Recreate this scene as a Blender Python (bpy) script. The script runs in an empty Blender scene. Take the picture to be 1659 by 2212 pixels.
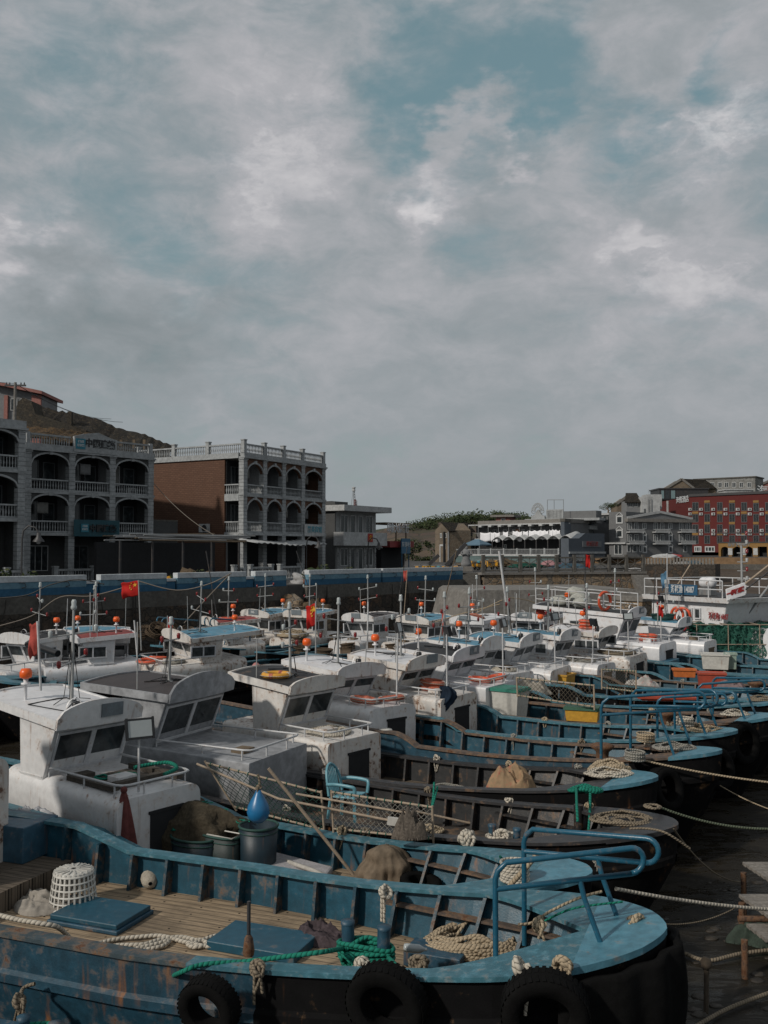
import bpy, math, random
from mathutils import Vector, Matrix, noise as mnoise
random.seed(7)
R = math.radians
S = bpy.context.scene
C = S.collection
PI = math.pi
# ---------------------------------------------------------------- camera
EYE = 6.2; FPX = 2050.0; PITCH = math.atan(84 / FPX)
cam = bpy.data.cameras.new('camera'); camo = bpy.data.objects.new('camera', cam); C.objects.link(camo)
camo.location = (0, 0, EYE); camo.rotation_euler = (PI / 2 + PITCH, 0, 0)
cam.sensor_fit = 'VERTICAL'; cam.sensor_height = 36; cam.lens = FPX / 2212 * 36
cam.clip_start = .1; cam.clip_end = 5000
S.camera = camo
S.render.resolution_x = 768; S.render.resolution_y = 1024
S.view_settings.view_transform = 'Standard'; S.view_settings.look = 'None'
S.view_settings.exposure = 0; S.view_settings.gamma = 1
S.cycles.max_bounces = 6; S.cycles.diffuse_bounces = 3; S.cycles.glossy_bounces = 3
S.cycles.transmission_bounces = 4; S.cycles.transparent_max_bounces = 8
cp, sp = math.cos(PITCH), math.sin(PITCH)
def raydir(u, v):
 a = (u - 829.5) / FPX; b = (1106 - v) / FPX
 return Vector((a, cp - b * sp, sp + b * cp))
def site(u, v, z):
 d = raydir(u, v); t = (z - EYE) / d.z
 return Vector((d.x * t, d.y * t, z))
def atd(u, v, y):
 d = raydir(u, v); t = y / d.y
 return Vector((d.x * t, y, EYE + d.z * t))
def xat(u, y): return (u - 829.5) / FPX * y / cp
# ---------------------------------------------------------------- sun and sky
SUN_EL = R(34); SUN_AZ = R(232)       # compass azimuth of the sun (0 = +Y, clockwise)
sd = Vector((math.sin(SUN_AZ) * math.cos(SUN_EL), math.cos(SUN_AZ) * math.cos(SUN_EL), math.sin(SUN_EL)))
sl = bpy.data.lights.new('sun', 'SUN'); sl.energy = 2.6; sl.angle = R(3); sl.color = (1, .93, .84)
so = bpy.data.objects.new('sun', sl); C.objects.link(so)
so.rotation_euler = (-sd).to_track_quat('-Z', 'Y').to_euler()
W = bpy.data.worlds.new('World'); S.world = W; W.use_nodes = True
nt = W.node_tree; nt.nodes.clear()
class NT:
 """tiny node writer"""
 def __init__(s, nt): s.nt = nt
 def n(s, t, ins=None, **kw):
  nd = s.nt.nodes.new(t)
  for k, v in kw.items(): setattr(nd, k, v)
  for k, v in (ins or {}).items():
   if isinstance(v, bpy.types.NodeSocket): s.nt.links.new(v, nd.inputs[k])
   else: nd.inputs[k].default_value = v
  return nd
 def m(s, op, a, b=0.0, c=0.0, clamp=False):
  nd = s.n('ShaderNodeMath', {0: a, 1: b, 2: c}, operation=op); nd.use_clamp = clamp; return nd.outputs[0]
 def vm(s, op, a, b=(0, 0, 0), out=0):
  nd = s.n('ShaderNodeVectorMath', {0: a, 1: b}, operation=op); return nd.outputs[out]
 def noise(s, vec, scale, detail=6, rough=.55, out=0, dist=0):
  return s.n('ShaderNodeTexNoise', {'Vector': vec, 'Scale': scale, 'Detail': detail, 'Roughness': rough, 'Distortion': dist}).outputs[out]
 def rng(s, v, a, b, c=0.0, d=1.0, smooth=True):
  nd = s.n('ShaderNodeMapRange', {'Value': v, 'From Min': a, 'From Max': b, 'To Min': c, 'To Max': d})
  if smooth: nd.interpolation_type = 'SMOOTHSTEP'
  return nd.outputs[0]
 def mix(s, f, a, b, bt='MIX'):
  nd = s.n('ShaderNodeMix', data_type='RGBA', blend_type=bt)
  for i, v in ((0, f), (6, a), (7, b)):
   if isinstance(v, bpy.types.NodeSocket): s.nt.links.new(v, nd.inputs[i])
   else: nd.inputs[i].default_value = v if i == 0 else (tuple(v) + (1,))[:4]
  return nd.outputs[2]
w = NT(nt)
tc = w.n('ShaderNodeTexCoord'); dirv = w.vm('NORMALIZE', tc.outputs['Generated'])
sky = w.n('ShaderNodeTexSky'); sky.sky_type = 'NISHITA'; sky.sun_disc = False
sky.sun_elevation = SUN_EL; sky.sun_rotation = SUN_AZ; sky.air_density = 1; sky.dust_density = 1.5
blue = w.vm('MULTIPLY', sky.outputs[0], (.1 * 1.45, .1 * 1.38, .1 * 1.08))
blue = w.mix(.75, blue, (.122, .205, .226))
# flatten the elevation so clouds stretch towards the horizon
flat = w.vm('MULTIPLY', dirv, (1, 1, 1.9))
warp = w.vm('SUBTRACT', w.noise(flat, 5, 5, .6, out=1), (.5, .5, .5))
wd = w.vm('ADD', dirv, w.vm('MULTIPLY', warp, (.22, .22, .15)))
warp2 = w.vm('SUBTRACT', w.noise(flat, 22, 4, .6, out=1), (.5, .5, .5))
wd = w.vm('ADD', wd, w.vm('MULTIPLY', warp2, (.085, .085, .06)))
def blobs(L):
 acc = None
 for (u, v, r, a) in L:
  d = raydir(u, v).normalized()
  dist = w.vm('DISTANCE', wd, tuple(d), out=1)
  g = w.rng(dist, 0.0, r / FPX, a, 0.0)
  acc = g if acc is None else w.m('ADD', acc, g)
 return acc
cover = blobs([(1000, 190, 240, -.52), (1180, 110, 190, -.52), (900, 270, 110, -.25), (1150, 250, 110, -.3), (60, 60, 240, -.34), (270, 10, 240, -.22), (1010, 10, 170, -.4),
    (250, 420, 260, -.2), (340, 520, 150, -.3), (1030, 510, 130, -.28), (1535, 80, 90, -.5), (1370, 245, 110, -.45), (1130, 600, 220, -.15), (500, 560, 160, -.12),
    (1060, 250, 85, .75), (980, 300, 65, .6), (1060, 70, 110, .4), (1100, 330, 80, .6), (700, 60, 200, -.1), (1420, 60, 170, .3)])
bright = blobs([(1500, 240, 190, .55), (960, 410, 110, .6), (30, 500, 130, .7), (640, 330, 260, .3), (1380, 520, 170, .5), (1540, 600, 170, .4), (1110, 330, 80, .4), (1230, 480, 100, .3),
    (650, 170, 260, .12), (900, 640, 220, .16), (1560, 120, 160, .2), (1290, 800, 180, .12), (360, 640, 90, .3), (200, 560, 90, .25), (150, 230, 240, .12), (560, 480, 200, .16), (1340, 770, 90, .2),
    (130, 670, 240, -.5), (380, 740, 240, -.35), (1000, 560, 120, -.1), (900, 850, 450, -.10), (1200, 950, 400, -.06), (250, 850, 350, -.15), (1450, 420, 110, -.25), (850, 520, 130, -.12), (1080, 440, 70, -.2)])
n1 = w.noise(flat, 4.2, 10, .58, dist=.3); n2 = w.noise(flat, 13, 10, .62, dist=.4)
dens = w.m('ADD', cover, w.m('ADD', w.m('ADD', w.m('MULTIPLY', w.m('SUBTRACT', n1, .5), 1.5), w.m('MULTIPLY', w.m('SUBTRACT', n2, .5), .9)), .66))
cl = w.rng(dens, -.15, .72)
sep = w.n('ShaderNodeSeparateXYZ', {0: dirv}).outputs[2]
hsep = w.n('ShaderNodeSeparateXYZ', {0: dirv}).outputs[2]
br = w.m('ADD', bright, w.m('MULTIPLY', w.rng(hsep, .0, .32, .3, 1.0), w.m('ADD', w.m('MULTIPLY', w.m('SUBTRACT', n2, .5), 1.3), w.m('MULTIPLY', w.m('SUBTRACT', n1, .5), .5))))
n3_ = w.noise(wd, 15, 8, .6, dist=.2)
br = w.m('ADD', br, w.m('MULTIPLY', w.m('MAXIMUM', bright, .06), w.rng(n3_, .40, .62, -.5, .55)))
br = w.rng(br, -.75, .95, 0, 1, smooth=False)
ramp = w.n('ShaderNodeValToRGB', {0: br}); cr = ramp.color_ramp
cr.elements[0].position = 0; cr.elements[0].color = (.185, .212, .224, 1)
cr.elements[1].position = 1; cr.elements[1].color = (.56, .545, .555, 1)
e = cr.elements.new(.38); e.color = (.275, .297, .315, 1)
e = cr.elements.new(.62); e.color = (.375, .375, .395, 1)
hz = w.rng(sep, 0.0, .16, .85, 0.0)
cl = w.m('MAXIMUM', cl, hz)
ccol = w.mix(w.rng(sep, -.02, .2, .62, 0.0), ramp.outputs[0], (.232, .262, .278))
col = w.mix(w.m('MULTIPLY', cl, .97), blue, ccol)
bg = w.n('ShaderNodeBackground', {0: col, 1: 1.15})
wo = w.n('ShaderNodeOutputWorld', {0: bg.outputs[0]})
# ---------------------------------------------------------------- mesh helpers
class MB:
 def __init__(s): s.v = []; s.f = []; s.mi = []; s.sm = []; s.uv = {}; s.mats = []
 def mat(s, m):
  if m not in s.mats: s.mats.append(m)
  return s.mats.index(m)
 def add(s, vs, fs, m=0, smooth=False, uvs=None):
  o = len(s.v); s.v += [tuple(p) for p in vs]
  for k, f in enumerate(fs):
   if uvs: s.uv[len(s.f)] = uvs[k]
   s.f.append([i + o for i in f]); s.mi.append(m); s.sm.append(smooth)
  return s
 def hexa(s, p, m=0):   # 8 points: bottom 0-3 ccw, top 4-7
  return s.add(p, [(3, 2, 1, 0), (4, 5, 6, 7), (0, 1, 5, 4), (1, 2, 6, 5), (2, 3, 7, 6), (3, 0, 4, 7)], m)
 def box(s, x0, x1, y0, y1, z0, z1, m=0):
  return s.hexa([(x0, y0, z0), (x1, y0, z0), (x1, y1, z0), (x0, y1, z0), (x0, y0, z1), (x1, y0, z1), (x1, y1, z1), (x0, y1, z1)], m)
 def obox(s, c, ax, L, wd, h, m=0, up=(0, 0, 1)):   # box centred at c, long axis ax
  ax = Vector(ax).normalized(); up = Vector(up)
  sd_ = up.cross(ax)
  if sd_.length < 1e-4: sd_ = Vector((1, 0, 0)).cross(ax)
  sd_.normalize(); u2 = ax.cross(sd_); c = Vector(c)
  P = lambda a, b, d: c + ax * a * L / 2 + sd_ * b * wd / 2 + u2 * d * h / 2
  return s.hexa([P(-1, -1, -1), P(1, -1, -1), P(1, 1, -1), P(-1, 1, -1), P(-1, -1, 1), P(1, -1, 1), P(1, 1, 1), P(-1, 1, 1)], m)
 def bar(s, a, b, wd, h=None, m=0, up=(0, 0, 1)):
  a = Vector(a); b = Vector(b); return s.obox((a + b) / 2, b - a, (b - a).length, wd, h or wd, m, up)
 def prism(s, poly, f, d, m=0, smooth=False):   # poly list of 2D, f(a,b,t)->3D with t 0..1 between both faces
  n = len(poly); vs = [f(a, b, 0) for a, b in poly] + [f(a, b, d) for a, b in poly]
  fs = [tuple(range(n - 1, -1, -1)), tuple(range(n, 2 * n))]
  s.add(vs, fs, m)
  s.add(vs, [(i, (i + 1) % n, (i + 1) % n + n, i + n) for i in range(n)], m, smooth)
  return s
 def tube(s, pts, r, n=6, m=0, closed=False, cap=True, smooth=True, ell=1.0):
  pts = [Vector(p) for p in pts]; N = len(pts)
  if N < 2: return s
  rr = r if isinstance(r, (list, tuple)) else [r] * N
  vs = []; prev = None; L = [0.0]
  for i in range(N):
   if closed: t = pts[(i + 1) % N] - pts[i - 1]
   else: t = pts[min(i + 1, N - 1)] - pts[max(i - 1, 0)]
   if t.length < 1e-7: t = Vector((0, 0, 1))
   t.normalize()
   if prev is None:
    a = Vector((0, 0, 1)) if abs(t.z) < .9 else Vector((1, 0, 0))
    nn = t.cross(a).normalized()
   else:
    nn = prev - t * prev.dot(t)
    if nn.length < 1e-5: nn = t.orthogonal()
    nn.normalize()
   prev = nn; bb = t.cross(nn)
   for k in range(n):
    an = 2 * PI * k / n
    vs.append(pts[i] + (nn * math.cos(an) + bb * math.sin(an) * ell) * rr[i])
   if i: L.append(L[-1] + (pts[i] - pts[i - 1]).length)
  fs = []; uvs = []
  M = N if closed else N - 1
  if closed: L.append(L[-1] + (pts[0] - pts[-1]).length)
  for i in range(M):
   j = (i + 1) % N
   for k in range(n):
    k2 = (k + 1) % n
    fs.append((i * n + k, i * n + k2, j * n + k2, j * n + k))
    uvs.append(((L[i], k / n), (L[i], (k + 1) / n), (L[i + 1], (k + 1) / n), (L[i + 1], k / n)))
  s.add(vs, fs, m, smooth, uvs)
  if cap and not closed:
   s.add(vs[:n], [tuple(range(n - 1, -1, -1))], m); s.add(vs[-n:], [tuple(range(n))], m)
  return s
 def lathe(s, prof, n=16, m=0, o=(0, 0, 0), ax='z', smooth=True, f=None, a0=0, a1=2 * PI):
  full = abs(a1 - a0 - 2 * PI) < 1e-6; K = n if full else n + 1
  vs = []
  for (r, z) in prof:
   for k in range(K):
    a = a0 + (a1 - a0) * k / n
    p = (r * math.cos(a), r * math.sin(a), z)
    if ax == 'x': p = (p[2], p[0], p[1])
    if ax == 'y': p = (p[0], p[2], p[1])
    if f: p = f(*p)
    vs.append((p[0] + o[0], p[1] + o[1], p[2] + o[2]))
  fs = []
  for i in range(len(prof) - 1):
   for k in range(K if full else K - 1):
    k2 = (k + 1) % K
    fs.append((i * K + k, i * K + k2, (i + 1) * K + k2, (i + 1) * K + k))
  return s.add(vs, fs, m, smooth)
 def grid(s, f, nu, nv, m=0, smooth=True, uvs=False):
  vs = [f(i / nu, j / nv) for j in range(nv + 1) for i in range(nu + 1)]
  fs = [(j * (nu + 1) + i, j * (nu + 1) + i + 1, (j + 1) * (nu + 1) + i + 1, (j + 1) * (nu + 1) + i) for j in range(nv) for i in range(nu)]
  return s.add(vs, fs, m, smooth)
 def ball(s, c, r, n=10, m=0, sc=(1, 1, 1), jit=0.0):
  prof = [(math.sin(PI * i / n) * r, -math.cos(PI * i / n) * r) for i in range(n + 1)]
  def f(x, y, z):
   k = 1 + jit * mnoise.noise(Vector((x + c[0], y + c[1], z + c[2])) * (1.8 / r)) if jit else 1
   return (x * sc[0] * k, y * sc[1] * k, z * sc[2] * k)
  return s.lathe(prof, n * 2 if n < 9 else 16, m, c, f=f)
 def tor(s, c, R_, r, n=24, k=8, m=0, nrm=(0, 0, 1), ell=1.0):
  nrm = Vector(nrm).normalized(); a = nrm.orthogonal().normalized(); b = nrm.cross(a); c = Vector(c)
  return s.tube([c + (a * math.cos(2 * PI * i / n) + b * math.sin(2 * PI * i / n)) * R_ for i in range(n)], r, k, m, closed=True, ell=ell)
 def build(s, name, mats, parent=None, bevel=0, solid=0, sub=0, auto=None):
  me = bpy.data.meshes.new(name); me.from_pydata(s.v, [], s.f)
  mats = mats if isinstance(mats, (list, tuple)) else [mats]
  for x in mats: me.materials.append(x)
  me.polygons.foreach_set('material_index', s.mi); me.polygons.foreach_set('use_smooth', s.sm)
  if s.uv:
   ul = me.uv_layers.new(name='UVMap')
   for fi, q in s.uv.items():
    ls = me.polygons[fi].loop_start
    for k, c_ in enumerate(q): ul.data[ls + k].uv = c_
  me.update()
  o = bpy.data.objects.new(name, me); C.objects.link(o)
  if parent is not None: o.parent = parent
  if solid: mod = o.modifiers.new('solid', 'SOLIDIFY'); mod.thickness = solid; mod.offset = 0
  if sub: mod = o.modifiers.new('sub', 'SUBSURF'); mod.levels = sub; mod.render_levels = sub
  if bevel: mod = o.modifiers.new('bevel', 'BEVEL'); mod.width = bevel; mod.segments = 2; mod.limit_method = 'ANGLE'
  return o
def tag(o, label=None, cat=None, group=None, kind=None):
 if label: o['label'] = label
 if cat: o['category'] = cat
 if group: o['group'] = group
 if kind: o['kind'] = kind
 return o
def thing(name, label, cat, loc=(0, 0, 0), rz=0, group=None):
 o = bpy.data.objects.new(name, None); C.objects.link(o); o.location = loc; o.rotation_euler = (0, 0, rz)
 o.empty_display_size = .1
 return tag(o, label, cat, group)
def copy_tree(o, parent=None):
 c = o.copy(); C.objects.link(c); c.parent = parent
 for ch in list(o.children): copy_tree(ch, c)
 return c
def text_mb(txt, size, f, depth=.02, m=0, mb=None, sx=1.0, bold=.0, center=True):
 cu = bpy.data.curves.new('t', 'FONT'); cu.body = txt; cu.size = size; cu.offset = bold; cu.extrude = .5; cu.resolution_u = 2
 if center: cu.align_x = 'CENTER'
 cu.align_y = 'CENTER'
 o = bpy.data.objects.new('t', cu); C.objects.link(o)
 dg = bpy.context.evaluated_depsgraph_get(); me = bpy.data.meshes.new_from_object(o.evaluated_get(dg))
 mb = mb or MB()
 mb.add([f(v.co.x * sx, v.co.y, (v.co.z + .5) * depth) for v in me.vertices], [tuple(p.vertices) for p in me.polygons], m)
 bpy.data.objects.remove(o); bpy.data.curves.remove(cu); bpy.data.meshes.remove(me)
 return mb
# ---------------------------------------------------------------- materials
_M = {}
RUST = (.17, .065, .022); RUST2 = (.045, .02, .012)
def paint(name, col, rust=.25, streak=.25, rough=.5, grime=.35, sc=1.0, bump=.25, spec=.5, metal=0.0, chip=None, edge=.0):
 if name in _M: return _M[name]
 m = bpy.data.materials.new(name); m.use_nodes = True; t = NT(m.node_tree); m.node_tree.nodes.clear()
 tc = t.n('ShaderNodeTexCoord'); oi = t.n('ShaderNodeObjectInfo')
 off = t.vm('MULTIPLY', t.n('ShaderNodeCombineXYZ', {0: oi.outputs['Random'], 1: oi.outputs['Random'], 2: oi.outputs['Random']}).outputs[0], (37, 91, 53))
 co = t.vm('ADD', tc.outputs['Object'], off)
 big = t.noise(co, .9 * sc, 5, .6); mid = t.noise(co, 5 * sc, 8, .62); fine = t.noise(co, 38 * sc, 4, .6)
 c = t.mix(t.rng(mid, .3, .72), tuple(x * (1 - .30 * grime) for x in col), tuple(min(.9, x * (1 + .12 * grime)) for x in col))
 c = t.mix(t.m('MULTIPLY', t.rng(big, .42, .75), grime * .7), c, tuple(x * .55 + .006 for x in col))
 if chip: c = t.mix(t.m('MULTIPLY', t.rng(t.noise(co, 5 * sc, 9, .7), .52, .68), t.rng(big, .3, .6)), c, chip)
 if streak > 0:
  sv = t.vm('MULTIPLY', co, (7 * sc, 7 * sc, .55 * sc)); sn = t.noise(sv, 1.1, 3, .5)
  smask = t.m('MULTIPLY', t.rng(sn, .62 - .10 * streak, .78), t.rng(big, .44, .62))
  c = t.mix(t.m('MULTIPLY', smask, min(1, .35 + streak)), c, (RUST[0] * 1.25, RUST[1] * 1.4, RUST[2] * 1.5))
 if rust > 0:
  rn = t.m('ADD', t.m('MULTIPLY', mid, .55), t.m('MULTIPLY', t.noise(co, 2.3 * sc, 9, .68), .5))
  gs = t.n('ShaderNodeSeparateXYZ', {0: tc.outputs['Generated']}); dm = None
  for k in range(3):
   d_ = t.m('MINIMUM', gs.outputs[k], t.m('SUBTRACT', 1, gs.outputs[k])); dm = d_ if dm is None else t.m('MINIMUM', dm, d_)
  rn = t.m('ADD', rn, t.rng(dm, 0, .10, edge, 0))
  th = .70 - .13 * rust
  rm = t.m('MULTIPLY', t.rng(rn, th - .015, th + .075), .92)
  c = t.mix(t.m('MULTIPLY', t.rng(rn, th - .1, th + .03), .35), c, (.30, .17, .08))
  c = t.mix(rm, c, t.mix(t.rng(fine, .35, .7), RUST2, RUST))
  rg = t.m('ADD', rough, t.m('MULTIPLY', rm, .3), clamp=True)
 else: rg = rough
 h = t.m('ADD', t.m('MULTIPLY', mid, .6), t.m('MULTIPLY', fine, .35))
 bp = t.n('ShaderNodeBump', {'Strength': bump, 'Distance': .02, 'Height': h})
 b = t.n('ShaderNodeBsdfPrincipled', {'Base Color': c, 'Roughness': rg, 'Metallic': metal, 'Normal': bp.outputs[0], 'Specular IOR Level': spec})
 t.n('ShaderNodeOutputMaterial', {0: b.outputs[0]}); _M[name] = m; return m
def stone(name, cols, sc=1.6, mortar=(.16, .15, .13), mw=.06, rough=.9, bump=.8, flat=1.3):
 if name in _M: return _M[name]
 m = bpy.data.materials.new(name); m.use_nodes = True; t = NT(m.node_tree); m.node_tree.nodes.clear()
 tc = t.n('ShaderNodeTexCoord')
 g = t.vm('MULTIPLY', tc.outputs['Object'], (1, 1, flat))
 g = t.vm('ADD', g, t.vm('MULTIPLY', t.vm('SUBTRACT', t.noise(g, 2.2, 3, .5, out=1), (.5, .5, .5)), (.3, .3, .3)))
 v1 = t.n('ShaderNodeTexVoronoi', {'Vector': g, 'Scale': sc}); v2 = t.n('ShaderNodeTexVoronoi', {'Vector': g, 'Scale': sc}, feature='DISTANCE_TO_EDGE')
 r = t.n('ShaderNodeValToRGB', {0: t.n('ShaderNodeSeparateColor', {0: v1.outputs['Color']}).outputs[0]})
 el = r.color_ramp.elements; el[0].color = cols[0] + (1,); el[1].color = cols[-1] + (1,)
 for i, c_ in enumerate(cols[1:-1]): el.new((i + 1) / (len(cols) - 1)).color = c_ + (1,)
 n = t.noise(tc.outputs['Object'], 6, 8, .65); big = t.noise(tc.outputs['Object'], .25, 4, .5)
 c = t.mix(t.rng(n, .25, .8), r.outputs[0], tuple(x * .5 for x in cols[0]))
 e_ = t.rng(t.m('ADD', v2.outputs[0], t.m('MULTIPLY', t.m('SUBTRACT', n, .5), .04)), 0, mw, 0, 1)
 c = t.mix(e_, mortar, c)
 c = t.mix(t.rng(big, .4, .7, 0, .45), c, (.05, .05, .045))
 bp = t.n('ShaderNodeBump', {'Strength': bump, 'Distance': .08, 'Height': t.m('ADD', e_, t.m('MULTIPLY', n, .6))})
 b = t.n('ShaderNodeBsdfPrincipled', {'Base Color': c, 'Roughness': rough, 'Normal': bp.outputs[0], 'Specular IOR Level': .2})
 t.n('ShaderNodeOutputMaterial', {0: b.outputs[0]}); _M[name] = m; return m
def courses(name, col, col2, bw=.24, bh=.075, mortar=(.2, .19, .17), offset=.5, rough=.85, dirt=.4, axis='x', ms=.012):
 if name in _M: return _M[name]
 m = bpy.data.materials.new(name); m.use_nodes = True; t = NT(m.node_tree); m.node_tree.nodes.clear()
 tc = t.n('ShaderNodeTexCoord'); sp_ = t.n('ShaderNodeSeparateXYZ', {0: tc.outputs['Object']})
 gm = t.n('ShaderNodeNewGeometry'); tr = t.n('ShaderNodeVectorTransform', {0: gm.outputs['Normal']}, vector_type='NORMAL', convert_from='WORLD', convert_to='OBJECT')
 ns = t.n('ShaderNodeSeparateXYZ', {0: tr.outputs[0]})
 ax = t.m('GREATER_THAN', t.m('ABSOLUTE', ns.outputs[0]), .7)
 hx = t.m('ADD', t.m('MULTIPLY', sp_.outputs[0], t.m('SUBTRACT', 1, ax)), t.m('MULTIPLY', sp_.outputs[1], ax))
 v = t.n('ShaderNodeCombineXYZ', {0: hx, 1: sp_.outputs[2], 2: 0.0}).outputs[0]
 br = t.n('ShaderNodeTexBrick', {'Vector': v, 'Color1': col + (1,), 'Color2': col2 + (1,), 'Mortar': mortar + (1,), 'Scale': 1.0, 'Mortar Size': ms, 'Brick Width': bw, 'Row Height': bh, 'Bias': 0.0})
 br.offset = offset
 n = t.noise(tc.outputs['Object'], 1.2, 8, .65); st = t.noise(t.vm('MULTIPLY', tc.outputs['Object'], (4, 4, .3)), 1.5, 5, .6)
 c = t.mix(t.rng(n, .4, .75, 0, dirt), br.outputs[0], tuple(x * .4 for x in col))
 c = t.mix(t.rng(st, .5, .8, 0, dirt * .8), c, (.05, .05, .045))
 bp = t.n('ShaderNodeBump', {'Strength': .4, 'Distance': .01, 'Height': t.m('SUBTRACT', 1, br.outputs[1])})
 b = t.n('ShaderNodeBsdfPrincipled', {'Base Color': c, 'Roughness': rough, 'Normal': bp.outputs[0], 'Specular IOR Level': .25})
 t.n('ShaderNodeOutputMaterial', {0: b.outputs[0]}); _M[name] = m; return m
def planks(name, col, pw=.12, gap=(.02, .015, .01), along='x', grime=.5, holes=True):
 if name in _M: return _M[name]
 m = bpy.data.materials.new(name); m.use_nodes = True; t = NT(m.node_tree); m.node_tree.nodes.clear()
 tc = t.n('ShaderNodeTexCoord'); s_ = t.n('ShaderNodeSeparateXYZ', {0: tc.outputs['Object']})
 a, b_ = (s_.outputs[0], s_.outputs[1]) if along == 'x' else (s_.outputs[1], s_.outputs[0])
 q = t.m('DIVIDE', b_, pw); fr = t.m('FRACT', q); idx = t.m('FLOOR', q)
 wn = t.n('ShaderNodeTexWhiteNoise', {'W': idx}, noise_dimensions='1D')
 gv = t.n('ShaderNodeCombineXYZ', {0: t.m('MULTIPLY', a, .9), 1: t.m('MULTIPLY', b_, 14), 2: t.m('MULTIPLY', wn.outputs[0], 40)}).outputs[0]
 gr = t.noise(gv, 2.2, 8, .62); n = t.noise(tc.outputs['Object'], 1.1, 7, .65)
 c = t.mix(t.rng(gr, .3, .75), tuple(x * .45 for x in col), tuple(x * 1.15 for x in col))
 c = t.mix(t.m('MULTIPLY', wn.outputs[0], .4), c, tuple(x * .6 for x in col))
 c = t.mix(t.rng(n, .45, .7, 0, grime), c, (.055, .045, .035))
 edge = t.m('LESS_THAN', t.m('MINIMUM', fr, t.m('SUBTRACT', 1, fr)), t.m('ADD', .022, t.m('MULTIPLY', gr, .05)))
 c = t.mix(edge, c, gap)
 if holes:
  vx = t.n('ShaderNodeCombineXYZ', {0: t.m('ADD', t.m('DIVIDE', a, .52), t.m('MULTIPLY', wn.outputs[0], .15)), 1: q, 2: 0.0}).outputs[0]
  fx = t.m('SUBTRACT', t.m('FRACT', t.m('DIVIDE', a, .62)), .5); fy = t.m('SUBTRACT', fr, .5)
  dd = t.m('SQRT', t.m('ADD', t.m('POWER', t.m('MULTIPLY', fx, .62), 2), t.m('POWER', t.m('MULTIPLY', fy, pw), 2)))
  even = t.m('LESS_THAN', t.m('MODULO', t.m('ABSOLUTE', idx), 2), .5)
  c = t.mix(t.m('MULTIPLY', even, t.m('LESS_THAN', dd, .017)), c, (.018, .014, .01))
 bp = t.n('ShaderNodeBump', {'Strength': .5, 'Distance': .012, 'Height': t.m('SUBTRACT', gr, edge)})
 b = t.n('ShaderNodeBsdfPrincipled', {'Base Color': c, 'Roughness': .8, 'Normal': bp.outputs[0], 'Specular IOR Level': .25})
 t.n('ShaderNodeOutputMaterial', {0: b.outputs[0]}); _M[name] = m; return m
def rope_mat(name, col, pitch=.05):
 if name in _M: return _M[name]
 m = bpy.data.materials.new(name); m.use_nodes = True; t = NT(m.node_tree); m.node_tree.nodes.clear()
 uv = t.n('ShaderNodeUVMap'); s_ = t.n('ShaderNodeSeparateXYZ', {0: uv.outputs[0]}); tc = t.n('ShaderNodeTexCoord')
 ph = t.m('ADD', t.m('DIVIDE', s_.outputs[0], pitch), t.m('MULTIPLY', s_.outputs[1], 1))
 tw = t.m('ABSOLUTE', t.m('SINE', t.m('MULTIPLY', ph, PI)))
 n = t.noise(tc.outputs['Object'], 9, 5, .6)
 c = t.mix(t.rng(tw, 0, .5), tuple(x * .28 for x in col), col)
 c = t.mix(t.rng(n, .45, .8, 0, .6), c, tuple(x * .45 for x in col))
 bp = t.n('ShaderNodeBump', {'Strength': .8, 'Distance': .01, 'Height': tw})
 b = t.n('ShaderNodeBsdfPrincipled', {'Base Color': c, 'Roughness': .85, 'Normal': bp.outputs[0], 'Specular IOR Level': .2})
 t.n('ShaderNodeOutputMaterial', {0: b.outputs[0]}); _M[name] = m; return m
def glass(name='window_glass', col=(.018, .022, .024), rough=.08):
 if name in _M: return _M[name]
 m = bpy.data.materials.new(name); m.use_nodes = True; t = NT(m.node_tree); m.node_tree.nodes.clear()
 tc = t.n('ShaderNodeTexCoord'); n = t.noise(tc.outputs['Object'], 3, 5, .6)
 b = t.n('ShaderNodeBsdfPrincipled', {'Base Color': t.mix(t.rng(n, .35, .7), col, tuple(x * 2.2 for x in col)), 'Roughness': t.rng(n, .3, .8, rough, rough + .25), 'Specular IOR Level': .5})
 t.n('ShaderNodeOutputMaterial', {0: b.outputs[0]}); _M[name] = m; return m
GL = glass()
# ---------------------------------------------------------------- setting materials
white = paint('whitewashed_plaster', (.42, .43, .43), rust=.0, streak=0, rough=.85, grime=.9, bump=.3, spec=.2)
trimw = paint('grey_white_trim', (.33, .345, .35), rust=0, streak=.0, rough=.85, grime=.9, spec=.2)
dgrey = courses('dark_grey_tile', (.085, .088, .088), (.07, .073, .074), .24, .07, (.05, .05, .05), dirt=.3)
lgrey = courses('mid_grey_tile', (.17, .175, .18), (.15, .155, .16), .24, .07, (.12, .12, .12), dirt=.3)
brown = courses('brown_brick', (.125, .068, .045), (.10, .053, .035), .4, .16, (.085, .045, .03), dirt=.18, ms=.03)
bluegrey = courses('blue_grey_tile', (.09, .105, .125), (.08, .094, .112), .4, .16, (.07, .08, .09), dirt=.25)
greyw = paint('grey_render', (.19, .195, .20), 0, 0, .9, .6, spec=.2)
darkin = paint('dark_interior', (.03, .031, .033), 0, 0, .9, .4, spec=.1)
conc = paint('concrete', (.20, .19, .175), 0, .05, .9, 1.0, bump=.6, spec=.2)
conc_d = paint('dark_concrete', (.11, .105, .095), 0, .05, .9, 1.0, bump=.6, spec=.2)
band_w = paint('parapet_white', (.50, .53, .55), 0, 0, .85, .7, spec=.2)
band_l = paint('parapet_light_blue', (.13, .24, .31), 0, 0, .85, .7, spec=.2)
band_b = paint('parapet_blue', (.035, .11, .19), 0, 0, .85, .7, spec=.2)
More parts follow.
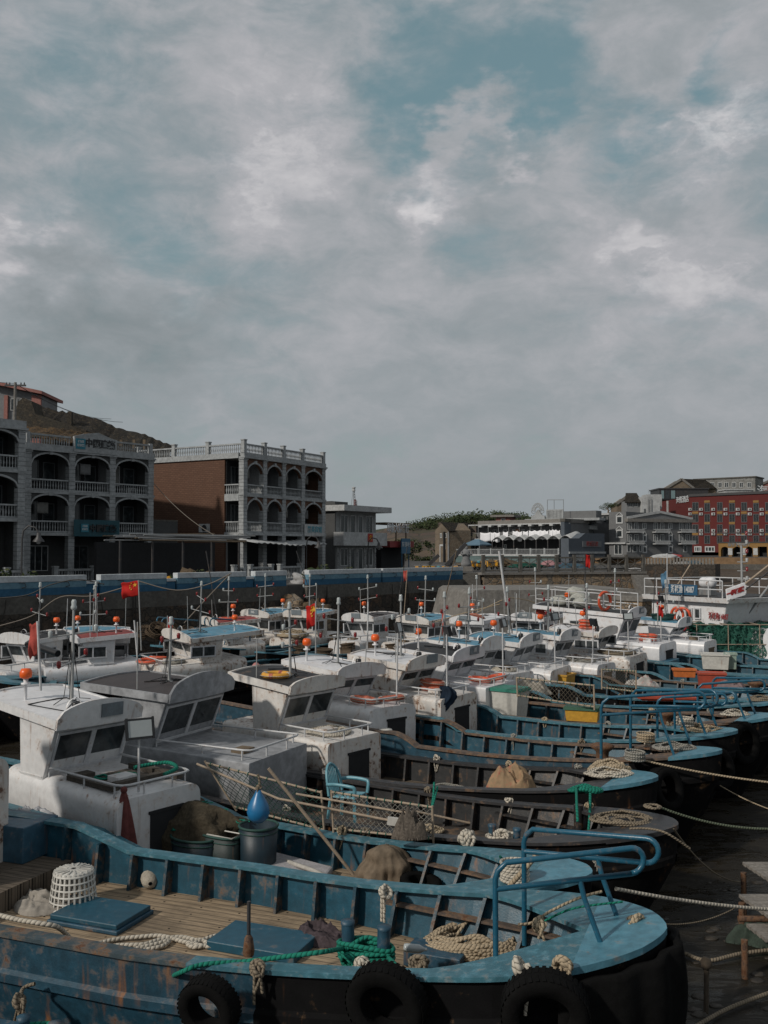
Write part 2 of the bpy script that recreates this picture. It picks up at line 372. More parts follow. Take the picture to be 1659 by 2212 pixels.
wallst = stone('quay_stone', [(.05, .045, .04), (.10, .075, .055), (.075, .07, .062), (.13, .085, .055), (.06, .058, .055)], 1.7, (.045, .042, .038), .05)
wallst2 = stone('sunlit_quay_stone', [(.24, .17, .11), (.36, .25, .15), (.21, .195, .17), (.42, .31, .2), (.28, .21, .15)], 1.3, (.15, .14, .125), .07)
rubble = stone('old_rubble', [(.05, .042, .034), (.09, .072, .05), (.04, .037, .032), (.13, .10, .065)], 3.6, (.09, .08, .065), .05)
metal_g = paint('grey_metal', (.20, .21, .215), .2, .1, .5, .5)
metal_d = paint('dark_metal', (.035, .035, .037), .2, .0, .5, .5)
wooden = paint('weathered_wood', (.15, .115, .08), 0, 0, .85, .9, spec=.2)
winf = paint('window_frame_white', (.42, .43, .43), 0, 0, .6, .5)
winfd = paint('window_frame_dark', (.10, .11, .115), 0, 0, .6, .5)
red_pl = courses('red_render', (.105, .022, .02), (.098, .02, .019), .9, .5, (.09, .018, .016), dirt=.15)
yel_pl = paint('ochre_render', (.24, .14, .05), 0, 0, .85, .4, spec=.2)
# ground, water, land
def seabed():
 m = bpy.data.materials.new('harbour_water_and_mud'); m.use_nodes = True; t = NT(m.node_tree); m.node_tree.nodes.clear()
 tc = t.n('ShaderNodeTexCoord'); co = tc.outputs['Object']
 st = t.vm('MULTIPLY', co, (.6, 1.5, 1))
 a = t.noise(st, .55, 6, .6, dist=.6); b_ = t.noise(st, 3.2, 8, .62, dist=.8); d = t.noise(co, 26, 5, .6)
 wet = t.rng(t.m('ADD', t.m('MULTIPLY', a, .5), t.m('MULTIPLY', b_, .55)), .50, .56)
 c = t.mix(t.rng(b_, .3, .7), (.010, .0085, .006), (.024, .020, .014))
 bp = t.n('ShaderNodeBump', {'Strength': .55, 'Distance': .05, 'Height': t.m('ADD', t.m('MULTIPLY', b_, 1.0), t.m('MULTIPLY', d, .12))})
 b = t.n('ShaderNodeBsdfPrincipled', {'Base Color': c, 'Roughness': t.rng(wet, 0, 1, .62, .22), 'Normal': bp.outputs[0], 'Specular IOR Level': .25})
 t.n('ShaderNodeOutputMaterial', {0: b.outputs[0]}); return m
mb = MB(); mb.add([(-1500, -60, 0), (1500, -60, 0), (1500, 3500, 0), (-1500, 3500, 0)], [(0, 1, 2, 3)])
tag(mb.build('water', seabed()), kind='structure')
class Plane:
 """vertical plane through two ground points; turns a picture position on it into metres along / up"""
 def __init__(s, a, b): s.o = Vector(a[:2]); s.d = (Vector(b[:2]) - s.o).normalized(); s.rz = math.atan2(s.d.y, s.d.x)
 def xz(s, u, v):
  r = raydir(u, v); det = s.d.x * (-r.y) + s.d.y * r.x   # o + d*a = r*t
  a = ((0 - s.o.x) * (-r.y) + (0 - s.o.y) * r.x) / det
  P = s.o + s.d * a; t = P.y / r.y
  return a, EYE + r.z * t
 def pt(s, a, n=0): p = s.o + s.d * a + Vector((-s.d.y, s.d.x)) * n; return p
QZ = 3.8
WL = Plane((-20.4, 50.4), (6.8, 82.0))
wx = lambda u: WL.xz(u, 1250)[0]
a0, a1 = -30.0, wx(1001)
# left quay ground
mb = MB(); pl = [WL.pt(a0, .35), WL.pt(a1, .35), Vector((7.1, 86)), Vector((7.6, 86.2)), Vector((24.4, 91.2)), Vector((26, 126)), Vector((60, 166)), Vector((300, 166)), Vector((300, 700)), Vector((-400, 700)), Vector((-400, 30))]
mb.prism([tuple(p) for p in pl], lambda a, b, t: (a, b, t), 1); mb.v = [(x, y, QZ if z > .5 else -.5) for x, y, z in mb.v]
asph = paint('quay_paving', (.075, .073, .07), 0, 0, .9, .9, sc=.4, spec=.2)
tag(mb.build('quay_ground', asph), kind='structure')
def at_wall(name, label, cat, kind=None):
 t = thing(name, label, cat, (WL.o.x, WL.o.y, 0), WL.rz); return t
# quay wall (with stone face) - stairs gap between u 619 and 667
qw = at_wall('quay_wall', 'long dark stone quay wall below the striped parapet, behind the moored boats', 'quay wall')
g0, g1 = wx(622), wx(664)
mb = MB()
for (p, q) in ((a0, g0), (g1, a1)):
 mb.box(p, q, -.05, 1.2, -.6, QZ - 1.0, 0); mb.box(p, q, .0, 1.2, QZ - 1.0, QZ - .05, 1)
mb.box(g0, g1, 2.6, 3.6, -.6, QZ - .05, 0)
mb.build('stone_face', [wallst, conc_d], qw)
mb = MB(); n = 12
for i in range(n):
 z = QZ - .1 - i * .3
 mb.box(g0 + .01, g1 - .01, 2.6 - (i + 1) * .27, 2.6 - i * .27 - .002, -.5, z, 0)
mb.build('stairs', conc_d, qw)
mb = MB(); rnd = random.Random(4)
for k in range(26):
 a = a0 + 6 + rnd.random() * (a1 - a0 - 8)
 if g0 - .5 < a < g1 + .5: continue
 z1 = QZ - .2; z0 = rnd.uniform(.6, 2.5)
 mb.tube([(a, -.12, z1), (a + rnd.uniform(-.2, .2), -.14, (z0 + z1) / 2), (a + rnd.uniform(-.3, .3), -.14, z0)], .03, 5)
mb.build('mooring_line', rope_mat('dark_line', (.05, .048, .042)), qw)
# parapet segments in three painted bands
segs = [(-110, 187), (217, 360), (383, 532), (551, 619), (667, 823), (827, 1000)]
pos = ['at the far left of the quay', 'behind the flag boat, between two low gaps', 'in front of the brown brick house', 'just left of the quay steps', 'from the quay steps to the party building', 'ending at the inner harbour corner']
for (ua, ub), ps in zip(segs, pos):
 xa, xb = wx(ua), wx(ub)
 t = thing('quay_parapet', 'white, light blue and dark blue banded parapet ' + ps, 'parapet', (WL.pt(xa).x, WL.pt(xa).y, QZ - .05), WL.rz, 'banded parapet sections along the quay')
 Lx = xb - xa
 for nm, z0, z1, mm, pr in (('blue_band', 0, .4, band_b, .0), ('light_band', .4, .75, band_l, .002), ('white_band', .75, 1.08, band_w, -.03)):
  q = MB(); q.box(0, Lx, pr, .42 - pr, z0, z1); q.build(nm, mm, t, bevel=.02)
 for k in range(int(Lx / 2.6)):
  q = MB(); a = 1.2 + k * 2.6; q.tube([(a, 0, .72), (a, -.1, .74), (a + .25, -.12, .7), (a + .32, -.12, .5), (a + .1, -.1, .45)], .025, 5); q.build('ring_hook', metal_d, t)
for ua, ub, ps in ((188.5, 215, 'left gap of the banded parapet'), (362, 381, 'second gap of the banded parapet'), (533.5, 549.5, 'narrow gap left of the quay steps')):
 xa, xb = wx(ua), wx(ub); q = MB(); q.box(0, xb - xa, .1, .5, 0, .55); q.box(-.02, xb - xa + .02, .06, .54, .55, .72, 1)
 o = q.build('low_block', [band_b, band_w], None, bevel=.02); o.location = (WL.pt(xa).x, WL.pt(xa).y, QZ - .04); o.rotation_euler.z = WL.rz
 tag(o, 'low blue block with white cap in the ' + ps, 'block', 'low blocks closing parapet gaps')
# ---------------------------------------------------------------- architecture helpers
def window(parent, x0, x1, z0, z1, y=0.0, fm=None, n=2, fw=.06, gm=None, depth=.08, rows=1, nm='window'):
 fm = fm or winf; q = MB()
 q.box(x0, x0 + fw, y, y + depth, z0, z1); q.box(x1 - fw, x1, y, y + depth, z0, z1)
 q.box(x0 + fw, x1 - fw, y, y + depth, z0, z0 + fw); q.box(x0 + fw, x1 - fw, y, y + depth, z1 - fw, z1)
 for i in range(1, n):
  xm = x0 + (x1 - x0) * i / n; q.box(xm - fw * .4, xm + fw * .4, y + .01, y + depth - .01, z0 + fw, z1 - fw)
 for i in range(1, rows):
  zm = z0 + (z1 - z0) * i / rows; q.box(x0 + fw, x1 - fw, y + .015, y + depth - .015, zm - fw * .35, zm + fw * .35)
 w_ = q.build(nm, fm, parent)
 p = MB(); p.box(x0 + fw * .5, x1 - fw * .5, y + depth * .5, y + depth * .7, z0 + fw * .5, z1 - fw * .5)
 p.build('pane', gm or GL, w_); return w_
def baluster_row(q, x0, x1, y, z0, z1, step=.2, r=.05, m=0, seg=6):
 n = max(1, int((x1 - x0) / step)); h = z1 - z0
 for i in range(n):
  x = x0 + (i + .5) * (x1 - x0) / n
  q.lathe([(r * .8, z0), (r * .8, z0 + h * .1), (r * .5, z0 + h * .16), (r * 1.15, z0 + h * .4), (r * .5, z0 + h * .72), (r * .75, z0 + h * .9), (r * .8, z1)], seg, m, (x, y, 0))
def pillar(q, x, y, z0, z1, wd=.48, dp=.48, bh=.3, m=0, m2=1):
 q.box(x - wd / 2 + .02, x + wd / 2 - .02, y + .02, y + dp - .02, z0, z1, m2)
 n = max(1, round((z1 - z0) / bh)); b = (z1 - z0) / n
 for i in range(n): q.box(x - wd / 2, x + wd / 2, y, y + dp, z0 + i * b + .018, z0 + (i + 1) * b - .018, m)
def arch_pts(x0, x1, zs, zc, n=16, pointy=0.0):
 out = []
 for i in range(n + 1):
  t = -1 + 2 * i / n; h = math.sqrt(max(0, 1 - t * t)); h = h * (1 - pointy) + (1 - abs(t) ** 1.35) * pointy
  out.append((x0 + (x1 - x0) * (t + 1) / 2, zs + (zc - zs) * h))
 return out
def spandrel(q, x0, x1, zs, zc, zt, y, dp, m=0, pointy=0.0):
 A = arch_pts(x0, x1, zs, zc, 16, pointy)
 for (xa, za), (xb, zb) in zip(A, A[1:]):
  q.hexa([(xa, y, za), (xb, y, zb), (xb, y + dp, zb), (xa, y + dp, za), (xa, y, zt), (xb, y, zt), (xb, y + dp, zt), (xa, y + dp, zt)], m)
def arch_trim(q, x0, x1, zs, zc, y, wd=.14, dp=.1, m=0, pointy=0.0, key=True):
 A = arch_pts(x0, x1, zs, zc, 18, pointy); B = arch_pts(x0 - wd * .6, x1 + wd * .6, zs, zc + wd, 18, pointy)
 for i in range(18):
  a, b, c, d = A[i], A[i + 1], B[i + 1], B[i]
  q.hexa([(a[0], y - dp, a[1]), (b[0], y - dp, b[1]), (b[0], y + .02, b[1]), (a[0], y + .02, a[1]), (d[0], y - dp, d[1]), (c[0], y - dp, c[1]), (c[0], y + .02, c[1]), (d[0], y + .02, d[1])], m)
 if key:
  xm = (x0 + x1) / 2; q.box(xm - .13, xm + .13, y - dp - .05, y, zc - .04, zc + wd + .1, m)
def bay(root, x0, x1, zf, zs, zc, zt, rail, wallm, pointy=0.0, depth=1.6, rnd=random):
 """one arched loggia bay: spandrel wall, moulding, balustrade"""
 q = MB(); spandrel(q, x0, x1, zs, zc, zt, .08, .3, 0, pointy); q.build('spandrel_wall', wallm, root)
 q = MB(); arch_trim(q, x0, x1, zs, zc, .08, pointy=pointy); q.build('arch_moulding', trimw, root)
 q = MB(); q.box(x0, x1, .1, .3, zf + .0, zf + .1); q.box(x0, x1, .08, .32, rail - .1, rail); baluster_row(q, x0, x1, .2, zf + .1, rail - .1)
 q.build('balustrade', trimw, root)
# ---------------------------------------------------------------- building 1 : three-bay arcade house
P1 = Plane((-23.3, 70.0), (-23.3 + .652 * 5, 70 + .758 * 5))
def root_at(P, name, label, cat, a=0, n=0, group=None):
 p = P.pt(a, n); return thing(name, label, cat, (p.x, p.y, 0), P.rz, group)
def ac_unit(parent, x, y, z, wd=.85, h=.6, m=None):
 q = MB(); q.box(x - wd / 2, x + wd / 2, y - .32, y, z, z + h); q.lathe([(h * .38, -.33), (h * .38, -.35), (h * .33, -.35)], 14, 1, (x + wd * .12, y, z + h / 2), 'y'); q.lathe([(0, -.335), (h * .32, -.335)], 12, 2, (x + wd * .12, y, z + h / 2), 'y')
 q.box(x - wd / 2 + .05, x - wd / 2 + .1, y - .3, y, z - .1, z, 1); q.box(x + wd / 2 - .1, x + wd / 2 - .05, y - .3, y, z - .1, z, 1)
 return q.build('air_conditioner', m or [white, metal_g, metal_d], parent)
curt = paint('pale_curtain', (.20, .20, .19), 0, 0, .8, .6, spec=.2)
def arcade_house(P, name, label, us, lv, top, z0, wallm, depth=9.0, ground=True, pointy=0, sidewalls=True, fl_n=2, par_posts=False, backm=None):
 xs = [P.xz(u, 1100)[0] for u in us]; ox = xs[0]; xs = [x - ox for x in xs]
 r = root_at(P, name, label, 'building', ox)
 xe = xs[-1]; pw = .5
 for i, x in enumerate(xs):
  q = MB(); pillar(q, x, 0, z0, top[0], pw, .5)
  for lvz in [l[0] for l in lv] + [top[0]]: q.box(x - pw / 2 - .06, x + pw / 2 + .06, -.06, .5, lvz - .14, lvz + .02, 0)
  q.build('pillar', [trimw, greyw], r)
 for li, (zf, rail, zs, zc, zt) in enumerate(lv):
  for xa, xb in zip(xs, xs[1:]):
   bay(r, xa + pw / 2, xb - pw / 2, zf, zs, zc, zt, rail, wallm, pointy)
  q = MB(); q.box(-pw / 2, xe + pw / 2, -.04, .3, zf - .24, zf - .02); q.box(-.1, xe + .1, .3, 1.9, zf - .2, zf - .03)
  q.build('floor_slab', trimw, r)
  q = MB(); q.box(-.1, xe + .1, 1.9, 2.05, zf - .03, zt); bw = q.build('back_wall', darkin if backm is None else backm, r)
  for xa, xb in zip(xs, xs[1:]):
   w_ = xb - xa
   cr_ = random.random(); window(r, xa + .4, xa + w_ * .52, zf + .75, zf + 2.35, 1.82, winfd if cr_ < .6 else winf, 2, gm=GL if cr_ < .55 else curt)
   if cr_ > .45: ac_unit(r, xa + w_ * .8, 1.88, zf + (1.9 if cr_ > .7 else .1), .8, .55)
   if cr_ < .3: q = MB(); q.grid(lambda i, j: (xa + w_ * (.35 + .25 * i), .9 + .04 * math.sin(i * 12), zf + 2.2 - .8 * j), 8, 3); q.build('hanging_laundry', curt if cr_ < .15 else greyw, r, solid=.02)
   window(r, xa + w_ * .62, xa + w_ * .9, zf + .05, zf + 2.2, 1.82, winfd, 1, nm='balcony_door')
  for x in xs[1:-1]:
   q = MB(); q.box(x - .08, x + .08, .5, 1.9, zf, zt); q.build('partition', greyw, r)
 # cornice and roof balustrade
 q = MB(); q.box(-pw / 2 - .1, xe + pw / 2 + .1, -.16, .45, top[0] - .02, top[0] + .12); q.box(-pw / 2, xe + pw / 2, -.06, .4, top[0] + .12, top[1]); q.build('cornice', trimw, r)
 q = MB(); q.box(-pw / 2, xe + pw / 2, .35, depth, top[0] - .1, top[0] + .25); q.build('roof', conc_d, r)
 # shell
 q = MB()
 if sidewalls: q.box(-pw / 2 + .03, .02, .5, depth, z0, top[0] - .1)
 q.box(xe - .02, xe + pw / 2 - .03, .5, depth, z0, top[0] - .1); q.box(0, xe, depth - .3, depth, z0, top[0] - .1)
 q.build('side_wall', wallm, r)
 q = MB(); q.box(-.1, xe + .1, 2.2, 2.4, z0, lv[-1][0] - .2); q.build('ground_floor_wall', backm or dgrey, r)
 return r, xs, ox
lv1 = [(10.6, 11.42, 12.45, 13.25, 13.45), (7.55, 8.4, 9.5, 10.25, 10.38)]
b1, x1s, ox1 = arcade_house(P1, 'arcade_building', 'grey arcaded building of three wide bays with a teal sign on its balcony', (60, 155, 243, 326), lv1, (13.45, 13.95), QZ, dgrey)
# roof balustrade with central gable sign board
for xa, xb, x in ((.2, x1s[1] - .1, 0), (x1s[2] + .3, x1s[3] - .2, x1s[3])):
 q = MB(); q.box(xa, xb, .05, .27, 14.55, 14.68); baluster_row(q, xa, xb, .16, 13.95, 14.55, .19, .055); q.build('roof_balustrade', trimw, b1)
 q = MB(); q.box(x - .14, x + .14, .02, .3, 13.95, 14.75); q.build('roof_post', trimw, b1)
ga, gb = x1s[1] + .05, x1s[2] + .25
q = MB(); gp = [(ga, 13.5), (gb, 13.5), (gb, 14.72), (gb - .6, 14.82), ((ga + gb) / 2 + .2, 15.15), (ga + .9, 14.98), (ga, 14.72)]
q.prism(gp, lambda a, b, t: (a, -.16 + t, b), .22); gs = q.build('gable_board', trimw, b1)
teal = paint('teal_sign', (.015, .16, .22), 0, 0, .5, .3)
dteal = paint('dark_teal_sign', (.008, .075, .10), 0, .0, .5, .6)
blackp = paint('black_letters', (.012, .012, .014), 0, 0, .5, .1)
letw = paint('white_letters', (.5, .52, .53), 0, 0, .5, .3)
def logo(parent, x, z, s, y, m_bg, m_fg):
 q = MB(); q.box(x - s / 2, x + s / 2, y - .04, y, z - s / 2, z + s / 2); lg = q.build('emblem', m_bg, parent)
 q = MB(); k = s / 10
 for (a, b, c, d) in ((-3, 1, -2.4, 3.4), (-3, 2.9, -1.5, 3.4), (-1.2, 1, -.6, 3.4), (-1.2, 2.9, .6, 3.4), (0, 1, .6, 3.4), (1.2, 1, 1.8, 3.4), (1.2, 2.9, 2.9, 3.4), (2.4, 1, 3, 3.4),
       (-3.6, -2.6, -2.9, -.2), (-3.6, -2.6, -1.8, -2), (-3.6, -.8, -1.8, -.2), (-1.4, -2.6, -.8, -.2), (-1.4, -2.6, .4, -2), (-.2, -2.6, .4, -.2), (.9, -2.6, 1.5, -.2), (.9, -2.6, 2.4, -2), (.9, -.8, 2.4, -.2), (2.8, -2.6, 3.6, -2), (2.8, -1.6, 3.4, -.2)):
  q.box(x + a * k, x + c * k, y - .06, y - .04, z + b * k, z + d * k)
 q.build('emblem_mark', m_fg, lg)
cx_, cz_ = (lambda a: (a[0] - ox1, a[1]))(P1.xz(171.5, 959))
logo(gs, cx_, cz_, .78, -.16, teal, letw)
xa_ = P1.xz(181, 960)[0] - ox1; xb_ = P1.xz(246, 966)[0] - ox1
text_mb('中國建築', .68, lambda x, y, t: ((xa_ + xb_) / 2 + x, -.16 - t, 14.26 + y), .05, sx=(xb_ - xa_) / 2.75, bold=.02).build('lettering', blackp, gs)
# hanging corrugated sign
sx0, sz1 = P1.xz(154, 1121); sx1 = P1.xz(252, 1122)[0]; sx0 -= ox1; sx1 -= ox1
q = MB(); N = 44
for i in range(N):
 xa, xb = sx0 + (sx1 - sx0) * i / N, sx0 + (sx1 - sx0) * (i + 1) / N; q.box(xa, xb - .02, -.42, -.34 + (.03 if i % 2 else 0), 7.28, 8.52)
sg = q.build('hanging_sign', dteal, b1)
logo(sg, sx0 + .85, 7.9, .62, -.44, teal, letw)
text_mb('中國建築', .6, lambda x, y, t: ((sx0 + sx1) / 2 + .45 + x, -.44 - t, 7.86 + y), .06, sx=.95, bold=.02).build('lettering', blackp, sg)
# ground-floor doors and windows of building 1
for k, (ua, va, ub, vb) in enumerate(((75, 1178, 118, 1213), (168, 1172, 206, 1222), (254, 1182, 292, 1216))):
 xa = P1.xz(ua, 1190)[0] - ox1; xb = P1.xz(ub, 1190)[0] - ox1
 window(b1, xa + .7, xb + .7, 4.7 if k != 1 else 3.85, 6.6, 2.1, winfd if k == 1 else winf, 3 if k == 0 else 2, nm='window' if k != 1 else 'entrance_door')
# terrace balustrades in front of building 1 and the neighbour
def terrace(P, ua, ub, n, label, posts=4):
 xa, xb = P.xz(ua, 1220)[0], P.xz(ub, 1220)[0]; r = root_at(P, 'terrace_balustrade', label, 'balustrade', xa, n); L = xb - xa
 q = MB(); q.box(0, L, 0, .22, QZ, QZ + .14); q.box(0, L, 0, .22, QZ + 1.0, QZ + 1.14); baluster_row(q, 0, L, .11, QZ + .14, QZ + 1.0, .21, .06); q.build('balustrade', trimw, r)
 for i in range(posts):
  x = L * i / (posts - 1); q = MB(); q.box(x - .16, x + .16, -.05, .27, QZ, QZ + 1.25); q.box(x - .2, x + .2, -.09, .31, QZ + 1.25, QZ + 1.35); q.build('post', trimw, r)
P1b = Plane(P1.pt(0, -3.2), P1.pt(5, -3.2))
terrace(P1b, 121, 355, 0, 'long pale baluster fence in front of the three-bay arcade')
P0 = Plane((-23.9, 62.0), (-23.9 + .652, 62.758))
terrace(P0, -70, 43, -.6, 'pale baluster fence at the far left quayside')
# low dark annex right of building 1
P1c = Plane(P1.pt(0, .4), P1.pt(5, .4))
xa = P1c.xz(329, 1180)[0]; xb = P1c.xz(383, 1180)[0]
r = root_at(P1c, 'annex', 'low dark tiled annex with one window attached to the right of the arcade', 'building', xa + .02)
L = xb - xa; q = MB(); q.box(0, L, 0, 5, QZ, 8.6); q.box(-.0, L + .05, -.5, 5.1, 7.35, 7.5, 1); q.build('wall', [dgrey, trimw], r)
window(r, L * .44, L * .86, 4.85, 6.5, -.05, winf, 3)
q = MB(); q.box(0, L, -.02, 5.02, 8.6, 8.72); q.build('roof', conc_d, r)
# building 0, cut by the frame
lv0 = [(11.55, 12.45, 13.3, 14.0, 14.15), (8.35, 9.25, 10.3, 11.05, 11.3)]
b0, x0s, ox0 = arcade_house(P0, 'arcade_building', 'grey arcaded building with banded pillars cut off by the left edge of the photo', (-75, 46), lv0, (14.15, 14.75), QZ, dgrey)
# ---------------------------------------------------------------- building 2 : brown brick arcade
K2 = Vector((-11.6, 78.0)); f2 = Vector((.5, .866)); P2 = Plane(K2, K2 + f2)
us2 = (530, 573, 614, 655.5, 700)
lv2 = [(10.95, 11.75, 12.7, 13.5, 13.9), (7.75, 8.65, 9.6, 10.5, 10.75)]
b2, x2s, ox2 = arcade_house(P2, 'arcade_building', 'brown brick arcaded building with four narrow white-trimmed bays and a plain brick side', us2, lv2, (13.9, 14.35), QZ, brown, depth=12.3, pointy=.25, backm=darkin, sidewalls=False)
Lb = x2s[-1]
# side: loggia opening for 2 m, then plain brick, white cornice and balustrade with posts
q = MB(); q.box(-.26, -.02, 2.0, 12.3, QZ, 13.9); q.build('brick_side_wall', brown, b2)
q = MB(); q.box(-.4, -.0, .46, 12.4, 13.88, 14.33); q.build('side_cornice', trimw, b2)
q = MB()
ys = [.1, 3.9, 7.7, 11.9]
for ya, yb in zip(ys, ys[1:]):
 q2 = MB(); n = int((yb - ya) / .2)
 for i in range(n):
  y = ya + (i + .5) * (yb - ya) / n; q.lathe([(.045, 14.35), (.03, 14.45), (.065, 14.62), (.03, 14.85), (.045, 15.0)], 6, 0, (-.14, y, 0))
 q.box(-.25, -.03, ya, yb, 15.0, 15.12)
baluster_row(q, .2, Lb - .1, .15, 14.35, 15.0, .2, .055); q.box(.1, Lb, .04, .26, 15.0, 15.12)
q.build('roof_balustrade', trimw, b2)
for (x, y) in [(-.12, y) for y in ys] + [(x, .15) for x in x2s[1:]]:
 q = MB(); q.box(x - .17, x + .17, y - .17, y + .17, 14.33, 15.35); q.box(x - .21, x + .21, y - .21, y + .21, 15.35, 15.43); q.build('roof_post', trimw, b2)
for zf, rail in ((10.95, 11.75), (7.75, 8.65)):
 q = MB(); q.box(-.28, -.02, .5, 2.0, zf - .6, zf - .02)
 for i in range(7): q.lathe([(.05, zf), (.03, zf + .1), (.07, zf + .3), (.03, zf + .6), (.05, rail - .1)], 6, 0, (-.15, .65 + i * .2, 0))
 q.box(-.26, -.04, .5, 2.0, rail - .1, rail); q.build('side_balustrade', trimw, b2)
q = MB(); q.box(-.02, .1, 1.9, 2.4, QZ, 13.9); q.build('pipe_wall', greyw, b2)
# side wall of arcade_house covers the loggia at x~0: leave it (greyish return)
P2s = Plane(K2 + Vector((-.866, .5)) * 12.0, K2)
sx_, sz_ = P2s.xz(445, 1141)
r = root_at(P2s, 'air_conditioner', 'white air conditioner box mounted low on the brown brick side wall', 'air conditioner', sx_, -.04)
q = MB(); q.box(-.48, .48, -.34, 0, sz_ - .35, sz_ + .35); q.build('case', white, r, bevel=.02)
q = MB(); q.lathe([(0, -.35), (.24, -.35), (.26, -.36), (.28, -.35)], 16, 0, (.12, 0, sz_), 'y'); q.build('fan_grille', metal_d, r)
q = MB(); q.box(-.4, -.34, -.3, .0, sz_ - .42, sz_ - .35); q.box(.34, .4, -.3, 0, sz_ - .42, sz_ - .35); q.build('bracket', metal_g, r)
def awning(label, pts, z0, z1, mat_, nm='awning'):
 """corrugated sheet from back edge to front edge"""
 (a, b) = pts; q = MB(); n = 26; a = Vector(a); b = Vector(b); d = (b - a); inn = Vector((-d.y, d.x, 0)).normalized()
 def f(i, j):
  p = a + d * i - Vector((inn.x, inn.y, 0)) * 0 + inn * (1 - j) * 2.4
  return (p.x, p.y, z0 + (z1 - z0) * (1 - j) + .05 * math.sin(i * n * PI) + .08 * math.sin(i * 7 + 1))
 q.grid(f, n * 3, 3); o = q.build(nm, mat_, None, solid=.02); return tag(o, label, nm)
pa = P2.pt(-.9, -2.2); pb = P2.pt(9.2, -2.2)
awning('pale corrugated awning sheltering the ground floor of the brown brick arcade', ((pa.x, pa.y, 0), (pb.x, pb.y, 0)), 6.75, 7.1, white)
P2t = Plane(P2.pt(0, -3.0), P2.pt(4, -3.0))
terrace(P2t, 543, 588, 0, 'short baluster fence with posts left under the corrugated awning', 2)
terrace(P2t, 607, 650, 0, 'short baluster fence with posts right under the corrugated awning', 2)
terrace(P2t, 508, 528, 0, 'stubby baluster fence at the corner of the brown brick arcade', 2)
# pink and teal banner on building 2
bx0 = P2.xz(655, 1140)[0] - ox2; bx1 = P2.xz(698, 1140)[0] - ox2
q = MB(); q.box(bx0, bx1, -.16, -.1, 7.55, 8.6); bn = q.build('banner', white, b2)
text_mb('聚英宾馆', .62, lambda x, y, t: ((bx0 + bx1) / 2 + x, -.17 - t, 8.12 + y), .02, sx=.95, bold=.01).build('lettering', paint('teal_pink_letters', (.05, .22, .28), 0, 0, .6, .1), bn)
# ---------------------------------------------------------------- building 3 : party office
P3 = Plane((-4.2, 98.0), (-4.2 + .57 * 5, 98 + .82 * 5)); L3 = P3.xz(828, 1150)[0]
r = root_at(P3, 'office_building', 'small two-storey office with a hammer and sickle panel on its white balcony', 'building', 0)
q = MB(); q.box(0, L3, 1.0, 9, QZ, 10.9); q.build('wall', paint('pale_office_wall', (.30, .31, .31), 0, 0, .9, .8, spec=.2), r)
q = MB(); q.box(-.12, 0, 1.0, 9, QZ, 11.35); q.box(0, L3 * .4, 1.6, 9, 10.9, 11.4); q.build('side_wall', dgrey, r)
q = MB(); q.box(-.5, L3 + .9, -.5, 4, 10.35, 10.95); q.build('canopy', white, r)
q = MB(); q.box(-.35, L3 + .3, -.3, 1.0, 6.75, 6.95); q.box(-.35, L3 + .3, -.3, -.14, 6.95, 8.15); q.box(-.35, -.2, -.14, 1.0, 6.95, 8.15); bl = q.build('balcony', white, r)
q = MB(); em = L3 * .60; q.box(em - .45, em + .45, -.34, -.3, 7.15, 8.05); fl = q.build('red_panel', paint('party_red', (.30, .02, .015), 0, 0, .6, .2), bl)
yel = paint('emblem_yellow', (.6, .32, .02), 0, 0, .5, .1)
q = MB(); q.tube([(em + .0 + .25 * math.cos(a), -.36, 7.6 + .25 * math.sin(a)) for a in [R(x) for x in range(-120, 100, 20)]], .035, 5); q.bar((em - .22, -.37, 7.38), (em + .12, -.37, 7.75), .05, .03); q.bar((em - .2, -.37, 7.68), (em - .02, -.37, 7.86), .09, .03); q.build('hammer_and_sickle', yel, fl)
for zf, h in ((7.3, 2.7), (QZ, 2.7)):
 window(r, L3 * .1, L3 * .28, zf + .8, zf + h, .92, winf, 2, .09); window(r, L3 * .72, L3 * .9, zf + .8, zf + h, .92, winf, 2, .09)
 window(r, L3 * .34, L3 * .46, zf + .05, zf + h, .92, winf, 1, .09, nm='door'); window(r, L3 * .53, L3 * .65, zf + .05, zf + h, .92, winf, 1, .09, nm='door')
for i, xx in enumerate((.03, .31, .49, .68, .96)):
 q = MB(); q.box(L3 * xx - .12, L3 * xx + .12, .85, .97, QZ + .1, QZ + 2.7); cpn = q.build('couplet_board', white, r)
 text_mb('海阔天空\n风平浪静'[0:4].replace('', '\n')[1:-1] if False else '\n'.join('海阔天空好风光'), .24, lambda x, y, t: (L3 * xx + x, .845 - t, QZ + 1.4 + y), .01).build('lettering', blackp, cpn)
# rooftop lattice mast, red-clad, with lamp
r2 = root_at(P3, 'lattice_mast', 'short lattice mast with red sign panels and a lantern head on the office roof', 'mast', L3 * .62, 2)
q = MB()
for sx in (-.45, .45):
 for sy in (-.45, .45): q.bar((sx, sy, 11), (sx * .3, sy * .3, 15.6), .08)
for i in range(6):
 z = 11.3 + i * .75; k = 1 - .7 * (z - 11) / 4.6; q.bar((-.45 * k, -.45 * k, z), (.45 * k, -.45 * k, z + .6), .05); q.bar((.45 * k, -.45 * k, z), (-.45 * k, -.45 * k, z + .6), .05)
q.build('lattice', metal_g, r2)
q = MB(); q.hexa([(-.6, -.6, 11.2), (.6, -.6, 11.2), (.6, -.5, 11.2), (-.6, -.5, 11.2), (-.42, -.45, 13.1), (.42, -.45, 13.1), (.42, -.38, 13.1), (-.42, -.38, 13.1)]); sp_ = q.build('sign_panel', paint('faded_red', (.22, .05, .045), 0, 0, .6, .5), r2)
text_mb('东镇\n卫明', .7, lambda x, y, t: (x, -.6 - t, 12.1 + y), .02).build('lettering', letw, sp_)
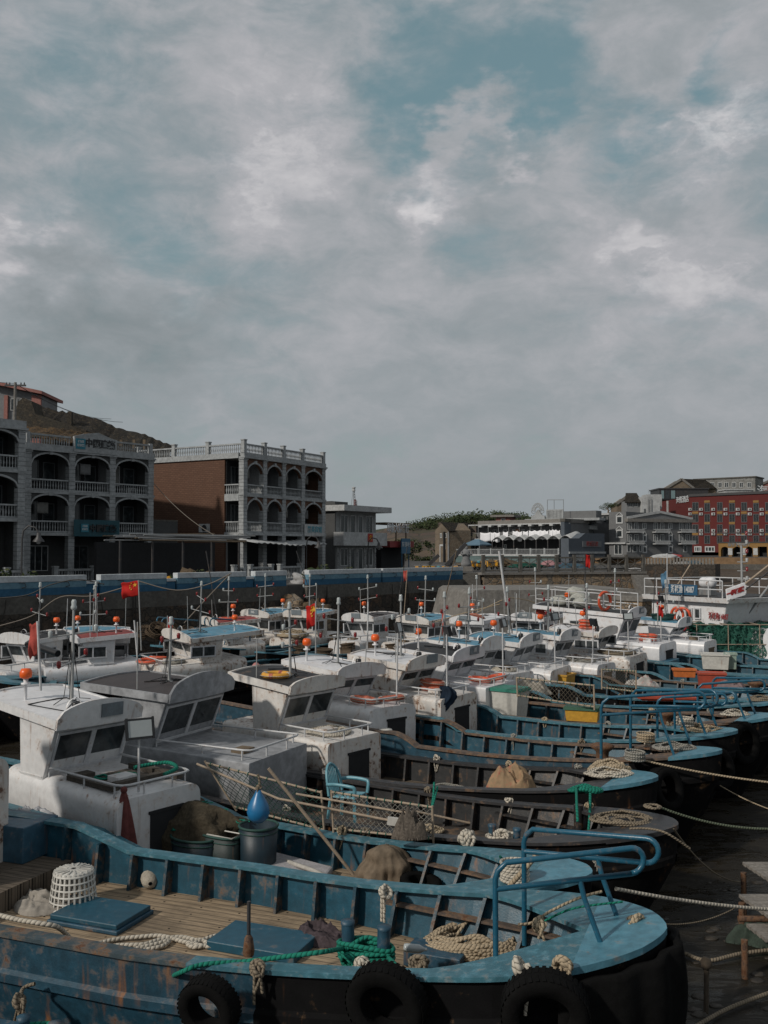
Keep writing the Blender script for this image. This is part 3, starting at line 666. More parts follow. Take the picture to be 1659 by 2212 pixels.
q = MB(); q.lathe([(.0, 17.0), (.45, 16.9), (.5, 16.6), (.4, 16.5), (.38, 15.9), (.5, 15.8), (.3, 15.6), (0, 15.6)], 10); q.build('lantern', white, r2)
for ch in r2.children:
 ch.scale = (.45, .45, .36); ch.location = (0, 0, 11.0 - 11 * .36)
# restaurant front with sign
P3r = Plane(P3.pt(L3 + .6, 1.2), P3.pt(L3 + 5, 1.2))
ra = P3r.xz(830, 1180)[0]; rb = P3r.xz(880, 1180)[0]
r = root_at(P3r, 'restaurant', 'dark low restaurant with red fascia and white rooftop lettering, right of the office', 'building', ra)
Lr = rb - ra; q = MB(); q.box(0, Lr, .4, 6, QZ, 7.2); q.build('wall', darkin, r)
q = MB(); q.box(-.2, Lr, -.9, .4, 6.6, 7.3); q.build('fascia', paint('restaurant_red', (.19, .02, .02), 0, 0, .6, .4), r)
q = MB()
for x in (.3, Lr * .5, Lr - .3): q.bar((x, 0, 7.3), (x, 0, 9.3 if x > 1 else 8), .12)
q.box(.0, Lr, -.2, 2.5, 9.2, 9.4); q.build('pergola', wooden, r)
text_mb('印象大陈餐厅', 1.15, lambda x, y, t: (Lr * .5 + x, -.3 - t, 8.7 + y), .06, sx=Lr / 7.2, bold=.02).build('lettering', letw, r)
q = MB(); q.box(Lr * .30, Lr * .68, -1.4, -1.3, 5.9, 7.6); q.bar((Lr * .34, -1.3, QZ), (Lr * .34, -1.3, 6), .08); q.bar((Lr * .64, -1.3, QZ), (Lr * .64, -1.3, 6), .08); vs_ = q.build('board', paint('village_blue', (.02, .10, .18), 0, 0, .5, .2), r)
text_mb('东镇村', .62, lambda x, y, t: (Lr * .49 + x, -1.41 - t, 6.9 + y), .02).build('lettering', letw, vs_)
# ---------------------------------------------------------------- hill houses, roofs, pink house behind building 1
def poly_thing(name, label, cat, pts, y, thick, mat_, z_base=None):
 """solid whose face is set out from a list of picture positions at distance y, with real thickness"""
 P = [atd(u, v, y) for u, v in pts]; q = MB(); q.prism([(p.x, p.z) for p in P], lambda a, b, t: (a, y + t, b), thick); o = q.build(name, mat_); return tag(o, label, cat)
tile_d = stone('old_roof_tile', [(.022, .02, .018), (.045, .038, .03), (.03, .027, .023), (.10, .075, .045), (.03, .027, .024)], 4.5, (.015, .014, .012), .06, bump=1.0, flat=1)
hillm = stone('quarry_rock', [(.12, .085, .065), (.08, .06, .05), (.17, .12, .085), (.06, .065, .035), (.10, .08, .06)], .16, (.05, .045, .035), .08, flat=.7)
def tile_roof(name, label, prof, y0, y1, rise, parent=None, mat_=None):
 """long tiled roof slope: prof = ridge points (x,z); slopes down toward the camera"""
 q = MB(); n = len(prof)
 rn = random.Random(3)
 fine = []
 for (a, b) in zip(prof, prof[1:]):
  k = max(2, int((b[0] - a[0]) / .35))
  for i in range(k): t = i / k; fine.append((a[0] + (b[0] - a[0]) * t, a[1] + (b[1] - a[1]) * t + rn.uniform(-.05, .09)))
 fine.append(prof[-1])
 def f(i, j):
  x, z = fine[min(len(fine) - 1, round(i * (len(fine) - 1)))]
  return (x, y1 + (y0 - y1) * j, z - rise * j + .05 * math.sin(x * 9) + rn.uniform(-.03, .03))
 q.grid(f, len(fine) - 1, 14, smooth=False)
 o = q.build(name, mat_ or tile_d, parent, solid=.12)
 if parent is None: tag(o, label, 'roof')
 return o
ridge = [(u, v) for u, v in ((82, 876), (112, 886), (165, 895), (215, 908), (250, 925), (305, 938), (345, 954), (375, 966))]
r = thing('hillside_house', 'old hillside house with rubble wall and long sagging tiled roof above the arcade', 'building', (0, 0, 0))
pr = [(atd(u, v, 96).x, atd(u, v, 96).z) for u, v in ridge]
tile_roof('roof', '', pr, 91, 96, 2.6, r)
q = MB()
wl = [(85, 905), (85, 960), (372, 985)] + [(u, v + 23) for u, v in ridge[::-1][1:]]
Pw = [atd(u, v, 93.5) for u, v in wl]; q.prism([(p.x, p.z) for p in Pw], lambda a, b, t: (a, 94.3 + t, b), 1.5); q.build('wall', rubble, r)
q = MB()
for u in (150, 232, 262, 290, 312): p = atd(u, 950, 92.5); q.bar((p.x, 92.5, 12), (p.x, 92.5, p.z), .25)
q.build('eaves_post', wooden, r)
# chimney
p = atd(150, 893, 93); q = MB(); q.box(p.x - .2, p.x + .2, 93, 93.5, p.z - 3, p.z + .2); q.build('chimney', rubble, r)
r = thing('rubble_house', 'crumbling rubble gable beside the pink house, left above the arcade', 'building')
Pw = [atd(u, v, 92) for u, v in ((50, 945), (50, 900), (55, 876), (66, 866), (84, 873), (92, 900), (140, 915), (200, 935), (200, 950))]
q = MB(); q.prism([(p.x, p.z) for p in Pw], lambda a, b, t: (a, 90 + t, b), 2.5); q.build('wall', rubble, r)
pr = [(atd(u, v, 88).x, atd(u, v, 88).z) for u, v in ((50, 922), (120, 926), (180, 936), (215, 941))]
tile_roof('roof', '', pr, 84, 88, 1.3, r, stone('orange_tile', [(.10, .065, .035), (.2, .12, .05), (.04, .035, .03), (.16, .10, .05)], 5, (.02, .015, .01), .06))
pk = paint('pink_plaster', (.30, .14, .12), 0, 0, .85, .8, spec=.2)
r = thing('pink_house', 'pink flat-roofed hillside house at the top left', 'building'); yp = 104
A = atd(-30, 826, yp); B = atd(90, 851, yp); Cc = atd(83, 885, yp)
q = MB(); q.hexa([(A.x, yp, A.z - .0), (B.x, yp, B.z), (B.x, yp + 7, B.z), (A.x, yp + 7, A.z), (A.x, yp, A.z + .35), (B.x, yp, B.z + .35), (B.x, yp + 7, B.z + .35), (A.x, yp + 7, A.z + .35)]); q.build('roof', pk, r)
q = MB(); q.hexa([(A.x, yp + 1, 10), (Cc.x, yp + 1, 10), (Cc.x, yp + 6, 10), (A.x, yp + 6, 10), (A.x, yp + 1, A.z - .01), (Cc.x, yp + 1, B.z - .01), (Cc.x, yp + 6, B.z - .01), (A.x, yp + 6, A.z - .01)]); q.build('wall', greyw, r)
for u0, u1 in ((3, 11), (63, 83)):
 a = atd(u0, 860, yp).x; b = atd(u1, 860, yp).x; q = MB(); q.box(a, b, yp + .7, yp + 1.1, 14, B.z - .03); q.build('pier', pk, r)
for u0, u1, v0, v1 in ((16, 30, 858, 884), (38, 49, 858, 886)):
 a = atd(u0, v0, yp); b = atd(u1, v1, yp); window(r, a.x, b.x, b.z, a.z, yp + .9, winf, 1)
# utility pole + street lamp
r = thing('utility_pole', 'grey concrete utility pole with insulator crossarm at the top left', 'pole', (atd(32, 900, 84).x, 84, 0)); zt = atd(32, 826, 84).z
q = MB(); q.tube([(0, 0, QZ), (0, 0, zt)], [.22, .13], 8); q.build('pole', conc, r)
q = MB(); q.box(-.95, .95, -.06, .06, zt - .35, zt - .2); q.box(-.3, .3, -.05, .05, zt - 3.9, zt - 3.8)
for x in (-.8, -.5, .5, .8): q.lathe([(.05, 0), (.07, .1), (.03, .2), (0, .25)], 6, 0, (x, 0, zt - .2))
q.build('crossarm', metal_d, r)
q = MB(); q.tube([(0, -.2, zt - 4.7), (-.25, -.4, zt - 4.2), (-.6, -.6, zt - 3.85)], .05, 6); lm = q.build('lamp_arm', metal_g, r)
q = MB(); q.ball((-.95, -.6, zt - 3.6), .28, 8, 0, (1.7, .8, .7)); q.build('lamp_head', white, lm)
wirem = paint('cable', (.02, .02, .02), 0, 0, .6, .1)
q = MB(); za = Vector((r.location.x, 84, zt - .1))
for b in (atd(240, 905, 110), atd(265, 912, 108)):
 q.tube([za.lerp(b, t) + Vector((0, 0, -1.6 * t * (1 - t) * 2)) for t in [i / 10 for i in range(11)]], .022, 4)
b = atd(-60, 822, 84); q.tube([za, b], .022, 4)
tag(q.build('overhead_wires', wirem), 'thin overhead wires running from the utility pole over the tiled roofs', 'wires')
# cables on walls
def cable(pts, r=.03, label='', name='cable', m=None, cat='cable', sag=0):
 q = MB(); P = []
 pts = [Vector(p) for p in pts]
 for a, b in zip(pts, pts[1:]):
  for i in range(10): t = i / 10; P.append(a.lerp(b, t) + Vector((0, 0, -sag * 4 * t * (1 - t))))
 P.append(pts[-1]); q.tube(P, r, 5); return tag(q.build(name, m or wirem), label, cat)
cable([atd(327, 1038, 76), atd(480, 1165, 70)], .03, 'slack cable slanting down across the brown brick side wall', sag=.5, m=paint('grey_cable', (.14, .12, .10), 0, 0, .7, .2))
# street lamps (curved)
def street_lamp(u, v, y, label):
 p = atd(u, v, y); h = p.z - QZ; r = thing('street_lamp', label, 'street lamp', (p.x, y, QZ), 0, 'street lamps along the quay')
 q = MB(); q.tube([(0, 0, 0), (0, 0, h - .9), (.08, 0, h - .3), (.4, 0, h), (.85, 0, h - .1), (1.05, 0, h - .5)], .055, 7); q.lathe([(.12, 0), (.12, .4), (.07, .5)], 8); q.build('post', metal_d, r)
 q = MB(); q.lathe([(.0, h - .4), (.12, h - .45), (.16, h - .7), (.36, h - .95), (.38, h - 1.0)], 10, 0, (1.05, 0, 0)); q.build('shade', metal_d, r)
 q = MB(); q.ball((1.05, 0, h - 1.0), .15, 6); q.build('bulb', white, r)
street_lamp(48, 1136, 60, 'dark swan-neck street lamp in front of the left arcade pillar')
street_lamp(795, 1162, 92, 'dark swan-neck street lamp in front of the white office')
street_lamp(662, 1158, 82, 'dark swan-neck street lamp beside the pink and teal banner')
# ---------------------------------------------------------------- quarry, hills, far bank
def ground_hump(name, pts, y0, y1, mat_, kind='structure', label=None, cat=None, rough_=1.5, sub_=3):
 """rock face / hill mesh: skyline pts (u,v) at y0, body falling to the base"""
 q = MB(); L = []
 for (a, b) in zip(pts, pts[1:]):
  for i in range(6): t = i / 6; L.append((a[0] + (b[0] - a[0]) * t, a[1] + (b[1] - a[1]) * t))
 L.append(pts[-1]); n = len(L) - 1
 def f(i, j):
  u, v = L[round(i * n)]; p = atd(u, v, y1); k = math.sin(j * PI / 2)
  y = y0 + (y1 - y0) * j; x = xat(u, y1); z = 0 + (p.z) * (j ** .6)
  nz = mnoise.fractal(Vector((x * .06, y * .06, z * .1)), 1, 2, 4) * rough_
  return (x + nz, y + nz * 1.5, z + nz * .5 * (1 if j > 0 else 0))
 q.grid(f, n, 16, smooth=False);
 # back slope
 def g(i, j):
  u, v = L[round(i * n)]; p = atd(u, v, y1); nz = mnoise.fractal(Vector((p.x * .06, y1 * .06, p.z * .1)), 1, 2, 4) * rough_
  return (p.x + nz, y1 + nz * 1.5 + j * 80, p.z + nz * .5 - j * j * p.z)
 q.grid(g, n, 4, smooth=False)
 return tag(q.build(name, mat_), label, cat, None, kind)
ground_hump('quarry_cliff', [(700, 1215), (760, 1160), (810, 1150), (868, 1133), (905, 1136), (950, 1125), (1050, 1122), (1120, 1130), (1200, 1150)], 235, 300, hillm)
ground_hump('hill', [(780, 1150), (830, 1142), (868, 1136), (920, 1130), (960, 1120), (1030, 1116), (1110, 1119), (1200, 1120), (1280, 1112), (1330, 1108), (1420, 1120), (1600, 1130), (1800, 1150)], 320, 420,
   paint('hill_scrub', (.035, .045, .02), 0, 0, .95, 1, sc=.1), rough_=2)
leafm = paint('dark_foliage', (.035, .052, .022), 0, 0, .85, 1.0, sc=.8, spec=.15)
leafm2 = paint('olive_foliage', (.06, .07, .028), 0, 0, .85, 1.0, sc=.8, spec=.15)
def leaf_cloud(q, c, r, n, size, rn, sc=(1, 1, .75)):
 for _ in range(n):
  while True:
   p = Vector((rn.uniform(-1, 1), rn.uniform(-1, 1), rn.uniform(-1, 1)))
   if .35 < p.length < 1: break
  nz = 1 + .35 * mnoise.noise(p * 2.2 + Vector(c) * .3)
  p = Vector((p.x * sc[0], p.y * sc[1], p.z * sc[2])) * r * nz + Vector(c)
  a = Vector((rn.uniform(-1, 1), rn.uniform(-1, 1), rn.uniform(-.6, .6))).normalized(); b = a.orthogonal().normalized(); s = size * rn.uniform(.5, 1.3)
  q.add([p - a * s, p + b * s * .5, p + a * s, p - b * s * .5], [(0, 1, 2, 3)], rn.choice((0, 0, 1)))
rn = random.Random(11); q = MB()
sky_l = [(870, 1137), (893, 1134), (915, 1128), (935, 1126), (955, 1122), (975, 1118), (1000, 1115), (1020, 1113), (1040, 1112), (1060, 1116), (1078, 1114), (1100, 1112), (1118, 1117), (1140, 1118)]
for k in range(70):
 t = rn.random() * (len(sky_l) - 1); i = int(t); u = sky_l[i][0] + (sky_l[i + 1][0] - sky_l[i][0]) * (t - i); v = sky_l[i][1] + (sky_l[i + 1][1] - sky_l[i][1]) * (t - i)
 p = atd(u, v + rn.uniform(2, 14), rn.uniform(285, 310)); leaf_cloud(q, p, rn.uniform(2.0, 3.4), 210, .36, rn)
for k in range(22):
 p = atd(rn.uniform(862, 940), rn.uniform(1172, 1212), 228); leaf_cloud(q, p, rn.uniform(.8, 1.8), 90, .3, rn)
tag(q.build('hill_woodland', [leafm, leafm2]), 'dark green scrub and trees growing along the top of the quarry', 'woodland', kind='stuff')
def tree(u, vtop, vbase, y, label, wd=1.0, nclump=9, seed=1):
 pt = atd(u, vtop, y); pb_ = atd(u, vbase, y); h = pt.z - pb_.z; rn = random.Random(seed)
 r = thing('tree', label, 'tree', (pt.x, y, pb_.z)); q = MB(); q.tube([(0, 0, -1), (.1, 0, h * .35), (0, .1, h * .7)], [.28, .2, .08], 7)
 for k in range(5): a = k * 1.3; q.tube([(.05, 0, h * (.3 + .06 * k)), (math.cos(a) * h * .3 * wd, math.sin(a) * h * .3, h * (.55 + .06 * k))], [.12, .03], 5)
 q.build('trunk', wooden, r); q = MB()
 for k in range(nclump):
  a = rn.uniform(0, 2 * PI); d = rn.uniform(.1, .42) * h * wd
  leaf_cloud(q, (math.cos(a) * d * 1.3, math.sin(a) * d, h * rn.uniform(.45, .85)), h * .24, 170, h * .035, rn)
 q.build('crown', [leafm, leafm2], r)
tree(1313, 1086, 1112, 255, 'rounded dark green tree on the skyline left of the ruined brick house', 1.3, 12)
rn = random.Random(14); q = MB(); q.lathe([(0, 0), (.16, 0), (.22, .35), (.18, .35), (0, .3)], 10); pot_ = q.build('flower_pot', paint('terracotta', (.16, .07, .045), 0, 0, .9, .6))
q = MB(); leaf_cloud(q, (0, 0, .65), .36, 90, .09, rn); pl_ = q.build('foliage', [leafm, leafm2], pot_)
for k in range(14):
 o = pot_ if k == 0 else copy_tree(pot_)
 a = wx(rn.uniform(20, 980)); p = WL.pt(a, rn.uniform(.8, 1.6)); o.location = (p.x, p.y, QZ); s_ = rn.uniform(.9, 1.6); o.scale = (s_, s_, s_); tag(o, 'small potted shrub standing on the quay just behind the banded parapet', 'potted plant', 'potted shrubs along the quay')
# ---------------------------------------------------------------- middle and right-hand buildings
def P_of(u0, y0, u1, y1): return Plane((xat(u0, y0), y0), (xat(u1, y1), y1))
def loc(P, u, v): return P.xz(u, v)
# B4 stone house: gable + arched balcony side
PG = P_of(940, 205, 969, 200); PS = P_of(969, 200, 1022, 206)
stm = stone('pale_house_stone', [(.20, .155, .11), (.25, .20, .15), (.17, .14, .11), (.23, .17, .12)], 1.6, (.20, .17, .13), .05, bump=.3)
r = root_at(PG, 'stone_house', 'tan stone gabled house with stacked arched balconies below the quarry', 'building'); Lg = PG.xz(969, 1180)[0]
ze = PG.xz(950, 1146)[1]; za = PG.xz(955, 1130)[1]
q = MB(); q.prism([(0, QZ), (Lg, QZ), (Lg, ze), (Lg * .5, za), (0, ze)], lambda a, b, t: (a, t, b), 5.5); q.build('wall', stm, r)
for (ua, va, ub, vb) in ((951, 1152, 955, 1162), (960, 1152, 965, 1162), (959, 1175, 963, 1187)):
 a = PG.xz(ua, va); b = PG.xz(ub, vb); window(r, a[0], b[0], b[1], a[1], -.06, winf, 2, .15)
q = MB(); a = PG.xz(955, 1168)[0]; q.box(a - .9, a - .6, -.1, 0, QZ, QZ + 3.4); q.box(a + .6, a + .9, -.1, 0, QZ, QZ + 3.4); q.box(a - .9, a + .9, -.1, 0, QZ + 3.4, QZ + 3.8); q.build('door_frame', winf, r)
r2 = root_at(PS, 'balcony_wing', 'grey wing with two storeys of arched balconies joined to the tan stone house', 'building'); Ls = PS.xz(1022, 1180)[0]
zt = PS.xz(990, 1149)[1]; zm = PS.xz(990, 1172)[1]; zr = PS.xz(990, 1131)[1]
q = MB(); q.add([(-.6, -.6, zt + .1), (Ls, -.6, zt + .1), (Ls, 1.6, zr + .2), (-.6, 1.6, zr + .2)], [(0, 1, 2, 3)]); q.build('roof', tile_d, r2, solid=.2)
q = MB(); q.box(0, Ls, 1.2, 1.6, QZ, zt); q.build('back_wall', darkin, r2)
xs = [0, Ls * .1, Ls * .52, Ls * .95]
for zb, zz in ((zm, zt), (QZ + .2, zm - .2)):
 for xa, xb in ((.3, Ls * .48), (Ls * .54, Ls * .98)):
  q = MB(); spandrel(q, xa, xb, zb + (zz - zb) * .55, zz - .5, zz, 0, .3); q.build('arch', greyw, r2)
  q = MB(); q.box(xa, xb, 0, .2, zb + 1.0, zb + 1.15); baluster_row(q, xa, xb, .1, zb, zb + 1.0, .35, .09, seg=5); q.build('balustrade', greyw, r2)
 q = MB(); q.box(0, .3, -.02, .3, zb - .3, zz); q.box(Ls * .48, Ls * .54, -.02, .3, zb - .3, zz); q.box(0.3, Ls * .48, 0, .3, zb - .3, zb); q.box(Ls * .54, Ls * .98, 0, .3, zb - .3, zb); q.build('pier', greyw, r2)
# B5 long hotel with laundry
P5 = P_of(1021, 204, 1219, 188); L5 = P5.xz(1219, 1150)[0]
r5 = root_at(P5, 'seaside_hotel', 'long dark grey seaside hotel with a scalloped white awning and a row of upper windows', 'building')
z_par = P5.xz(1120, 1123)[1]; z_roof = P5.xz(1120, 1131)[1]; z_mid = P5.xz(1120, 1163)[1]; z_ter = P5.xz(1120, 1197)[1]
q = MB(); q.box(-.5, L5, 1.8, 9, QZ, z_roof); q.build('wall', lgrey, r5)
q = MB(); q.box(1.0, L5 + .2, .5, 9, z_roof, z_par); q.build('parapet', conc, r5)
q = MB(); q.box(-1.0, L5 + .2, -.3, 1.8, z_roof - .25, z_roof - .02)
for i in range(9): x = 2 + i * L5 / 9; q.box(x, x + .8, -.6, .4, z_roof - .6, z_roof - .26)
q.build('eaves', white, r5)
q = MB(); q.box(-1.2, L5 + .6, -.3, 1.8, z_mid - .2, z_mid + .05); q.build('gallery_floor', white, r5)
q = MB()
for i in range(10): x = -1 + i * (L5 + 1) / 9; q.box(x - .05, x + .05, -.25, -.15, z_mid + .05, z_roof - .25)
q.box(-1, L5, -.22, -.18, z_mid + 1.1, z_mid + 1.16); q.build('gallery_rail', metal_g, r5)
for u in (1058, 1080, 1099, 1119, 1140, 1162, 1184, 1207):
 a = P5.xz(u - 4, 1143); b = P5.xz(u + 4, 1155); window(r5, a[0], b[0], b[1] + .2, a[1], 1.72, winf, 2, .12)
a = P5.xz(1103, 1143); b = P5.xz(1113, 1153); q = MB(); q.box(a[0], b[0], 1.7, 1.79, b[1], a[1]); q.build('board', paint('tan_board', (.28, .13, .07), 0, 0, .8, .3), r5)
# laundry sheets, each a thing
sheetm = paint('white_sheet', (.72, .72, .74), 0, 0, .9, .1, bump=.05)
rn = random.Random(5)
us_ = [(1041, 1062), (1063, 1072), (1072, 1083), (1090, 1101), (1111, 1121), (1121, 1131), (1133, 1144), (1146, 1158), (1158, 1170), (1170, 1181), (1181, 1188), (1190, 1197), (1197, 1205), (1205, 1213)]
for k, (ua, ub) in enumerate(us_):
 a = P5.xz(ua, 1149 + rn.uniform(0, 2) - (ua - 1041) * .035); b = P5.xz(ub, 1149 + rn.uniform(0, 2) - (ub - 1041) * .035); h = rn.uniform(.85, 1.1) * (1.75 if k != 1 else 2.1)
 q = MB(); ph = rn.random() * 6
 q.grid(lambda i, j: (a[0] + (b[0] - a[0]) * i, -.55 + .10 * math.sin(i * 9 + ph) * j, a[1] - .2 * math.sin(i * PI) - h * j * (1 + .05 * math.sin(ph))), 10, 5)
 o = q.build('laundry_sheet', sheetm, None, solid=.03); o.location = (P5.o.x, P5.o.y, 0); o.rotation_euler.z = P5.rz
 ordn = ['first', 'second', 'third', 'fourth', 'fifth', 'sixth', 'seventh', 'eighth', 'ninth', 'tenth', 'eleventh', 'twelfth', 'thirteenth', 'last'][k]
 tag(o, ordn + ' white sheet from the left drying along the hotel gallery', 'sheet', 'sheets drying on the hotel gallery')
# terrace with scalloped awning
ze_ = P5.xz(1120, 1168)[1]
r = root_at(P5, 'scalloped_awning', 'white scalloped fabric awning over the hotel terrace', 'awning'); xa = P5.xz(1078, 1170)[0]; xb = P5.xz(1249, 1170)[0]
q = MB(); q.grid(lambda i, j: (xa + (xb - xa) * i, -2.5 + 4 * j, ze_ + .75 * abs(math.sin(i * PI * 7)) + .9 * j + .15 * i), 84, 6); q.build('canvas', white, r, solid=.06)
q = MB()
for i in range(8): x = xa + (xb - xa) * i / 7; q.box(x - .1, x + .1, -2.4, -2.25, z_ter, ze_ + .1)
q.build('post', metal_d, r)
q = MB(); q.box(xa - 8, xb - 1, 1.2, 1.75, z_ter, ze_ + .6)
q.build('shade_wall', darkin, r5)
r = root_at(P5, 'hotel_terrace', 'raised hotel terrace with white post railing on a stained teal plinth', 'terrace'); xa = P5.xz(1012, 1190)[0]; xb = P5.xz(1237, 1190)[0]
q = MB(); q.box(xa, xb, -5, 2, QZ - .5, z_ter - .35); q.build('plinth', paint('teal_stained_plinth', (.12, .17, .17), 0, .1, .9, .9, spec=.1), r)
q = MB(); q.box(xa, xb, -5.1, 2, z_ter - .35, z_ter); q.build('floor', white, r)
q = MB();
for i in range(9): x = xa + (xb - xa) * i / 8; q.box(x - .16, x + .16, -5.0, -4.75, z_ter, z_ter + 1.2)
q.box(xa, xb, -4.95, -4.85, z_ter + .95, z_ter + 1.05); n = int((xb - xa) / .3)
for i in range(n): x = xa + .3 * i; q.box(x, x + .07, -4.93, -4.87, z_ter, z_ter + .95)
q.build('railing', trimw, r)
for u in (1083,):
 a = P5.xz(u - 3, 1176); b = P5.xz(u + 4, 1187); window(r5, a[0], b[0], b[1], a[1], 1.1, winf, 2, .12)
# blue gazebo
g = P5.pt(P5.xz(1050, 1180)[0], -3); r = thing('gazebo', 'blue peaked fabric gazebo on the left end of the hotel terrace', 'gazebo', (g.x, g.y, z_ter), P5.rz)
q = MB(); s = 2.3; q.add([(-s, -2, 2.0), (s, -2, 2.0), (s, 2, 2.0), (-s, 2, 2.0), (-.5, 0, 3.1), (.5, 0, 3.1), (-s, -2, 1.8), (s, -2, 1.8), (s, 2, 1.8), (-s, 2, 1.8)], [(0, 1, 5, 4), (1, 2, 5), (2, 3, 4, 5), (3, 0, 4), (0, 6, 7, 1), (1, 7, 8, 2), (2, 8, 9, 3), (3, 9, 6, 0)])
q.build('canopy', paint('blue_canvas', (.09, .16, .22), 0, 0, .8, .5), r, solid=.05)
for sx in (-1, 1):
 for sy in (-1.8, 1.8): q = MB(); q.box(sx * (s - .3) - .07, sx * (s - .3) + .07, sy - .07, sy + .07, 0, 2.0); q.build('leg', metal_g, r)
# rooftop structures of the hotel
P5r = P_of(1061, 216, 1112, 214)
r = root_at(P5r, 'rooftop_room', 'low pinkish rooftop room behind the hotel parapet', 'building'); Lr = P5r.xz(1112, 1120)[0]; z1 = P5r.xz(1080, 1117)[1]
q = MB(); q.box(Lr * .2, Lr * .8, 0, 5, 8, z1); q.build('wall', pk, r); q = MB(); q.box(0, Lr, -.8, 6, z1, z1 + .5); q.build('roof', conc, r)
window(r, Lr * .42, Lr * .6, z1 - 2.2, z1 - .3, -.06, winf, 2, .12)
P5o = P_of(1144, 200, 1212, 196)
r = root_at(P5o, 'ornate_parapet', 'pale curved ornamental gable and railing on the hotel roof', 'parapet'); z0 = P5o.xz(1160, 1121)[1]; z1 = P5o.xz(1160, 1101)[1]; La = P5o.xz(1180, 1110)[0]; Lb_ = P5o.xz(1216, 1110)[0]
n = 20; poly = [(La * .9, z0), (La * .1, z0)] + [(La * (.1 + .8 * i / n), z0 + (z1 - z0) * (.35 + .65 * math.exp(-((i / n - .5) / .2) ** 2))) for i in range(n + 1)]
q = MB(); q.prism(poly, lambda a, b, t: (a, t, b), .5)
for i in range(9): a = PI * i / 8; q.tor((La * .5 + math.cos(a) * 1.0, -.05, z0 + 1.6 + math.sin(a) * 1.3), .42, .09, 10, 5, nrm=(0, 1, 0))
q.build('gable', trimw, r)
q = MB(); q.box(-1, Lb_ + 8, -.3, 3, z0 - .5, z0); q.box(La, Lb_, 0, .2, z0 + 1.7, z0 + 1.9); n = 26
for i in range(n): x = La + (Lb_ - La) * i / n; q.box(x, x + .22, 0, .2, z0, z0 + 1.7)
q.build('railing', trimw, r)
q = MB(); q.box(La, Lb_ + 6, 3, 6, z0 - 1, z0 + 1.6); q.build('back_wall', lgrey, r)
q = MB()
for x in (La * .95, La * 1.35, La * 1.9): q.tube([(x, 1, z0), (x, 1, z0 + 4.0)], .06, 5)
q.tube([(La * .95, 1, z0 + 4.0), (La * 1.9, 1, z0 + 3.9)], .06, 5); q.build('pipe_frame', metal_g, r)
# side of hotel and blue-grey hotel
P5s = P_of(1219, 187, 1282, 200)
r = root_at(P5s, 'grey_side_building', 'blue-grey tiled building side with a small projecting window box, right of the laundry', 'building'); L = P5s.xz(1282, 1150)[0]; z1 = P5s.xz(1219, 1120)[1]
q = MB(); q.box(0, L, 0, .8, QZ, z1 - .6); q.build('wall', bluegrey, r); q = MB(); q.box(-.1, L + .1, -.15, .9, z1 - .6, z1); q.build('roof_edge', conc_d, r)
a = P5s.xz(1260, 1135); b = P5s.xz(1277, 1158); q = MB(); q.box(a[0], b[0], -1.4, -.01, a[1] - .8, a[1]); q.box(a[0] + .3, b[0] - .3, -.5, -.01, b[1], a[1] - .8, 1); q.build('window_box', [trimw, winfd], r)
P6 = P_of(1228, 178, 1306, 184)
r = root_at(P6, 'blue_grey_hotel', 'low blue-grey waterside hotel with faded red lettering in a framed panel', 'building'); L = P6.xz(1306, 1190)[0]; z1 = P6.xz(1250, 1163)[1]; z2 = P6.xz(1270, 1152)[1]
q = MB(); q.prism([(0, QZ), (L, QZ), (L, z2), (L * .45, z2), (L * .28, z1), (0, z1)], lambda a, b, t: (a, t, b), 2.0); q.build('wall', bluegrey, r)
q = MB(); q.box(-.05, L + .05, -.3, -.01, P6.xz(1250, 1196)[1], P6.xz(1250, 1195)[1] + .3); q.build('ledge', trimw, r)
a = P6.xz(1258, 1169); b = P6.xz(1298, 1182); q = MB(); q.box(a[0], b[0], -.15, -.02, b[1], a[1]); pn = q.build('sign_panel', paint('sign_frame_grey', (.12, .13, .14), 0, 0, .6, .4), r)
text_mb('蓉城酒店', 1.0, lambda x, y, t: ((a[0] + b[0]) / 2 + x, -.17 - t, (a[1] + b[1]) / 2 + y), .04, sx=.85, bold=.02).build('lettering', paint('faded_red_letters', (.22, .04, .04), 0, 0, .6, .4), pn)
for k in range(4):
 a = P6.xz(1242 + k * 5, 1198); q = MB(); q.box(a[0], a[0] + .75, -.12, -.01, a[1] - 1.2, a[1]); q.build('poster', white, r)
for u in (1240, 1268):
 a = P6.xz(u, 1203); window(r, a[0], a[0] + 1.4, a[1] - .9, a[1], -.06, winfd, 2, .1)
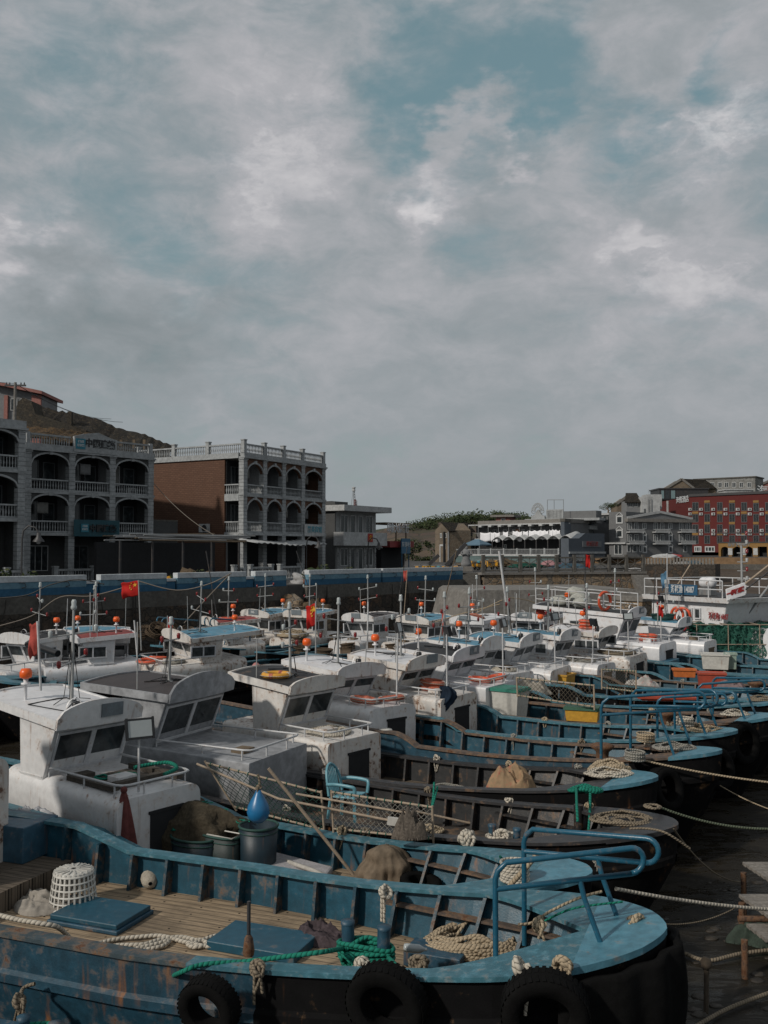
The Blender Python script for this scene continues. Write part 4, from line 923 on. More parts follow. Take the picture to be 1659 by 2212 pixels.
# boarded terrace end with gable window + grey turret building
P7 = P_of(1298, 198, 1353, 194)
r = root_at(P7, 'turret_building', 'mid grey three-storey building with white house-shaped window frames', 'building'); L = P7.xz(1353, 1150)[0]; z1 = P7.xz(1325, 1106)[1]
q = MB(); q.box(L * .32, L, 0, 9, QZ, z1); q.box(-5.5, L * .32, 2.0, 9, QZ, z1 - .5); q.build('wall', lgrey, r)
q = MB(); q.box(-5.8, L * .32, 1.6, 9, z1 - .5, z1 - .1); q.build('roof', white, r)
def house_window(parent, P, u0, u1, v0, v1, vt):
 a = P.xz(u0, v0); b = P.xz(u1, v1); t = P.xz((u0 + u1) / 2, vt)[1]; x0, x1, zz0, zz1 = a[0], b[0], b[1], a[1]; fw = .28; q = MB()
 q.box(x0, x0 + fw, -.12, 0, zz0, zz1); q.box(x1 - fw, x1, -.12, 0, zz0, zz1); q.box(x0, x1, -.12, 0, zz0 - fw, zz0); q.box(x0 + fw, x1 - fw, -.1, 0, zz1 - fw, zz1)
 q.bar((x0 - .05, -.06, zz1 - .05), ((x0 + x1) / 2, -.06, t), .12, .2, 0, (0, 1, 0)); q.bar(((x0 + x1) / 2, -.06, t), (x1 + .05, -.06, zz1 - .05), .12, .2, 0, (0, 1, 0))
 w_ = q.build('window', winf, parent); p = MB(); p.box(x0 + fw, x1 - fw, -.05, -.01, zz0, zz1 - fw); p.build('pane', GL, w_)
house_window(r, P7, 1331, 1346, 1114, 1128, 1107); house_window(r, P7, 1331, 1346, 1144, 1159, 1137)
q = MB(); q.box(-.5, L, -.5, 0, P7.xz(1320, 1172)[1] - .3, P7.xz(1320, 1172)[1]); q.build('ledge', white, r)
a = P7.xz(1327, 1176); b = P7.xz(1345, 1198); window(r, a[0], b[0], max(QZ, b[1]), a[1], -.1, winf, 2, .15, nm='entrance_door')
for (ua, va, ub, vb) in ((1293, 1114, 1300, 1128), (1302, 1114, 1307, 1133)):
 a = P7.xz(ua, va); b = P7.xz(ub, vb); window(r, a[0], b[0], b[1], a[1], 1.92, winfd, 1, .1)
# B7 pediment building
P8 = P_of(1353, 194, 1495, 200)
r = root_at(P8, 'pediment_building', 'grey guesthouse with low pediment, paired windows and three columns of white balconies', 'building'); L = P8.xz(1495, 1150)[0]
ze = P8.xz(1420, 1121)[1]; zf = P8.xz(1420, 1128)[1]; za = P8.xz(1418, 1107)[1]
q = MB(); q.box(0, L, 0, 10, QZ, zf); q.build('wall', lgrey, r)
q = MB(); q.box(-.2, L + .4, -.7, 10, zf, ze); q.build('eaves', conc, r)
q = MB(); q.prism([(0, ze), (L, ze), (L * .5, za)], lambda a, b, t: (a, -.1 + t, b), 9); q.build('pediment', greyw, r)
q = MB(); m_ = (L * .5, za); q.bar((0, -.2, ze + .15), (L * .5, -.2, za + .1), .5, .25, 0, (0, 1, 0)); q.bar((L * .5, -.2, za + .1), (L, -.2, ze + .15), .5, .25, 0, (0, 1, 0)); q.build('moulding', white, r)
for cu in (1367, 1423, 1478):
 for vb in (1148, 1173):
  for du in (-7, 7):
   a = P8.xz(cu + du - 4.5, vb - 19.5); b = P8.xz(cu + du + 4.5, vb - 3); window(r, a[0], b[0], b[1], a[1], -.08, winf, 2, .16)
  a = P8.xz(cu - 15, vb - 5); b = P8.xz(cu + 17, vb + 3); q = MB(); q.box(a[0], b[0], -1.3, -.1, b[1], b[1] + .22); q.box(a[0], b[0], -1.3, -1.2, a[1] - .15, a[1]); n = 26
  for i in range(n):
   x = a[0] + (b[0] - a[0]) * i / n; q.bar((x, -1.25, b[1] + .2), (x + (b[0] - a[0]) / n, -1.25, a[1] - .1), .07, .05); q.bar((x, -1.25, a[1] - .1), (x + (b[0] - a[0]) / n, -1.25, b[1] + .2), .07, .05)
  q.build('balcony', white, r)
for u, vt, v0, v1 in ((1392, None, 1128, 1143), (1448, None, 1128, 1143)):
 a = P8.xz(u - 5, v0 + 1); b = P8.xz(u + 4, v1); window(r, a[0], b[0], b[1], a[1], -.08, winf, 2, .18)
for u in (1392, 1448):
 house_window(r, P8, u - 4.5, u + 4.5, 1155, 1168, 1147); house_window(r, P8, u - 5, u + 5, 1179, 1192, 1172)
for ua, ub in ((1354, 1362), (1366, 1376), (1380, 1386), (1476, 1484)):
 a = P8.xz(ua, 1177); b = P8.xz(ub, 1193); window(r, a[0], b[0], b[1], a[1], -.08, winf, 1, .15)
# B8 red hotel: front faces the harbour, side recedes left
P9 = P_of(1490, 262, 1700, 244); L = P9.xz(1680, 1150)[0]; P9s = P_of(1424, 290, 1490, 262); zt = P9.xz(1490, 1073)[1]
r9 = root_at(P9, 'red_hotel', 'deep red four-storey hotel with dark windows and small ochre panels', 'building')
q = MB(); q.box(0, L + 10, 0, 16, QZ + 2, zt); q.build('wall', red_pl, r9)
q = MB(); q.box(-.2, L + 10, -.3, 16.2, zt, zt + .7); q.build('roof_edge', metal_d, r9)
cols = [(1495.5, 1509), (1521.5, 1534), (1549, 1561), (1575, 1588), (1601, 1614), (1627, 1639.5), (1653, 1666)]
rowsv = [(1085, 1103), (1111, 1128), (1133, 1152), (1157, 1175)]
rowsv2 = [(1087, 1105), (1110.5, 1128), (1133.5, 1151.5), (1156.5, 1174.5)]
for k, (ua, ub) in enumerate(cols):
 for j, (va, vb) in enumerate(rowsv if k % 2 == 0 else rowsv2):
  a = P9.xz(ua, va); b = P9.xz(ub, vb); window(r9, a[0], b[0], b[1], a[1], -.05, winfd, 2, .1, gm=glass('dark_pane', (.012, .014, .016), .2))
  if (j % 2 == (1 if k % 2 == 0 else 0)):
   pv = P9.xz(ua, va - 1); q = MB(); q.box(a[0], b[0], -.1, -.01, pv[1], pv[1] + .58 * 1.05); q.build('ochre_panel', yel_pl, r9)
 for vv in (1099, 1109, 1144.5, 1152):
  a = P9.xz((ub + (cols[k + 1][0] if k < 6 else ub + 12)) / 2, vv) if k < 6 else None
  if a: ac_unit(r9, a[0], -.02, a[1] - .5, 1.0, .7)
for vv in (1099, 1109, 1144.5, 1152): a = P9.xz(1491.5, vv); ac_unit(r9, a[0], -.02, a[1] - .5, .9, .7)
for (ua, ub) in ((1500, 1516), (1523, 1545)):
 a = P9.xz(ua, 1180); b = P9.xz(ub, 1205); window(r9, a[0], b[0], max(b[1], QZ + 2.1), a[1], -.15, winf, 3, .3)
r = root_at(P9s, 'red_hotel_wing', 'blank red side wing of the hotel with white characters near its top corner', 'building'); Ls = P9s.xz(1490, 1100)[0]
q = MB(); q.box(0, Ls, 0, 10, QZ + 2, zt); q.build('wall', red_pl, r)
a = P9s.xz(1475, 1080); text_mb('海悦酒店', 2.0, lambda x, y, t: (a[0] + x, -.1 - t, a[1] + y), .1, sx=1.25 * Ls / 28 * 1.1, bold=.02).build('lettering', letw, r)
a = P9s.xz(1443, 1082); q = MB(); q.box(a[0] - .5, a[0] + .5, -.3, -.02, QZ + 8, a[1]); q.build('pipe_strip', white, r)
# yellow arcade
P10 = P_of(1551, 236, 1700, 224); L = P10.xz(1670, 1190)[0]
r = root_at(P10, 'yellow_arcade', 'ochre arcade with round arches and dark railing below the red hotel', 'building'); z1 = P10.xz(1600, 1173)[1]; zc = P10.xz(1580, 1181)[1]; zb = P10.xz(1600, 1207)[1]
aw = []
for (ua, ub) in ((1557, 1574), (1581, 1604), (1610, 1626)): aw.append((P10.xz(ua, 1190)[0], P10.xz(ub, 1190)[0]))
x = 0; q = MB()
for xa, xb in aw:
 q.box(x, xa, 0, 1, zb, z1); spandrel(q, xa, xb, zc - (xb - xa) / 2 * .9, zc, z1, 0, 1); x = xb
xq = P10.xz(1637, 1190)[0]; q.box(x, xq, 0, 1, zb, z1); xr = P10.xz(1657, 1190)[0]; q.box(xq, xr, 0, 1, z1 - .9, z1); q.box(xr, L + 8, 0, 1, zb, z1); q.build('arcade_wall', yel_pl, r)
q = MB(); q.box(0, L + 8, 2.2, 3, QZ, z1); q.build('back_wall', darkin, r)
q = MB(); q.box(0, L + 8, -.1, 3, z1, z1 + .3)
for i in range(30): q.box(-.5 + i * .9, -.43 + i * .9, -.05, .02, z1 + .3, z1 + 2.4)
q.box(-.5, L + 8, -.05, .05, z1 + 2.3, z1 + 2.5); q.box(-.5, L + 8, -.05, .05, z1 + 1.2, z1 + 1.3); q.build('roof_railing', metal_d, r)
a = P10.xz(1596, 1177); text_mb('渔悦食尚餐厅', 1.0, lambda x, y, t: (a[0] + x, -.05 - t, a[1] + y), .05, sx=.95, bold=.01).build('lettering', metal_g, r)
for u in (1577.5, 1607, 1632):
 a = P10.xz(u, 1184); b = P10.xz(u, 1199); q = MB(); q.box(a[0] - .55, a[0] + .55, -.08, -.01, b[1], a[1]); q.build('poster', white, r)
# buildings above and behind the red hotel
def simple_block(name, label, u0, u1, v0, v1, y, wall, depth=8, wins=(), roofm=None, fm=None, cat='building', ov=.3, y2=None):
 P = P_of(u0, y, u1, y2 or y); r = root_at(P, name, label, cat); L = P.xz(u1, v1)[0]; z1 = P.xz(u0, v0)[1]; z0 = P.xz(u0, v1)[1]
 q = MB(); q.box(0, L, 0, depth, z0, z1); q.build('wall', wall, r)
 if roofm: q = MB(); q.box(-ov, L + ov, -ov, depth + ov, z1, z1 + .4); q.build('roof', roofm, r)
 for (ua, va, ub, vb) in wins: a = P.xz(ua, va); b = P.xz(ub, vb); window(r, a[0], b[0], b[1], a[1], -.06, fm or winf, 2, .14)
 return r, P, L, z0, z1
r, P, L, z0, z1 = simple_block('penthouse', 'dark rooftop structure with pale teal glass corner above the red hotel wing', 1425, 1530, 1057, 1080, 292, metal_d, 10, (), metal_d)
tg = paint('teal_glazing', (.16, .24, .25), 0, 0, .3, .3)
for ua, ub in ((1427, 1435), (1436, 1447), (1448, 1459)): a = P.xz(ua, 1059)[0]; b = P.xz(ub, 1059)[0]; window(r, a, b, z0 + .3, z1 - .2, -.15, metal_d, 1, .14, gm=tg if ua != 1436 else GL)
def gable_house(name, label, u0, ua_, u1, v_e, v_a, v_b, y, wall, roofu=None, wins=(), roofv=None, fm=None):
 P = P_of(u0, y, u1, y); r = root_at(P, name, label, 'building'); L = P.xz(u1, v_b)[0]; zb = P.xz(u0, v_b)[1]; ze = P.xz(u0, v_e)[1]; za = P.xz(u0, v_a)[1]; xm = P.xz(ua_, v_a)[0]
 q = MB(); q.prism([(0, zb), (L, zb), (L, ze), (xm, za), (0, ze)], lambda a, b, t: (a, t, b), 7); q.build('wall', wall, r)
 q = MB(); q.bar((-.3, -.2, ze), (xm, -.2, za + .2), .7, .35, 0, (0, 1, 0)); q.bar((xm, -.2, za + .2), (L + .3, -.2, ze), .7, .35, 0, (0, 1, 0)); q.build('verge', conc, r)
 if roofu:
  xr = P.xz(roofu, v_a)[0]; zr = za if roofv is None else P.xz(roofu, roofv)[1]
  q = MB(); q.add([(L, 0, ze), (xr + (L - xm) * .6, 3, ze), (xr, 6, zr + .3), (xm, 0, za + .2)], [(0, 1, 2, 3)]); q.build('roof', tile_d, r, solid=.25)
  q = MB(); q.box(L, xr + 2, 3.2, 8, zb, ze - .05); q.build('long_wall', wall, r)
 for (ua, va, ub, vb) in wins: a = P.xz(ua, va); b = P.xz(ub, vb); window(r, a[0], b[0], b[1], a[1], (3.12 if a[0] > L else -.06), fm or winf, 2, .14)
 return r
gable_house('stone_gable_house', 'old stone gable house with slumped tile roof on the rise above the red hotel', 1441, 1472, 1497, 1055, 1036, 1066, 310, stm, 1540, (), 1036)
r, P, L, z0, z1 = simple_block('old_block', 'weathered grey upper block with a row of small windows on the skyline', 1500, 1632, 1037, 1075, 318, paint('stained_grey_plaster', (.24, .24, .23), 0, .3, .9, 1.6, sc=.4, spec=.1), 9,
    [(u, 1042, u + 9, 1053) for u in (1534, 1551, 1565, 1581, 1597, 1614)], conc_d, y2=306)
simple_block('white_block', 'low whitewashed block between the red hotel roof and the old grey block', 1568, 1628, 1059, 1080, 288, white, 6, (), white)
r, P, L, z0, z1 = simple_block('sign_wall', 'dark low rooftop wall carrying large white characters at the right edge', 1600, 1690, 1066, 1085, 256, metal_d, 3, ())
a = P.xz(1655, 1060); text_mb('海悦酒店', 2.8, lambda x, y, t: (P.xz(1683, 1060)[0] + x, -.2 - t, a[1] + y - .1), .2, sx=1.1, bold=.02).build('lettering', letw, r)
gable_house('red_roof_house', 'house with a red roof at the right edge of the skyline', 1632, 1665, 1700, 1052, 1038, 1065, 330, pk, None)
simple_block('red_roof', 'bright red metal roof slab behind the sign wall', 1634, 1700, 1041, 1052, 335, paint('red_metal_roof', (.22, .04, .035), 0, 0, .6, .5), 4, (), cat='roof')
gable_house('brick_house', 'ruined brick gable house on the skyline left of the white blocks', 1332, 1352, 1384, 1090, 1075, 1108, 270, stm, None)
r, P, L, z0, z1 = simple_block('tiled_house', 'small tiled house with two windows between the ruined brick gable and the white blocks', 1354, 1386, 1082, 1112, 264, greyw, 6, [(1358, 1086, 1366, 1096), (1369, 1085, 1378, 1095)])
q = MB(); q.add([(-.8, -1, z1 - .5), (L, -1, z1 - .5), (L, 5, z1 + 2.4), (1.0, 5, z1 + 2.4)], [(0, 1, 2, 3)]); q.build('roof', tile_d, r, solid=.25)
r, P, L, z0, z1 = simple_block('white_building', 'plain whitewashed building with a wall ladder beside the red wing', 1387, 1426, 1073, 1115, 262, white, 7, [(1391, 1099, 1395, 1111)], None, winfd)
q = MB(); a = P.xz(1399, 1075)[0]; b = P.xz(1402, 1075)[0]; q.bar((a, -.3, z0), (a, -.3, z1 - .6), .12); q.bar((b + .5, -.3, z0), (b + .5, -.3, z1 - .6), .12)
for i in range(20): z = z0 + i * .38; q.bar((a, -.3, z), (b + .5, -.3, z), .07)
q.build('ladder', metal_g, r)
simple_block('white_annex', 'taller white stair block standing behind the plain whitewashed building', 1397, 1430, 1068, 1100, 270, white, 5, ())
# low hill under these houses
ground_hump('hillside', [(1240, 1140), (1275, 1118), (1300, 1110), (1330, 1105), (1390, 1108), (1430, 1085), (1520, 1072), (1640, 1062), (1760, 1070)], 262, 300, paint('scrub_slope', (.05, .055, .028), 0, 0, .95, 1, sc=.15), rough_=.8)
# ---------------------------------------------------------------- far harbour edge
orange_w = paint('sandy_retaining_wall', (.20, .13, .075), 0, .1, .9, .9, sc=.3, spec=.1)
PF = P_of(1385, 160, 1680, 150)
r = root_at(PF, 'retaining_wall', 'sandy-brown retaining wall below the guesthouse and yellow arcade', 'wall'); L = PF.xz(1690, 1210)[0]; z1 = PF.xz(1500, 1204)[1]; z0 = PF.xz(1500, 1218)[1]
q = MB(); q.box(-8, L, 0, 1.5, 0, z1); q.build('wall', orange_w, r); q = MB(); q.box(-8, L, -.4, -.01, z0 - 3.0, z0); q.build('footing', conc_d, r)
mb = MB(); mb.add([(xat(1385, 160) - 6, 160, z1 - .05), (150, 150, z1 - .05), (220, 400, z1 + .2), (xat(1100, 400), 400, z1 + .2), (xat(1030, 200), 196, QZ + .01), (xat(1250, 170), 168, QZ + .01)], [(0, 1, 2, 3, 4, 5)])
tag(mb.build('terrace_ground', asph), kind='structure')
# beach
beachm = paint('brown_mud_beach', (.085, .062, .045), 0, 0, .9, 1.2, sc=.4, bump=.8, spec=.2)
mb = MB(); mb.grid(lambda i, j: (20 + i * 90, 66 + j * 88, .15 + 3.2 * j ** 1.1 + .25 * mnoise.noise(Vector((i * 12, j * 14, 0)))), 40, 40); tag(mb.build('beach', beachm), kind='structure')
# dark sea wall in front of far terrace
PD = P_of(1390, 126, 1560, 122); r = root_at(PD, 'sea_wall', 'dark stepped sea wall with small posts across the far beach', 'wall'); L = PD.xz(1545, 1230)[0]; z1 = PD.xz(1450, 1219)[1]
q = MB(); q.box(-2, L, 0, 8, 0, z1); q.build('wall', wallst, r); q = MB()
for i in range(22): q.box(i * L / 22, i * L / 22 + .25, .1, .35, z1, z1 + .8)
q.build('bollard_row', conc, r)
# right stone quay: wall facing us + slab
PR = P_of(1045, 85, 1392, 90); LR = PR.xz(1392, 1250)[0]; zR = PR.xz(1200, 1236)[1]
r = root_at(PR, 'stone_quay', 'sunlit stone quay wall of brown rubble at the head of the harbour', 'quay wall')
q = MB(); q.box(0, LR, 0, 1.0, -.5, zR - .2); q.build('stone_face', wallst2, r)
q = MB(); q.box(-.3, LR + .2, -.15, 1.1, zR - .2, zR); q.build('coping', conc, r)
q = MB(); q.hexa([(LR - .2, -1.8, -.5), (LR + 2.2, -1.8, -.5), (LR + 2.2, 1.2, -.5), (LR - .2, 1.2, -.5), (LR - 1.5, -.3, zR - .3), (LR + .2, -.3, zR - .3), (LR + .2, 1.1, zR - .3), (LR - 1.5, 1.1, zR - .3)]); q.build('buttress', conc, r)
q = MB(); q.box(LR + .2, LR + 1.2, 1.2, 40, -.5, zR - .1); q.build('return_wall', wallst, r)
mb = MB(); A = PR.pt(-8, 1.0); B = PR.pt(LR + .3, 1.0); D = PR.pt(LR + .3, 76); E_ = PR.pt(-40, 76)
mb.add([(A.x, A.y, zR - .03), (B.x, B.y, zR - .03), (D.x, D.y, zR - .03), (E_.x, E_.y, zR - .03)], [(0, 1, 2, 3)]); tag(mb.build('quay_slab', asph), kind='structure')
# corner stairs
PC = P_of(1003, 82.5, 1045, 82.5); r = root_at(PC, 'quay_stairs', 'concrete stairs in the inner corner between the two quay walls', 'stairs'); L = PC.xz(1044, 1250)[0]
q = MB()
for i in range(13): q.box(0, L, .2 + i * .22, .42 + i * .22, .0, zR - .3 * (13 - i) + .1)
q.box(-.3, L + .3, 3.1, 4, 0, zR - .02); q.build('step', conc_d, r)
# concrete slip block in front
PB = P_of(1010, 60, 1388, 62); L = PB.xz(1388, 1290)[0]; zb = PB.xz(1200, 1274)[1]
o = MB(); o.prism([(-.9, -.5), (L, -.5), (L, zb - .15), (L - .4, zb), (.5, zb), (.2, zb - .2)], lambda a, b, t: (a, t, b), 9); ob = o.build('concrete_block', conc, bevel=.08); ob.location = (PB.o.x, PB.o.y, 0); ob.rotation_euler.z = PB.rz
tag(ob, 'large pale concrete landing block rising behind the far wheelhouses', 'landing block')
PQ = P_of(1385, 60, 1480, 63); L = PQ.xz(1480, 1290)[0]; z1 = PQ.xz(1430, 1287)[1]
r = root_at(PQ, 'stone_jetty', 'brown stone jetty continuing right from the concrete landing block', 'jetty'); q = MB(); q.box(0, L, 0, 10, -.5, z1 - .3); q.build('stone_face', wallst2, r); q = MB(); q.box(-.1, L, -.1, 10, z1 - .3, z1); q.build('coping', conc, r)
PW = P_of(1570, 58, 1720, 56); L = PW.xz(1720, 1290)[0]; z1 = PW.xz(1620, 1294)[1]
r = root_at(PW, 'capped_wall', 'pale capped stone wall at the right edge behind the large white boat', 'wall'); q = MB(); q.box(0, L, 0, 1.4, -.5, z1 - .5); q.build('stone_face', wallst2, r); q = MB(); q.box(-.1, L, -.12, 1.5, z1 - .5, z1); q.build('cap', white, r)
# mooring bollard + net heap on the block
p = site(1268, 1263, zR - .9);
# concrete fence on the stone quay
fence = root_at(PR, 'quay_fence', 'dark grey concrete fence with crossed bars along the stone quay', 'fence', 0, .1); n = 9
q = MB(); q.box(0, LR, 0, .14, zR + 1.25, zR + 1.4); q.box(0, LR, 0, .14, zR + .12, zR + .24); q.build('rail', conc_d, fence)
for i in range(n + 1):
 x = LR * i / n; q = MB(); q.box(x - .14, x + .14, -.06, .2, zR, zR + 1.6); q.build('post', conc_d, fence)
 if i < n:
  x2 = LR * (i + 1) / n; q = MB(); q.bar((x, .05, zR + .2), (x2, .05, zR + 1.3), .05); q.bar((x, .05, zR + 1.3), (x2, .05, zR + .2), .05); q.bar(((x + x2) / 2, .05, zR + .2), ((x + x2) / 2, .05, zR + 1.3), .04); q.build('lattice', conc_d, fence)
# clutter on that quay: nets, tarps
def heap(name, label, cat, c, r_, sc, mat_, jit=.5, group=None, n=12, parent=None):
 q = MB()
 def f(i, j):
  a = i * 2 * PI; e = j * PI / 2; p = Vector((math.cos(a) * math.cos(e), math.sin(a) * math.cos(e), math.sin(e)))
  k = 1 + jit * mnoise.fractal(p * 2.3 + Vector(c) * 1.7, 1, 2, 3)
  return (c[0] + p.x * r_ * sc[0] * k, c[1] + p.y * r_ * sc[1] * k, c[2] + p.z * r_ * sc[2] * k - .02)
 q.grid(f, n * 2, n, smooth=True); o = q.build(name, mat_, parent); return tag(o, label, cat, group) if parent is None else o
cl_pink = paint('pink_tarp', (.33, .17, .18), 0, 0, .8, .6); cl_green = paint('green_net', (.02, .085, .065), 0, 0, .95, 1.4, sc=3, bump=1.2, spec=.1); cl_brown = paint('brown_net', (.12, .09, .06), 0, 0, .95, 1.6, sc=3, bump=1.2, spec=.1)
cl_red = paint('red_tarp', (.34, .035, .03), 0, 0, .7, .4); cl_blue = paint('blue_tarp', (.03, .075, .11), 0, 0, .8, .7); cl_grey = paint('grey_tarp', (.30, .30, .30), 0, 0, .85, .7)
for (u, v, y, r_, sc, m_, lab) in ((1184, 1210, 118, 1.5, (1.1, 1, .4), cl_pink, 'faded pink tarp heap on the stone quay beside the net piles'), (1085, 1212, 118, 2.6, (1.3, 1, .3), cl_brown, 'long brown net pile on the stone quay in front of the hotel terrace'),
  (1035, 1212, 116, 1.6, (1.6, 1, .35), cl_brown, 'lower brown net pile near the statue'), (1140, 1214, 112, 1.4, (1.5, 1, .35), cl_green, 'small dark green net pile left of the pink tarp'), (1240, 1216, 110, 1.4, (1.6, 1, .3), cl_blue, 'blue-grey covered gear behind the crossed-bar fence')):
 p = atd(u, v, y); heap('net_pile', lab, 'net pile', (p.x, y, zR), r_, sc, m_, .6)
for (u, v, y, r_, sc, m_, lab, nm) in ((1455, 1204, 156, 1.4, (1.1, .8, .4), cl_red, 'red tarp over a boat on the sandy terrace', 'boat_cover'), (1438, 1204, 152, 1.9, (1.2, .6, .32), white, 'off-white tarp over a boat left of the red tarp', 'boat_cover'), (1475, 1220, 128, .8, (1.6, 1, .4), cl_grey, 'grey gear heap on the dark sea wall', 'gear_heap'), (1497, 1220, 128, .8, (1.6, 1, .6), cl_blue, 'blue tarp heap right of the grey gear on the sea wall', 'gear_heap'), (1370, 1224, 95, .7, (1.5, 1, .4), cl_grey, 'pale float heap at the right end of the crossed-bar fence', 'gear_heap')):
 p = atd(u, v, y); heap(nm, lab, 'tarp' if 'cover' in nm else 'gear', (p.x, y, (z1 if y < 70 else (PF.xz(1500, 1204)[1] if y > 140 else (PD.xz(1450, 1219)[1] if y > 110 else zR)))), r_, sc, m_, .25)
# statue
p = atd(1007, 1215, 92); r = thing('statue', 'grey stone statue of a robed standing figure on a plinth at the quay corner', 'statue', (p.x, 92, QZ)); zt = atd(1007, 1180, 92).z - QZ
q = MB(); q.box(-.6, .6, -.6, .6, 0, .9); q.build('plinth', conc, r, bevel=.04)
h = zt - .9; q = MB(); q.lathe([(.0, .9), (.52, .9), (.5, .9 + h * .15), (.36, .9 + h * .4), (.40, .9 + h * .6), (.46, .9 + h * .74), (.34, .9 + h * .8), (.12, .9 + h * .84), (.15, .9 + h * .88), (.19, .9 + h * .93), (.15, .9 + h * .98), (0, .9 + h)], 14, 0, f=lambda x, y, z: (x * (1 + .08 * math.sin(z * 7)), y * .75, z))
q.tube([(-.42, -.1, .9 + h * .74), (-.5, -.3, .9 + h * .6), (-.1, -.42, .9 + h * .62)], [.12, .1, .07], 7); q.tube([(.42, -.1, .9 + h * .74), (.5, -.3, .9 + h * .58), (.1, -.42, .9 + h * .6)], [.12, .1, .07], 7); q.build('figure', greyw, r)
# scooters
scm = [paint('scooter_yellow', (.48, .24, .015), 0, 0, .4, .2), paint('tyre_black', (.014, .014, .014), 0, 0, .8, .2), metal_g, paint('scooter_blue', (.05, .22, .27), 0, 0, .4, .2)]
def scooter(col):
 r = thing('scooter', 'scooter', 'scooter');
 for x in (-.62, .62): q = MB(); q.tor((x, 0, .26), .2, .065, 12, 6, nrm=(0, 1, 0)); q.build('wheel', scm[1], r)
 q = MB(); q.box(-.3, .35, -.14, .14, .28, .36); q.hexa([(-.8, -.13, .4), (-.15, -.15, .3), (-.15, .15, .3), (-.8, .13, .4), (-.85, -.12, .68), (-.1, -.14, .68), (-.1, .14, .68), (-.85, .12, .68)]); q.hexa([(.35, -.18, .3), (.5, -.16, .3), (.5, .16, .3), (.35, .18, .3), (.32, -.17, .95), (.42, -.15, .95), (.42, .15, .95), (.32, .17, .95)]); q.build('body', col, r, bevel=.03)
 q = MB(); q.box(-.8, -.1, -.13, .13, .68, .78); q.build('seat', scm[1], r, bevel=.03)
 q = MB(); q.tube([(.62, 0, .3), (.42, 0, .98)], .03, 5); q.tube([(.4, -.32, 1.02), (.4, .32, 1.02)], .025, 5); q.tube([(.4, -.25, 1.02), (.42, -.3, 1.22)], .012, 4); q.build('handlebar', scm[2], r); return r
sA = scooter(scm[0]); sB = scooter(scm[3]); rn = random.Random(8)
spots = [(898, 90), (908, 92), (914, 89), (925, 93), (935, 90), (943, 92), (952, 89), (967, 93), (976, 90), (985, 92), (1020, 96), (1030, 97), (1038, 95), (1056, 98), (1068, 99)]
for i, (u, y) in enumerate(spots):
 src = sB if i in (5, 11) else sA; o = src if (i == 0 or i == 5) else copy_tree(src)
 o.location = (xat(u, y), y, QZ if u < 1010 else zR); o.rotation_euler.z = R(rn.choice((60, 75, 240, 50, 95)) + rn.uniform(-15, 15))
 side = ['leftmost by the red restaurant', 'second from the restaurant', 'third from the restaurant', 'fourth from the restaurant', 'fifth from the restaurant', 'sixth from the restaurant', 'seventh from the restaurant', 'third left of the statue', 'second left of the statue', 'just left of the statue', 'just right of the statue', 'second right of the statue', 'third right of the statue', 'fourth right of the statue', 'behind the first fence bay'][i]
 o['label'] = ('teal' if i in (5, 11) else 'yellow') + ' scooter parked on the quay, ' + side; o['group'] = 'scooters parked along the quay'
# conveyor beams leaning at the corner
for (u0, v0, u1, v1, y, lab) in ((963, 1222, 1007, 1174, 88, 'long grey steel beam leaning up beside the statue'), (969, 1224, 999, 1180, 88.6, 'shorter grey steel beam parallel to the leaning one'), (926, 1220, 948, 1199, 93, 'short dark girder leaning left of the long beams')):
 a = atd(u0, v0, y); b = atd(u1, v1, y); q = MB(); q.bar(a, b, .28, .34); q.bar(a + Vector((0, .5, 0)), b + Vector((0, .5, 0)), .12, .3)
 for i in range(9): c = a.lerp(b, (i + .5) / 9); q.bar(c, c + Vector((0, .5, 0)), .1)
 tag(q.build('steel_beam', metal_d), lab, 'beam')
# small quay clutter behind parapet: crates, bins, tarps, pipes, people-free
rn = random.Random(21)
clut = [(40, 'white_box', 'white foam box behind the parapet at the far left', white, .5), (95, 'gear_bag', 'dark gear bag on the quay by the white board', metal_d, .4), (300, 'foam_box', 'long white foam box lying on the parapet edge', white, .5), (318, 'net_bag', 'orange-brown net bag beside the long white foam box', cl_brown, .45), (395, 'yellow_crate', 'yellow crates stacked outside the dark shed', scm[0], .5), (440, 'blue_barrel', 'blue barrel in the dark shed', band_b, .5), (470, 'gear_heap', 'tangled dark gear heap by the shed', cl_brown, .7), (735, 'plant_bush', 'dark bush in planters right of the brown brick arcade', leafm, .7), (770, 'gear_heap', 'low pile of mixed gear before the white office', cl_blue, .6), (700, 'gear_heap', 'heap of ropes and cloth beside the quay steps', cl_grey, .6)]
for (u, nm, lab, m_, s) in clut:
 a = WL.xz(u, 1230)[0]; p = WL.pt(a, 1.6 + rn.random()); heap(nm, lab, nm.replace('_', ' '), (p.x, p.y, QZ), s * 1.5, (1.3, .8, .9), m_, .5)
# dark shed with pipes between annex and brick building
PSd = Plane(WL.pt(wx(383), 6), WL.pt(wx(500), 6)); L = PSd.xz(520, 1200)[0]
r = root_at(PSd, 'quay_shed', 'dark open quayside shed roofed with loose pipes and blue sheeting', 'shed')
q = MB(); q.box(0, L, 3, 3.3, QZ, 6.8); q.build('back_wall', darkin, r)
q = MB()
for i in range(5): q.bar((L * i / 4, .2, QZ), (L * i / 4, .2, 6.9), .12)
q.build('post', metal_d, r); q = MB()
for i in range(16): y = rn.uniform(-.8, 3); z = 6.9 + rn.uniform(0, .45); q.tube([(rn.uniform(-1, 2), y, z), (L + rn.uniform(-2, 1.5), y + rn.uniform(-.6, .6), z + rn.uniform(-.2, .2))], .05, 5, rn.choice((0, 0, 1)))
q.build('roof_pipes', [metal_g, wooden], r)
